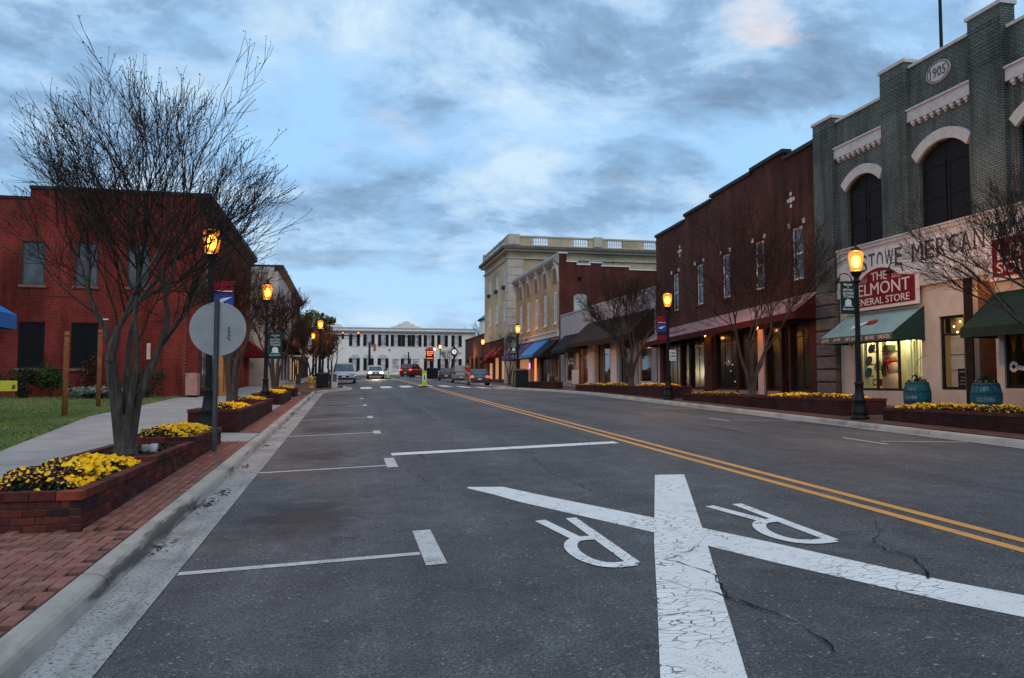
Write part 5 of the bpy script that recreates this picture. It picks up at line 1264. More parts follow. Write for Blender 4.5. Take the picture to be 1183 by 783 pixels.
a1 = awning('teal awning with wares lettered on its edge, under the maroon arched sign', RS, 21.46, 25.28, 4.0, 3.14, 1.2, teal, tealdk, .21, valmat=grv)
m = MB()
for wd, u, w in (('SOUPS',24.95,.42),('JAMS',24.27,.40),('GIFT BASKETS',23.36,.88),('RUBS',22.52,.42),('SAUCES',21.83,.55)): m.text(RS, wd, u, 3.05, w, .12, 1.214)
m.build('lettering', mat('letter_pink', (.62,.42,.38), .8), a1)
m = MB(); pf = lambda a, b: (18-(.02+1.18*b)-.02, a, 4.0+.045-(.86)*b-.025*math.sin(3.1416*b))
def pq_(pts): return [pf(*p) for p in pts]
A = pq_([(23.6,.42),(23.15,.36),(22.98,.42),(23.0,.52),(23.25,.56),(23.6,.52)]); m.loops(A,[(x-.004,y,z+.008) for x,y,z in A]); m.build('pepper_mark', mat('pepper_red', (.30,.03,.02), .8), a1)
m = MB(); A = pq_([(24.05,.60),(23.5,.40),(23.45,.50),(23.95,.72)]); m.loops(A,[(x-.006,y,z+.012) for x,y,z in A]); m.build('flame_mark', cloth_w, a1)
awning('dark green awning over the shop entrance beside the second barrel', RS, 14.5, 18.62, 4.10, 3.06, 1.25, grn, grn, .24)
t = thing('roof_mast', 'thin black mast on the roof of the grey store', 'mast', (19.4,22.0,11.0)); MB().tube([(19.4,22.0,10.8),(19.4,22.0,17)],[.06,.045],8).build('pole', black, t); MB().box(19.36,19.44,21.85,22.0,12.5,12.62).build('clamp', black, t)
# barrels
tl = mat('barrel_teal', (.012,.095,.13), .6, .3, 7, .2); hoop = mat('barrel_hoop', (.02,.05,.065), .5, .2, 8)
def barrel(label, x, y, words):
    z = zr(x, y); t = thing('planter_barrel', label, 'barrel', (x,y,z), 'teal barrels outside the general store')
    n = 20; prof = lambda f: .29+.075*math.sin(3.1416*f)
    for k in range(n):                                            # staves
        a, b = 6.2832*(k+.04)/n, 6.2832*(k+.96)/n; m = MB(); prev = None
        for j in range(6):
            f = j/5; r = prof(f)*1.06; zz = z+.86*f
            cur = [(x+(r-.03)*math.cos(a),y+(r-.03)*math.sin(a),zz),(x+r*math.cos(a),y+r*math.sin(a),zz),(x+r*math.cos(b),y+r*math.sin(b),zz),(x+(r-.03)*math.cos(b),y+(r-.03)*math.sin(b),zz)]
            if prev: m.loops(prev, cur, cap=False)
            prev = cur
            if j in (0,5): m.add(cur,[(0,1,2,3)])
        m.build('stave', tl, t)
    for f in (.05,.30,.66,.93):
        r = prof(f)*1.06; MB()._lathe((x,y,z+.86*f),[(r-.02,-.02),(r+.008,-.02),(r+.008,.02),(r-.02,.02)],24).build('hoop', hoop, t)
    MB()._lathe((x,y,z+.80),[(.28,0),(.28,.02)],16).build('soil', soil, t)
    m = MB(); pc = mat('barrel_lettering', (.30,.33,.31), .8)
    for txt, f, w, h, off in words:
        vs, fs = glyphs(txt); r = prof(f)*1.06+.006; base = 3.1416+.80+off
        P = [(x+r*math.cos(base+(vx-.5)*w/r), y+r*math.sin(base+(vx-.5)*w/r), z+.86*f+(vy-.5)*h) for vx, vy in vs]; m.add(P, fs)
    m.build('lettering', pc, t)
    rnd = random.Random(int(y)); m = MB()
    for k in range(130):
        a = rnd.uniform(0,6.28); r = rnd.uniform(0,.26); p = Vector((x+r*math.cos(a),y+r*math.sin(a),z+.86+rnd.uniform(0,.30)*(1-r/.3))); N = Vector((rnd.gauss(0,1),rnd.gauss(0,1),.5)).normalized(); A = N.orthogonal().normalized(); B = N.cross(A); w = rnd.uniform(.03,.06)
        m.quad(tuple(p-A*w),tuple(p+B*w*.5),tuple(p+A*w+N*w*.4),tuple(p-B*w*.5))
    m.build('foliage', mat('barrel_leaf', (.018,.022,.012), .8), t, kind='stuff')
    m = MB()
    for k in range(12):
        a = rnd.uniform(0,6.28); r = rnd.uniform(.15,.28); m.ell((x+r*math.cos(a),y+r*math.sin(a),z+.90),.03,.03,.02,6,4)
    m.build('blooms', mat('bloom_orange', (.50,.20,.02), .7), t, kind='stuff')
    MB().tube([(x,y,z+.85),(x-.02,y+.05,z+1.25),(x,y-.05,z+1.5),(x,y-.28,z+1.62),(x,y-.5,z+1.66)],[.012,.01,.008,.006,.004],5).build('twig', twig, t)
barrel('teal barrel planter by the lit window with the snowman', 16.9, 20.55, (("LB'S",.72,.20,.12,-.35),('SOUTHERN',.45,.36,.10,-.42)))
barrel('teal barrel planter before the dark entrance', 16.9, 17.95, (("LB'S",.80,.20,.13,-.08),('SOUTHERN',.48,.44,.12,-.04),('SPECIAL TEAS',.2,.46,.10,0.)))
# ---------------------------------------------------------------- dark brick building with the maroon awning
dark_b = brick_mat('dark_red_brick', (.078,.018,.012), (.046,.013,.009), (.115,.064,.050), .21, .082, .012, .9, .8, var=.35, scale=.7)
DK = Fr((18.0,27.05),(1.2,19.2),(-19.2,1.2))
dk = thing('dark_brick_building', 'dark red brick building with stepped black coping and long maroon awning', 'building', (18.5,35.5,.9))
tp = [(0,2.6,11.02),(2.6,5.7,11.38),(5.7,10.4,11.25),(10.4,14.2,11.05),(14.2,19.2,10.75)]
HW = [(1.15,2.12,5.78,8.0),(4.55,5.5,5.78,8.0),(8.2,9.15,5.78,8.0),(11.6,12.55,5.78,8.0),(15.3,16.25,5.78,8.0)]
m = MB(); facade(m, DK, 0, 19.2, 4.6, 10.7, HW, .2, tp); m.build('wall', dark_b, dk)
m = MB(); m.hexa([DK(.1,.3,-.3),DK(19.1,.3,-.3),DK(19.1,.3,-14),DK(.1,.3,-14),DK(.1,10.4,-.3),DK(19.1,10.4,-.3),DK(19.1,10.4,-14),DK(.1,10.4,-14)]); m.build('inner_block', dim, dk)
fe = Fr(DK(19.2,0,0)[:2],(19.2,-1.2),(1.2,19.2)); m = MB(); m.quad(DK(19.2,.5,0),DK(19.2,.5,-14),DK(19.2,10.75,-14),DK(19.2,10.75,0)); m.build('party_wall', dark_b, dk)
for a, b, z in tp: MB().fbox(DK,a-.02,b+.02,z,z+.16,-.35,.10).build('coping', dkcop, dk)
ivory = mat('ivory_trim', (.50,.47,.42), .7, .12, 6)
for k, h in enumerate(HW):
    w = window(dk, DK, *h, white_tr, up_glass, d=-.12, rows=2, cols=1, fw=.10, mw=.07)
    for a, b in ((h[0]-.19,h[0]-.02),(h[1]+.02,h[1]+.19)): MB().fbox(DK,a,b,h[3]+.02,h[3]+.22,.002,.05).build('label_stop', ivory, dk)
    m = MB(); n = int((h[1]-h[0])/.075)
    for j in range(n): m.fbox(DK,h[0]+.005+(h[1]-h[0])*j/n,h[0]-.005+(h[1]-h[0])*(j+1)/n,h[3]+.02,h[3]+.22,.002,.03)
    m.build('soldier_course', dark_b, dk, kind='stuff'); MB().fbox(DK,h[0]-.1,h[1]+.1,h[2]-.1,h[2]-.005,-.1,.06).build('sill', dark_b, dk)
for u in (2.05,15.0):
    o = MB()
    for du, dz in ((0,0),(.23,0),(-.23,0),(0,.26),(0,-.26)): s = .10 if (du == 0 and dz == 0) else .065; o.fbox(DK,u+du-s,u+du+s,9.2+dz-s*1.1,9.2+dz+s*1.1,.002,.03)
    o.build('stone_ornament', ivory, dk, kind='stuff')
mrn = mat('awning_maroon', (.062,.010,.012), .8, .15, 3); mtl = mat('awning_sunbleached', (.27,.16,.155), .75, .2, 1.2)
def tilt_awning(label, fr, u0, u1, zt0, zt1, zb0, zb1, depth, mt, mv, val=.28):
    t = thing('shop_awning', label, 'awning', fr((u0+u1)/2, zb0-val, 0), 'shop awnings'); n = 18; th = .03; m = MB(); v = MB()
    for k in range(n):
        a, b = k/n, (k+1)/n; ua, ub = u0+(u1-u0)*a, u0+(u1-u0)*b; T = lambda f: zt0+(zt1-zt0)*f; B = lambda f: zb0+(zb1-zb0)*f; sg = .02*(k % 2)
        m.hexa([fr(ua,T(a),.02),fr(ub,T(b),.02),fr(ub,B(b),depth),fr(ua,B(a),depth),fr(ua,T(a)+th,.02),fr(ub,T(b)+th,.02),fr(ub,B(b)+th,depth),fr(ua,B(a)+th,depth)])
        v.hexa([fr(ua,B(a)-val,depth-.004),fr(ub,B(b)-val,depth-.004),fr(ub,B(b)-val,depth+.012),fr(ua,B(a)-val,depth+.012),fr(ua,B(a)+.02,depth+.003),fr(ub,B(b)+.02,depth+.003),fr(ub,B(b)+.02,depth+.013),fr(ua,B(a)+.02,depth+.013)])
    m.build('canopy', mt, t); v.build('valance', mv, t)
    for u, zt, zb, s in ((u0,zt0,zb0,-1),(u1,zt1,zb1,1)): MB().loops([fr(u+s*.004,zt+th,.02),fr(u+s*.004,zb+th,depth),fr(u+s*.004,zb-val,depth),fr(u+s*.004,zb-val,.02)],[fr(u-s*.012,zt+th,.02),fr(u-s*.012,zb+th,depth),fr(u-s*.012,zb-val,depth),fr(u-s*.012,zb-val,.02)]).build('cheek', mv, t)
    return t
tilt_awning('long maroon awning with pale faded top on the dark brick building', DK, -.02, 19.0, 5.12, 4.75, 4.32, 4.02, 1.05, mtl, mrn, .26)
# shop front
gl = glass_dark('shop_dark2', (.012,.009,.008), .16, .2); pan = mat('panel_pale', (.27,.18,.16), .8, .15, 3); spk = mat('speckled_white', (.50,.36,.33), .8, .35, 22)
HS = [(.75,2.35,1.25,4.0),(2.55,3.1,.75,3.9),(3.2,4.45,1.25,4.0),(5.3,7.4,1.25,4.0),(7.6,10.1,1.25,4.0),(11.6,13.6,1.25,4.0),(13.8,15.0,.75,3.9),(15.2,17.6,1.25,4.0)]
m = MB(); facade(m, DK, 0, 19.2, .5, 4.62, HS, .25); m.build('shop_wall', mat('front_brown', (.035,.017,.013), .7, .3, 3), dk)
for i, h in enumerate(HS):
    if h[2] < 1: d = window(dk, DK, *h, mat('door_dark', (.03,.012,.010), .6), gl, d=-.18, rows=2, cols=1, fw=.12, name='door'); MB().tube([DK(h[0]+.2,1.7,-.12),DK(h[0]+.2,2.1,-.12)],.02,6).build('handle', steel, d)
    else: window(dk, DK, *h, black, gl, d=-.16, rows=2, cols=max(1,int((h[1]-h[0])/.75)), fw=.07, rowz=[3.45])
    if h[2] > 1: MB().fbox(DK,h[0]+.03,h[1]-.03,.72,1.2,.002,.03).build('stall_panel', pan, dk)
for a, b, mt in ((.0,.62,dark_b),(4.6,5.15,spk),(10.4,11.35,dark_b),(17.8,18.4,dark_b)):
    MB().fbox(DK,a,b,.95,3.95,.002,.09).build('pier', mt, dk); MB().fbox(DK,a-.03,b+.03,.5,.949,.001,.12).build('pier_base', pan, dk)
MB().fbox(DK,18.5,18.9,.9,3.9,.002,.08).build('pier', spk, dk)
MB().fbox(DK,10.75,11.0,2.5,2.72,.091,.16).build('letter_box', black, dk)
for u in (4.9, 10.9):
    MB().ell(DK(u,4.02,.22),.05,.05,.07,8,6).build('awning_lamp', emit('warm_lamp', (1,.42,.10), 5), dk); plight('awning_light', dk, DK(u,3.92,.45), 7, (1,.36,.10), .06)
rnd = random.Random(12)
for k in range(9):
    h = rnd.choice(HS[3:6]); MB().ell(DK(rnd.uniform(h[0]+.2,h[1]-.2),rnd.uniform(1.6,3.2),-.14),.02,.02,.03,6,4).build('painted_reflection', emit('tiny_warm', (1,.5,.22), 1.2), dk)  # small glowing beads stand in for lamp reflections on the glass
# ---------------------------------------------------------------- white rendered shop with brown awning
K = 19.2/18.0
def zz(z): return 1.6+(z-1.6)*K
R2 = Fr((19.2,0),(0,1),(-1,0))
wsh = thing('white_shop', 'low white rendered shop with big brown awning and square columns', 'building', (19.2,57,1.05))
rend = mat('grey_render', (.36,.335,.33), .9, .14, 1.5, .15)
HO = [(47.2,49.8,1.55,4.4),(50.4,53.2,1.0,4.5),(54.6,58.7,1.0,4.5),(60.1,63.9,1.0,4.6),(64.8,67.6,1.6,4.4)]
m = MB(); facade(m, R2, 46.3, 68.9, .7, zz(7.2), HO, .35); m.build('wall', rend, wsh); MB().fbox(R2,46.3,68.9,zz(7.2),zz(7.2)+.12,-.35,.06).build('coping', rend, wsh)
MB().box(22.6,34,46.3,68.8,.3,6.8).build('inner_block', dim, wsh); MB().box(19.6,34,46.3,68.8,5.1,6.9).build('roof_block', dim, wsh)
MB().box(19.25,22.7,46.3,68.8,.5,.98).build('shop_floor', dim, wsh)
for y in (46.3,54.0,59.3,64.6,68.8): MB().box(19.58,22.6,y-.05,y+.05,.9,5.1).build('partition', mat('room_wall', (.16,.09,.055), .9, .2, 2), wsh)
window(wsh, R2, *HO[0], white_tr, clear, d=-.2, rows=1, cols=1, fw=.09); window(wsh, R2, *HO[1], black, clear, d=-.2, rows=2, cols=3, fw=.08, rowz=[3.6]); window(wsh, R2, *HO[2], black, clear, d=-.3, rows=2, cols=3, fw=.08, rowz=[3.7]); window(wsh, R2, *HO[3], black, clear, d=-.3, rows=2, cols=3, fw=.07, rowz=[3.8]); window(wsh, R2, *HO[4], white_tr, clear, d=-.15, rows=2, cols=1, fw=.09, rowz=[3.5])
colm = mat('column_white', (.68,.66,.64), .7, .1, 4)
for y in (53.9,59.4): MB().box(19.0,19.197,y-.66,y+.66,.8,4.55).build('column', colm, wsh); MB().box(18.96,19.196,y-.70,y+.70,4.551,4.75).build('capital', colm, wsh)
for k, (y, z, c) in enumerate(((48.6,3.0,(1,.42,.12)),(57.0,2.7,(1,.45,.16)),(62.6,3.4,(1,.36,.08)),(61.2,2.4,(1,.4,.12)),(66.2,2.9,(1,.75,.5)))):
    MB().ell((21.0,y,z),.12,.12,.14,8,6).build('hanging_lamp', emit('warm_lamp', (1,.42,.10), 5), wsh); plight('room_light', wsh, (20.8,y,z-.25), 40 if k != 2 else 90, c, .1)
rnd = random.Random(31)
for k in range(16):
    y = rnd.choice((47.6,48.2,51,52,52.5,55.6,56.2,57.7,60.8,61.6,66,66.8)); h = rnd.uniform(.7,1.6); c = rnd.choice(((.4,.38,.36),(.28,.06,.06),(.08,.10,.16),(.35,.2,.1)))
    p = MB(); p._lathe((19.75+rnd.uniform(0,.5),y+rnd.uniform(-.2,.2),.98),[(.18,0),(.2,h*.3),(.13,h*.55),(.2,h*.8),(.08,h*.9),(.09,h)],8); p.build('window_dummy', mat('goods_%d' % (k%4), c, .8), wsh, True)
em = MB(); e0 = (47.95, 3.25)
for k in range(20):
    a, b = 6.2832*k/20, 6.2832*(k+1)/20
    for r0, r1 in ((.93,1.0),(.55,.60)): em.loops([R2(e0[0]+.42*r*math.cos(t_),e0[1]+.72*r*math.sin(t_),-.185) for r, t_ in ((r0,a),(r0,b),(r1,b),(r1,a))],[R2(e0[0]+.42*r*math.cos(t_),e0[1]+.72*r*math.sin(t_),-.180) for r, t_ in ((r0,a),(r0,b),(r1,b),(r1,a))])
em.text(R2,'S',e0[0],e0[1],.22,.5,-.185); em.build('oval_decal', mat('decal_cream', (.5,.48,.44), .8), wsh)
brn = mat('awning_brown', (.030,.020,.014), .85, .2, 2)
awning('wide brown awning of the white rendered shop', R2, 46.6, 60.6, zz(6.0), 4.6, 1.75, brn, brn, .3)
awning('narrow black awning at the far corner of the white rendered shop', R2, 63.2, 67.6, 5.7, 4.3, 1.3, mat('awning_black', (.016,.016,.018), .85), black, .25)
a_b = thing('sandwich_board', 'white board stand inside the brown awning shop entrance', 'board', (18.9,62.9,1.2)); fr = Fr((18.8,62.9),(1,0),(0,-1)); MB().fbox(fr,-.3,.3,1.45,2.6,0,.03).build('panel', cloth_w, a_b)
for u in (-.27,.25): MB().fbox(fr,u,u+.03,1.1,1.449,0,.03).build('leg', steel, a_b)
# ---------------------------------------------------------------- buff brick building with scroll brackets
buff_b = brick_mat('buff_brick', (.50,.32,.16), (.37,.23,.11), (.33,.25,.16), .22, .078, .012, .7, var=.28, scale=.8, streak=.4); side_b = brick_mat('side_red_brick', (.11,.027,.020), (.08,.022,.017), (.09,.045,.035), var=.25, scale=.5, streak=.6)
YB0, YB1 = 65*K, 82.6*K
bf = thing('buff_building', 'two storey buff brick building with white scroll brackets and red side wall', 'building', (19.2,YB0,1.1))
zt = zz(12.2); n = 5; st = (YB1-YB0)/5.55
WX = [(YB0+.75+st*k*1.08, YB0+2.15+st*k*1.08) for k in range(5)]
HB = [(a+.15, b-.15, zz(6.75), zz(9.6)) for a, b in WX]; PB = [(a, b, zz(10.25), zz(11.55)) for a, b in WX]
SF = [(YB0+.6,YB0+2.0,1.9,4.2),(YB0+3.0,YB0+7.4,1.2,4.3),(YB0+8.6,YB0+10.6,1.6,4.2),(YB0+12.0,YB0+17.5,1.4,4.2)]
m = MB(); facade(m, R2, YB0, YB1, .6, zt, HB+SF, .25); m.build('wall', buff_b, bf)
MB().box(19.6,38,YB0+.3,YB1-.1,.4,zt-1.2).build('inner_block', dim, bf)
for a, b, c, d in PB: MB().fbox(R2,a,b,c,d,.002,.03).build('recess_panel', mat('panel_buff', (.22,.13,.07), .85, .2, 3), bf)
for h in HB: window(bf, R2, *h, white_tr, up_glass, d=-.06, rows=2, cols=1, fw=.2, mw=.1, sill=white_tr)
MB().fbox(R2,YB0,YB1,zz(5.55),zz(5.95),.002,.22).build('sill_cornice', stone_w, bf); MB().fbox(R2,YB0,YB1,zz(5.951),zz(6.1),.002,.35).build('sill_cornice', stone_w, bf)
crn = mat('grey_cornice', (.26,.245,.22), .8, .25, 3); MB().fprof(R2,[(0,zt-.35),(.15,zt-.3),(.5,zt+.05),(.52,zt+.3),(0,zt+.8)],YB0,YB1).build('cornice', crn, bf)
for k in range(6):
    y = YB0+.32+st*k*1.08; MB().fprof(R2,[(0,zz(10.3)),(.08,zz(10.25)),(.12,zz(10.9)),(.24,zz(11.5)),(.44,zz(11.9)),(.46,zz(12.3)),(.3,zz(12.6)),(0,zz(12.6))],y-.12,y+.12).build('scroll_bracket', stone_w, bf)
for a, b in WX: MB().fbox(R2,a+.02,b-.02,zz(11.62),zz(11.9),.031,.12).build('panel_hood', stone_w, bf)
FB = Fr((0,YB0),(1,0),(0,-1)); steps = [(19.2,19.95,zz(12.78)),(19.95,20.95,zz(12.05)),(20.95,22.2,zz(11.82)),(22.2,23.35,zz(12.02)),(23.35,26.1,zz(11.75)),(26.1,29.5,zz(11.5)),(29.5,38,zz(11.2))]
m = MB(); facade(m, FB, 19.2, 38, .6, zz(11.2), [(20.6,21.95,zz(6.9),zz(9.35),.28),(20.95,21.35,zz(10.35),zz(10.75))], .2, steps); m.build('side_wall', side_b, bf)
for a, b, z in steps: MB().fbox(FB,a-.06,b+.06,z,z+.13,-.3,.07).build('coping', white_tr, bf)
MB().fbox(FB,20.62,21.93,zz(6.9),zz(9.3),-.15,-.08).build('boarded_window', mat('board_white', (.46,.47,.46), .8, .1, 3), bf); MB().fbox(FB,20.95,21.35,zz(10.35),zz(10.75),-.19,-.17).build('vent', black, bf)
for i, h in enumerate(SF):
    window(bf, R2, *h, white_tr if i != 1 else black, (glass_dark('shop_dark'), gl, emit('orange_room', (1,.30,.06), 1.0), emit('amber_room', (1,.42,.15), .35))[i], d=-.2, rows=1, cols=max(1,int((h[1]-h[0])/1.2)), fw=.12)
for y in (YB0+2.5,YB0+8.0,YB0+11.3,YB1-.35): MB().fbox(R2,y-.35,y+.35,.8,4.6,.002,.12).build('pier', buff_b if y < YB0+5 else rend, bf)
MB().ell(R2(YB0+9.6,4.45,.25),.13,.13,.16,8,6).build('door_lamp', emit('warm_lamp', (1,.42,.10), 5), bf); plight('door_light', bf, R2(YB0+9.6,4.3,.6), 30, (1,.42,.12), .1)
MB().fbox(R2,YB0+11.1,YB0+11.5,3.0,3.6,.13,.18).build('neon_sign', emit('neon_violet', (.65,.25,1), 2.0), bf)
blu = mat('awning_blue', (.05,.20,.42), .75, .1, 3); pur = mat('awning_purple', (.10,.06,.17), .8, .15, 3)
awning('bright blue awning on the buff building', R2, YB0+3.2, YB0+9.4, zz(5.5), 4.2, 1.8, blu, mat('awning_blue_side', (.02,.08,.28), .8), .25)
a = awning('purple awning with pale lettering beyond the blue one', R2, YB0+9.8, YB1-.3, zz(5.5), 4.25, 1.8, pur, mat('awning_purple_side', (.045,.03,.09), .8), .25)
awning('black awning at the near corner of the buff building', R2, YB0+.1, YB0+2.8, zz(5.3), 4.1, 1.8, mat('awning_black', (0,0,0)), black, .25)
pl_ = thing('ramp_board', 'white slanted boards around the dark opening below the black awning', 'notice stand', (18.6,YB0+1.3,1.1)); MB().hexa([(18.7,YB0+2.6,1.0),(18.8,YB0+2.6,1.0),(18.8,YB0+2.9,1.0),(18.7,YB0+2.9,1.0),(18.7,YB0+1.9,2.4),(18.8,YB0+1.9,2.4),(18.8,YB0+2.15,2.4),(18.7,YB0+2.15,2.4)]).build('slanted_board', white_tr, pl_); MB().box(18.72,18.8,YB0+.3,YB0+1.7,1.2,2.1).build('dark_panel', black, pl_)
# ---------------------------------------------------------------- tall tan building with balustrade
tan_b = brick_mat('tan_brick', (.56,.44,.26), (.48,.37,.21), (.42,.35,.24), .24, .085, .010, .5, var=.18, scale=.4, streak=.3); tan_s = mat('tan_stone', (.46,.41,.34), .85, .14, 1.5, .15)
YT0, YT1 = 86.4*K, 102.3*K; XT1 = 18*K+(35.8-18)*K+1.5
tn = thing('tan_building', 'tall three storey tan building with roof balustrade and heavy cornice', 'building', (19.2,YT0,1.4))
zc = zz(16.5); zp = zz(18.35); FT = Fr((0,YT0),(1,0),(0,-1))
cols = [(88.2,89.6),(92.9,94.3),(97.8,99.2)]
HT = [(a*K,b*K,zz(12.35),zz(14.5)) for a, b in cols]+[(a*K,b*K,zz(8.75),zz(10.95)) for a, b in cols]
m = MB(); facade(m, R2, YT0, YT1, zz(7.0), zc, HT, .25); m.build('wall', tan_b, tn)
m = MB(); facade(m, FT, 19.2, XT1, 1, zc, [(22.0,23.4,zz(12.35),zz(14.5)),(27.0,28.4,zz(12.35),zz(14.5)),(32.0,33.4,zz(12.35),zz(14.5))], .25); m.build('wall', tan_b, tn)
MB().box(19.6,XT1,YT0+.4,YT1,.5,zc-.2).build('inner_block', dim, tn)
for h in HT: 
    w = window(tn, R2, *h, white_tr, up_glass, d=-.06, rows=2, cols=1, fw=.25, mw=.1, sill=white_tr)
    if h[2] > 10: MB().fbox(R2,h[0]+.3,h[1]-.3,h[2]+.05,h[2]+.5,-.1,.35).build('air_conditioner', mat('unit_dark', (.05,.045,.045), .7), w)
for a in (22.0,27.0,32.0): window(tn, FT, a, a+1.4, zz(12.35), zz(14.5), white_tr, up_glass, d=-.12, rows=2, cols=1, fw=.12)
for k in range(9):                                                # rusticated corner stones
    z = zz(7.1)+k*(zc-zz(7.1)-.9)/9; h_ = (zc-zz(7.1)-.9)/9-.05
    MB().box(19.06,21.0,YT0-.12,YT0+1.6,z,z+h_).build('corner_stone', tan_s, tn)
band = MB(); band.box(18.98,XT1,YT0-.22,YT1,zc-.9,zc-.7); band.box(18.95,XT1,YT0-.25,YT1,zz(7.0)-.35,zz(7.0)); band.build('stone_band', tan_s, tn)
m = MB(); m.box(18.3,XT1,YT0-.9,YT1,zc+.25,zc+.6); m.build('cornice', mat('cornice_brown', (.13,.11,.09), .85, .2, 2), tn); MB().box(18.6,XT1,YT0-.6,YT1,zc,zc+.249).build('cornice_bed', tan_s, tn); MB().box(19.0,XT1,YT0-.2,YT1,zc+.601,zc+.85).build('blocking_course', tan_s, tn)
ped = MB(); zb0, zb1 = zc+.85, zp-.18
x = 19.1; bal_w = 1.9*K; segs = [(19.1,20.5,'p'),(20.5,22.2,'w'),(22.2,24.3,'b'),(24.3,27.4,'w'),(27.4,29.5,'b'),(29.5,30.1,'w'),(30.1,31.2,'p'),(31.2,31.9,'w'),(31.9,34.0,'b'),(34.0,36.8,'w'),(36.8,38.6,'b'),(38.6,XT1,'w')]
segs = [(19.1+(a-19.1)*.985, 19.1+(b-19.1)*.985, k) for a, b, k in segs]
for a, b, k in segs:
    if k == 'p': MB().box(a,b,YT0-.3,YT0+.8,zc+.852,zp+.12).build('pedestal', tan_s, tn)
    elif k == 'w': MB().box(a,b,YT0-.12,YT0+.2,zb0,zb1).build('parapet_panel', tan_b, tn)
    else:
        for j in range(7): u = a+(b-a)*(j+.5)/7; MB()._lathe((u,YT0+.05,zb0),[(.10,0),(.10,.1),(.06,.16),(.11,(zb1-zb0)*.45),(.06,(zb1-zb0)*.8),(.1,zb1-zb0-.08),(.1,zb1-zb0)],6).build('baluster', colm, tn)
MB().box(20.45,XT1,YT0-.2,YT0+.28,zb1,zp).build('handrail', tan_s, tn)
MB().box(19.0,19.4,YT0+.8,YT1,zb1,zp).build('handrail', tan_s, tn)
y = YT0+.8
for k in range(4):
    y0 = YT0+.82+k*(YT1-YT0-.9)/4; y1 = y0+(YT1-YT0-.9)/4
    MB().box(19.05,19.5,y0,y0+.9,zb0,zp+.1).build('pedestal', tan_s, tn)
    for j in range(6): MB()._lathe((19.22,y0+.95+(y1-y0-.95)*(j+.5)/6,zb0),[(.10,0),(.10,.1),(.06,.16),(.12,(zb1-zb0)*.45),(.06,(zb1-zb0)*.8),(.1,zb1-zb0)],6).build('baluster', colm, tn)
MB().box(18.9,19.6,YT1-1.0,YT1,zc+.6,zp+.15).build('pedestal', tan_s, tn)
rb = brick_mat('shop_red_brick', (.17,.05,.035), (.12,.038,.028), (.11,.07,.055)); HG = [(YT0+2.2+k*4.3,YT0+5.3+k*4.3,1.9,4.9) for k in range(3)]
m = MB(); facade(m, R2, YT0, YT1, .8, zz(7.0)-.35, HG, .3); m.build('shop_wall', rb, tn)
MB().box(18.9,19.35,YT0-.1,YT0+1.5,.9,zz(7.0)-.36).build('corner_pier', tan_s, tn)
for k, h in enumerate(HG): window(tn, R2, *h, white_tr, emit('peach_room', (1,.50,.22), .42), d=-.2, rows=1, cols=2, fw=.15)
for k, h in enumerate(HG): awning(('red awning on the tan building nearest its corner stones','middle red awning under the tan building windows','dark red awning at the far end of the tan building')[k], R2, h[0]-.1, h[1]+.1, 6.1 if k < 2 else 5.2, 4.9 if k < 2 else 4.3, 1.3, aw_red if k < 2 else aw_red2, aw_red2, .2)
# ---------------------------------------------------------------- low brick shop, far white block
lb = thing('low_brick_shop', 'low dark brick shop lit orange beyond the tan building', 'building', (19.2,YT1+.3,1.6)); Y0, Y1 = YT1+.15, 127.5; zl_ = 8.35
HL = [(Y0+1.2+k*4.2,Y0+3.8+k*4.2,2.3,5.2) for k in range(4)]; m = MB(); facade(m, R2, Y0, Y1, 1.2, zl_, HL, .3); m.build('wall', rb, lb); MB().box(19.6,32,Y0,Y1,1,zl_-.5).build('inner_block', dim, lb); MB().fbox(R2,Y0,Y1,zl_,zl_+.16,-.3,.12).build('coping', dkcop, lb)
m = MB(); m.quad((19.2,Y1,1.2),(32,Y1,1.2),(32,Y1,zl_),(19.2,Y1,zl_)); m.build('wall', rb, lb)
for h in HL: window(lb, R2, *h, black, glass_dark('shop_dark'), d=-.2, rows=1, cols=3, fw=.14, mw=.12)
for u in (Y0+8.2,Y0+12.4): MB().fbox(R2,u,u+.5,2.0,5.6,.002,.1).build('pier', mat('lit_wood', (.45,.2,.07)), lb)  # same wood colour with the orange lamp light painted in
plight('wall_light', lb, R2(Y0+8.5,6.1,.7), 90, (1,.40,.12), .15)
YW = 138.0; KW = 138/125; XW0, XW1 = -7.5, 22.6
def wx(px): return YW*math.tan(R(12)+math.atan((px-591.5)/900))
def wz(z): return 1.6+(z-1.6)*KW
wb = thing('white_block', 'long white two storey block with black shutters closing the end of the street', 'building', (7,YW,2.45)); FWb = Fr((0,YW),(1,0),(0,-1))
zt = wz(10.05); px4 = lambda u: 360+u/5.915
UWn = [(295,265,318),(392,362,418),(490,463,515),(580,550,0),(643,0,0),(713,0,740),(800,775,828),(893,868,920),(992,965,1015)]
LWn = [(295,265,318,1),(387,365,413,1),(487,462,515,1),(575,0,0,0),(645,620,668,1),(712,0,0,0),(800,778,823,1),(893,870,922,0),(990,965,1015,0)]
holes = []; w2 = .62
for c in UWn: X = wx(px4(c[0])); holes.append((X-w2,X+w2,wz(7.3),wz(9.05)))
nU = len(holes)
for c in LWn: X = wx(px4(c[0])); holes.append((X-w2,X+w2,wz(3.45),wz(5.25)))
wwh = mat('white_block_wall', (.80,.77,.71), .85, .08, .8, .06)
m = MB(); facade(m, FWb, XW0, XW1, 1.9, zt, holes, .2); m.build('wall', wwh, wb); MB().box(XW0,XW1,YW+.35,YW+14,1.5,zt-.4).build('inner_block', dim, wb)
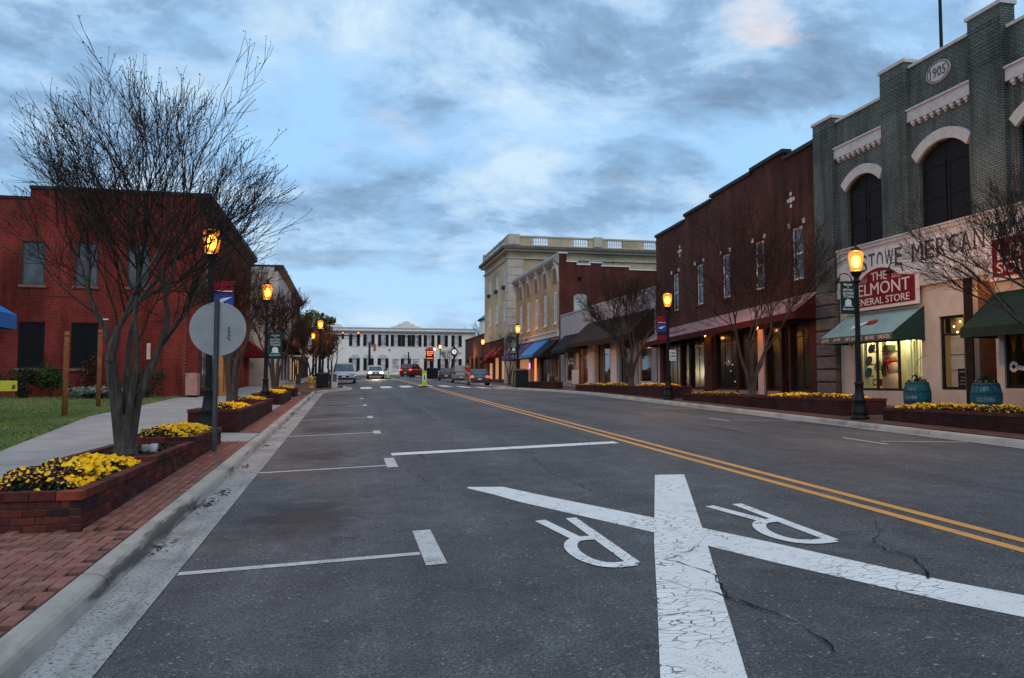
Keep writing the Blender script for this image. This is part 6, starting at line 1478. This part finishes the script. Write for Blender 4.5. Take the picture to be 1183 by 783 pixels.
m = MB(); m.quad((XW0,YW,1.9),(XW0,YW+14,1.9),(XW0,YW+14,zt),(XW0,YW,zt)); m.quad((XW1,YW,1.9),(XW1,YW+14,1.9),(XW1,YW+14,zt),(XW1,YW,zt)); m.build('wall', wwh, wb)
pane_g = glass_dark('far_pane', (.42,.44,.48), .2, .4)
for h in holes: window(wb, FWb, *h, white_tr, pane_g, d=-.1, rows=4, cols=2, fw=.10, mw=.05, one=True, sill=white_tr)
for c in UWn:
    for p in c[1:]:
        if p: X = wx(px4(p)); MB().fbox(FWb,X-.27,X+.27,wz(7.25),wz(9.1),.004,.07).build('shutter', black, wb)
for p in (612, 680): X = wx(px4(p)); MB().fbox(FWb,X-.62,X-.02,wz(7.25),wz(9.1),.004,.07).build('shutter', black, wb); MB().fbox(FWb,X+.02,X+.62,wz(7.25),wz(9.1),.004,.07).build('shutter', black, wb)
bluew = mat('arch_panel', (.50,.54,.58), .7, .05, 2)
for c in LWn:
    for p in c[1:3]:
        if p: X = wx(px4(p)); MB().fbox(FWb,X-.27,X+.27,wz(3.4),wz(5.3),.004,.07).build('shutter', black, wb)
    if c[3]: X = wx(px4(c[0])); MB().fprism(FWb, arch(X-.95,X+.95,wz(5.32),.72,14), .004, .08).build('arch_panel', bluew, wb)
MB().fbox(FWb,XW0,XW1,wz(9.45),wz(9.68),.002,.4).build('eaves_cornice', mat('cornice_grey', (.22,.21,.20), .8), wb)
MB().fbox(FWb,XW0,XW1,zt,zt+.18,-.35,.1).build('coping', stone_w, wb)
pc = wx(px4(645)); r_ = [(pc-2.9,zt+.18),(pc-2.4,zt+.45),(pc-1.7,zt+.55),(pc-1.2,zt+.95)]+[(pc+.75*math.cos(3.1416*(1-k/8))*.9,zt+.95+.42*math.sin(3.1416*k/8)) for k in range(9)]+[(pc+1.2,zt+.95),(pc+1.7,zt+.55),(pc+2.4,zt+.45),(pc+2.9,zt+.18)]
MB().fprism(FWb, r_, -.3, .05).build('gable', wwh, wb)
MB().fprism(FWb,[(XW0,zt+.18),(-.6,zt+.18),(-.9,zt+.55),(-1.6,zt+.75),(XW0,zt+.75)],-.29,.04).build('end_gable', wwh, wb)
MB().fbox(FWb,XW0,XW1,1.9,2.9,.002,.08).build('plinth', mat('plinth_grey', (.42,.40,.36), .9), wb)
MB().ell(FWb(wx(px4(532)),wz(6.7),.1),.14,.14,.14,8,6).build('wall_lamp', black, wb)
cp = thing('roof_tower', 'small white tower with pointed teal roof behind the low brick shop', 'tower', (24.5,134,1.8)); x0, y0 = 25.2, 134
MB().box(x0-2.2,x0+2.4,y0-2,y0+2,1.5,12.3).build('tower_wall', wwh, cp); MB().box(x0-2.5,x0+2.7,y0-2.3,y0+2.3,12.301,12.5).build('eaves', dkcop, cp)
m = MB(); m.add([(x0-2.6,y0-2.4,12.501),(x0+2.8,y0-2.4,12.501),(x0+2.8,y0+2.4,12.501),(x0-2.6,y0+2.4,12.501),(x0+.1,y0,14.6)],[(0,1,4),(1,2,4),(2,3,4),(3,0,4)]); m.build('roof', mat('roof_teal', (.05,.20,.21), .6, .15, 2), cp)
# ---------------------------------------------------------------- signals, clock, hanging sign
sig_b = mat('signal_black', (.01,.01,.01), .5); red_on = emit('signal_red', (1,.10,.03), 6); amb = mat('signal_amber', (.40,.19,.035), .6)
def signal_head(parent, x, y, z, rot=0., body=sig_b, lit=True):
    m = MB(); f = Fr((x,y),(math.cos(rot),math.sin(rot)),(math.sin(rot),-math.cos(rot)))
    m.fbox(f,-.18,.18,z-.55,z+.55,-.12,.0); h = m.build('signal_head', body, parent)
    for k, zz_ in enumerate((z+.35,z,z-.35)):
        MB().fprism(f,[(.13*math.cos(j*.524),zz_+.13*math.sin(j*.524)) for j in range(12)],.001,.012).build('lens', red_on if (k == 0 and lit) else mat('dark_lens', (.02,.02,.015), .3), h)
        v = MB(); 
        for j in range(7): a, b = 3.1416*j/7, 3.1416*(j+1)/7; v.loops([f(.14*math.cos(a),zz_+.14*math.sin(a),.0),f(.14*math.cos(b),zz_+.14*math.sin(b),.0),f(.155*math.cos(b),zz_+.155*math.sin(b),.0),f(.155*math.cos(a),zz_+.155*math.sin(a),.0)],[f(.14*math.cos(a),zz_+.14*math.sin(a),.2),f(.14*math.cos(b),zz_+.14*math.sin(b),.2),f(.155*math.cos(b),zz_+.155*math.sin(b),.2),f(.155*math.cos(a),zz_+.155*math.sin(a),.2)])
        v.build('visor', body, h)
    return h
SY = 113.0
def sx_(px): return SY*math.tan(R(12)+math.atan((px-591.5)/900))
t = thing('traffic_signal', 'long black mast arm carrying two red traffic lights across the far junction', 'traffic light', (-4.2,SY,2.35))
MB().tube([(-4.2,SY,2.2),(-4.2,SY,8.9)],[.16,.10],10).build('post', black, t, True); MB().tube([(-4.2,SY,8.25),(sx_(398),SY,8.15),(sx_(416.5),SY,8.1)],[.11,.09,.06],8).build('mast_arm', black, t, True); MB().tube([(sx_(397),SY,7.75),(sx_(414),SY,7.75)],.035,6).build('lower_brace', black, t)
for px in (395.6,413.7): signal_head(t, sx_(px), SY-.16, 8.2)
for px, z0, lab, hd in ((427.2,7.3,'black post with an amber side facing traffic light before the white block',True),(473.2,6.0,'plain thin black post before the white block near the red car',False)):
    x = sx_(px); t = thing('signal_post', lab, 'traffic light', (x,SY+2,2.4)); MB().tube([(x,SY+2,2.3),(x,SY+2,z0)],[.2 if hd else .12,.15 if hd else .1],10).build('post', black, t, True); MB()._lathe((x,SY+2,2.35),[(.28,0),(.28,.3),(.2,.4)],10).build('base', black, t)
    if hd: signal_head(t, x+.75, SY+1.9, 6.6, R(55), amb, False); MB().tube([(x,SY+2,6.9),(x+.75,SY+1.9,7.0)],.04,6).build('bracket', amb, t)
x, y = 10.15, 97.0; z = road_z(x,y)
t = thing('hanging_sign', 'black framed sign lit red with curved script on a dark post', 'sign', (x+.1,y,z)); fr = Fr((x,y),(1,0),(0,-1)); zb = 1.6+(441-415.5)/900*95.5
MB().tube([(x+.1,y+.12,z-.1),(x+.1,y+.12,zb)],.09,8).build('post', black, t); MB().fbox(fr,-.5,.5,zb,zb+1.25,-.1,.08).build('frame', black, t)
MB().fprism(fr,[(-.66,zb+1.251),(.66,zb+1.251),(.5,zb+1.42),(0,zb+1.62),(-.5,zb+1.42)],-.14,.14).build('roof', emit('sign_roof_red', (.6,.05,.02), .25), t)
MB().fbox(fr,-.58,.58,zb-.10,zb-.001,-.14,.14).build('bottom_rail', mat('rail_red', (.22,.05,.04), .6), t)
glow = emit('sign_orange', (1,.16,.04), 1.8); m = MB()
for (z0, z1, u0, u1) in ((.98,1.14,-.4,.4),(.76,.90,-.38,.38),(.56,.68,-.34,.2)): m.fprism(fr,[(u0,zb+z0),(u0+.1,zb+z0-.03),((u0+u1)/2,zb+z0+.01),(u1,zb+z0-.02),(u1,zb+z1),((u0+u1)/2,zb+z1-.05),(u0+.05,zb+z1)],.081,.09)
m.build('lit_script', glow, t, kind='stuff'); m = MB()
for k in range(5): m.fbox(fr,-.38+.16*k,-.28+.16*k,zb+.16,zb+.28+.04*(k%2),.081,.09)
m.build('lit_numerals', emit('sign_amber', (1,.35,.12), 1.0), t, kind='stuff')
MB().ell((x+.6,y-.1,zb+1.35),.14,.14,.14,8,6).build('sign_lamp', bulb_m, t)
x, y = 11.7, 97; x = y*math.tan(R(12)+math.atan((524.5-591.5)/900)); z = road_z(x,y)+.1; t = thing('street_clock', 'black post clock with white round dial beside the low brick shop', 'clock', (x,y,z)); zc_ = 1.6+(441-406)/900*95; fr = Fr((x,y),(1,0),(0,-1))
MB()._lathe((x,y,z),[(.25,0),(.25,.4),(.12,.6),(.09,2.0),(.09,zc_-z-.8)],12).build('post', black, t, True)
MB().fprism(fr,[(-.22,zc_-.42),(.22,zc_-.42),(.44,zc_-.08),(.44,zc_+.2),(.2,zc_+.52),(0,zc_+.75),(-.2,zc_+.52),(-.44,zc_+.2),(-.44,zc_-.08)],-.2,.2).build('case', black, t); MB().fbox(fr,-.1,.1,zc_-.85,zc_-.421,-.1,.1).build('neck', black, t)
MB().fprism(fr,[(.31*math.cos(k*.2618),zc_+.06+.31*math.sin(k*.2618)) for k in range(24)],.201,.22).build('dial', emit('dial_white', (.9,.92,.88), .55), t); m = MB(); m.fprism(fr,[(-.02,zc_+.05),(.02,zc_+.05),(.015,zc_+.31),(-.015,zc_+.31)],.222,.23); m.fprism(fr,[(-.02,zc_+.06),(.17,zc_-.02),(.18,zc_+.03),(0,zc_+.10)],.2205,.231); m.build('hands', black, t)
# ---------------------------------------------------------------- cars
tyre_m = mat('tyre', (.012,.012,.012), .9); rim_m = mat('rim', (.25,.25,.26), .35, .1, 8, 0, metal=.7); cglass = glass_dark('car_glass', (.03,.04,.05), .05, .7)
head_on = emit('headlight_on', (1,.80,.50), 26); tail_on = emit('tail_light_on', (1,.05,.03), 3.0); tail_off = mat('tail_lens', (.30,.01,.01), .3); head_off = mat('head_lens', (.45,.47,.48), .15); plate_m = mat('plate', (.55,.55,.52), .5)
def paint(name, c):
    m = mat(name, c, .35, .06, 3, 0, spec=.3); m.node_tree.nodes['Principled BSDF'].inputs['Coat Weight'].default_value = .25; return m
def car(label, loc, rz, pm, kind, tails=tail_off, heads=head_off):
    """built facing -y in its own axes: front at y=-l/2"""
    t = thing('parked_car' if heads is head_off and tails is tail_off else 'car', label, 'car', loc, None, rz)
    L, W, H = {'sedan': (4.6,1.78,1.42), 'van': (5.0,1.96,1.75), 'suv': (4.6,1.84,1.72), 'pickup': (5.0,1.85,1.66)}[kind]
    w = W/2
    # (y, belt z, roof z, half width at belt, half width at roof)
    if kind == 'van': S = [(-2.5,.62,None),(-2.3,.86,None),(-1.55,1.02,None),(-1.4,1.04,1.06),(-.35,1.08,1.66),(.3,1.08,1.75),(2.1,1.08,1.73),(2.42,1.05,1.10),(2.5,.8,None)]
    elif kind == 'suv' or kind == 'pickup': S = [(-2.3,.66,None),(-2.1,.92,None),(-1.15,1.02,None),(-1.0,1.04,1.06),(-.3,1.08,1.62),(.3,1.08,H),(1.75,1.08,H-.03),(2.2,1.06,1.12),(2.3,.8,None)]
    else: S = [(-2.3,.55,None),(-2.1,.74,None),(-1.05,.86,None),(-.9,.88,.90),(-.1,.92,1.36),(.4,.93,1.42),(1.1,.93,1.36),(1.75,.92,.95),(2.15,.90,None),(2.3,.70,None)]
    b = MB(); prev = None
    for y, zb_, zr_ in S:
        e = abs(y)/(L/2); k = w*(1-.10*max(0,e-.7)/.3); sec = [(-k*.86,y,.22),(-k*.98,y,.30),(-k,y,.55),(-k*.97,y,zb_*.9),(-k*.88,y,zb_),(k*.88,y,zb_),(k*.97,y,zb_*.9),(k,y,.55),(k*.98,y,.30),(k*.86,y,.22)]
        if prev: b.loops(prev, sec, cap=False)
        else: b.add(sec,[tuple(range(10))])
        prev = sec
    b.add(prev,[tuple(range(10))]); b.build('body', pm, t, True, org=(0,0,0))
    c = [s for s in S if s[2]]; g_ = MB(); r_ = MB(); prev = None
    for y, zb_, zr_ in c:
        f = (zr_-zb_)/(H-1.0 if kind == 'sedan' else H-1.06); kb = w*.88; kr_ = w*(.88-.16*max(0,min(1,f)))
        sec = [(-kb,y,zb_-.01),(-kr_,y,zr_-.02),(-kr_+.1,y,zr_),(kr_-.1,y,zr_),(kr_,y,zr_-.02),(kb,y,zb_-.01)]
        if prev: g_.loops(prev, sec, cap=False)
        prev = sec
    g_.build('windows', cglass, t, True, org=(0,0,0))
    mid = [s for s in c if s[2] > H-.14]; p = MB(); y0, y1 = mid[0][0]-.05, mid[-1][0]+.05; kr_ = w*.735
    p.hexa([(-kr_,y0,H-.10),(kr_,y0,H-.10),(kr_,y1,H-.10),(-kr_,y1,H-.10),(-kr_+.08,y0+.08,H+.02),(kr_-.08,y0+.08,H+.02),(kr_-.08,y1-.08,H+.02),(-kr_+.08,y1-.08,H+.02)]); p.build('roof', pm, t, org=(0,0,0))
    for s in (-1,1):                                              # pillars follow the glass edge
        pts = [(s*w*(.885-.16*max(0,min(1,(zr_-zb_)/(H-1.0)))), y, zr_) for y, zb_, zr_ in c]; q = MB(); q.tube(pts,.038,5); 
        for y in ((-.05,.9) if kind == 'sedan' else (.1,1.2)): q.tube([(s*w*.885,y,1.0),(s*w*.75,y+.05,H-.04)],.035,5)
        q.build('pillar', pm, t, org=(0,0,0))
        MB().box(min(s*w,s*(w+.18)),max(s*w,s*(w+.18)),-.85,-.72,1.0 if kind != 'sedan' else .88,1.14 if kind != 'sedan' else 1.02).build('mirror', black, t, org=(0,0,0))
        for y in (-L/2+.85,L/2-.9):
            cx_ = s*(w-.10); wh = MB(); wh.tube([(cx_-.1,y,.32),(cx_+.1,y,.32)],.32,18); o = wh.build('wheel', tyre_m, t, org=(0,0,0)); MB().tube([(cx_+s*.09,y,.32),(cx_+s*.108,y,.32)],.2,12).build('rim', rim_m, o, org=(0,0,0))
        zh = {'sedan':.60,'van':.78,'suv':.80,'pickup':.8}[kind]; zt_ = {'sedan':.74,'van':.95,'suv':.95,'pickup':.9}[kind]
        MB().ell((s*(w-.30),-L/2+.10,zh),.20,.13,.10,10,6).build('headlight', heads, t, True, org=(0,0,0)); MB().ell((s*(w-.24),L/2-.06,zt_),.17,.09,.11,10,6).build('tail_light', tails, t, True, org=(0,0,0))
    for y, d in ((-L/2,-1),(L/2,1)):
        MB().box(-w*.90,w*.90,min(y,y-d*.1)+d*.03,max(y,y-d*.1)+d*.03,.30,.48).build('bumper', mat('bumper_dark', (.04,.04,.042), .6), t, org=(0,0,0)); MB().box(-.16,.16,min(y+d*.031,y+d*.045),max(y+d*.031,y+d*.045),.50,.62).build('number_plate', plate_m, t, org=(0,0,0))
    MB().box(-.42,.42,-L/2-.02,-L/2+.05,.52,.66).build('grille', black, t, org=(0,0,0))
    return t
def place(px, y): x = y*math.tan(R(12)+math.atan((px-591.5)/900)); return (x, y, road_z(x,y)+.005)
car('pale blue silver minivan parked facing the camera beside the notice box', place(397.5,69), R(0), paint('car_silver_blue', (.30,.36,.42)), 'van')
sed = car('white car driving this way with both headlights on', place(433.5,86), R(0), paint('car_white', (.50,.50,.50)), 'sedan', heads=head_on)
l = bpy.data.lights.new('headlamp_beam', 'SPOT'); l.energy = 900; l.color = (1,.78,.45); l.spot_size = R(60); l.shadow_soft_size = .1
o = lk(bpy.data.objects.new('headlamp_beam', l)); o.parent = sed; o.location = (0,-2.5,.7); o.rotation_euler = (R(78),0,R(180))
car('dark red car turning at the far junction with its tail lights lit', place(476.5,104), R(152), paint('car_red', (.16,.015,.018)), 'suv', tails=tail_on)
car('black sedan parked at the kerb farthest along, by the dark bin', place(516,88), R(172), paint('car_black', (.018,.018,.024)), 'sedan')
car('silver hatchback parked between the black and grey cars', place(532.5,77.5), R(173), paint('car_silver', (.17,.175,.18)), 'suv')
car('dark grey hatchback with lit tail lights parked nearest the lamp and trees', place(552.5,68), R(174), paint('car_grey', (.035,.037,.042)), 'sedan', tails=tail_on)
# ---------------------------------------------------------------- pedestrian in the road
def skin(name, verts, edges, radii, m_, parent, sub=1, root=0):
    me = bpy.data.meshes.new(name); me.from_pydata(verts, edges, []); me.materials.append(m_)
    o = lk(bpy.data.objects.new(name, me)); o.parent = parent; ORG[o.name] = (0,0,0)
    md = o.modifiers.new('skin', 'SKIN'); md.use_smooth_shade = True
    for i, r in enumerate(radii): me.skin_vertices[0].data[i].radius = (r, r) if not isinstance(r, tuple) else r; me.skin_vertices[0].data[i].use_root = (i == root)
    s = o.modifiers.new('subd', 'SUBSURF'); s.levels = s.render_levels = sub
    return o
pt = thing('person', 'person in a red shirt and khaki trousers crossing beside the parked cars', 'person', (0,0,0), None, R(200))
x, y, z = place(540.5,62.5); pt.location = (x,y,z); skin_m = mat('skin', (.42,.24,.17), .6, .08, 10, 0)
V = [(0,0,.95),(0,.01,1.15),(0,0,1.38),(0,0,1.50),(0,-.02,1.58),(0,-.03,1.67),(.19,0,1.42),(.25,.06,1.15),(.24,-.02,.92),(-.19,0,1.42),(-.25,-.06,1.15),(-.23,-.16,.95),(.10,0,.88),(.12,-.14,.48),(.12,-.05,.08),(.12,-.18,.04),(-.10,0,.88),(-.12,.10,.48),(-.12,.28,.10),(-.12,.18,.03)]
E = [(0,1),(1,2),(2,3),(3,4),(4,5),(2,6),(6,7),(7,8),(2,9),(9,10),(10,11),(0,12),(12,13),(13,14),(14,15),(0,16),(16,17),(17,18),(18,19)]
skin('body', V, E, [.13,.14,.15,.06,.075,.085,.065,.048,.036,.065,.048,.036,.085,.06,.045,.045,.085,.06,.045,.045], skin_m, pt, 2)
skin('shirt', [V[0],V[1],V[2],(0,0,1.47),V[6],(.235,.035,1.24),V[9],(-.235,-.035,1.24)], [(0,1),(1,2),(2,3),(2,4),(4,5),(2,6),(6,7)], [(.17,.14),(.17,.14),(.19,.14),.09,.085,.075,.085,.075], mat('shirt_red', (.34,.02,.025), .85), pt, 2)
kh = mat('khaki', (.22,.17,.115), .9); skin('trousers', [(0,0,.97),V[12],V[13],(.12,-.06,.14),V[16],V[17],(-.12,.26,.16)], [(0,1),(1,2),(2,3),(0,4),(4,5),(5,6)], [.155,.105,.082,.07,.105,.082,.07], kh, pt, 2)
m = MB(); m.ell((0,.005,1.70),.098,.108,.085,12,8); m.build('hair', mat('hair_grey', (.12,.11,.10), .9), pt, True, org=(0,0,0))
m = MB()
for s in (-1,1): m.ell((.035*s,-.108,1.655),.012,.008,.009,6,4)
m.build('eyes', black, pt, org=(0,0,0)); MB().ell((0,-.125,1.625),.014,.02,.022,6,4).build('nose', skin_m, pt, org=(0,0,0))
m = MB()
for k, (sx2, sy2, sz2) in enumerate(((.24,-.02,.92),(-.23,-.16,.95))):
    for j in range(4): m.tube([(sx2-.02+.014*j,sy2-.01,sz2-.02),(sx2-.025+.016*j,sy2-.015,sz2-.09),(sx2-.02+.013*j,sy2-.035,sz2-.13+.01*abs(j-1.5))],[.010,.009,.006],6)
    m.tube([(sx2,sy2-.03,sz2),(sx2,sy2-.06,sz2-.05),(sx2,sy2-.07,sz2-.08)],[.011,.010,.007],6)
m.build('fingers', skin_m, pt, True, org=(0,0,0))
for s, (fx, fy, fz) in ((1,(.12,-.13,.035)),(-1,(-.12,.22,.04))): MB().ell((fx,fy,fz+.02),.055,.13,.05,10,6).build('shoe', mat('shoe_dark', (.03,.025,.022), .8), pt, True, org=(0,0,0))
# leaf litter along the gutter
m = MB(); rnd = random.Random(77)
for (px_, py_, n_) in ((-1.62,7.6,26),(-1.58,9.8,40),(-1.52,10.6,36),(-1.6,13.2,20),(-1.55,16.5,26),(-1.6,21,20),(-1.58,27,20)):
    for _ in range(n_):
        x = px_+rnd.gauss(0,.05); y = py_+rnd.gauss(0,.16); z = road_z(-1.28,y)+.002; a = rnd.uniform(0,6.28); l = rnd.uniform(.012,.045); c, s = math.cos(a)*l, math.sin(a)*l
        m.quad((x-c,y-s,z),(x+s*.4,y-c*.4,z+.01),(x+c,y+s,z+rnd.uniform(.002,.02)),(x-s*.4,y+c*.4,z+.008))
o = m.build('leaves', mat('dead_leaf', (.05,.032,.02), .9, .4, 20, 0)); o['kind'] = 'stuff'; o['label'] = 'dry leaf litter lying along the gutter'
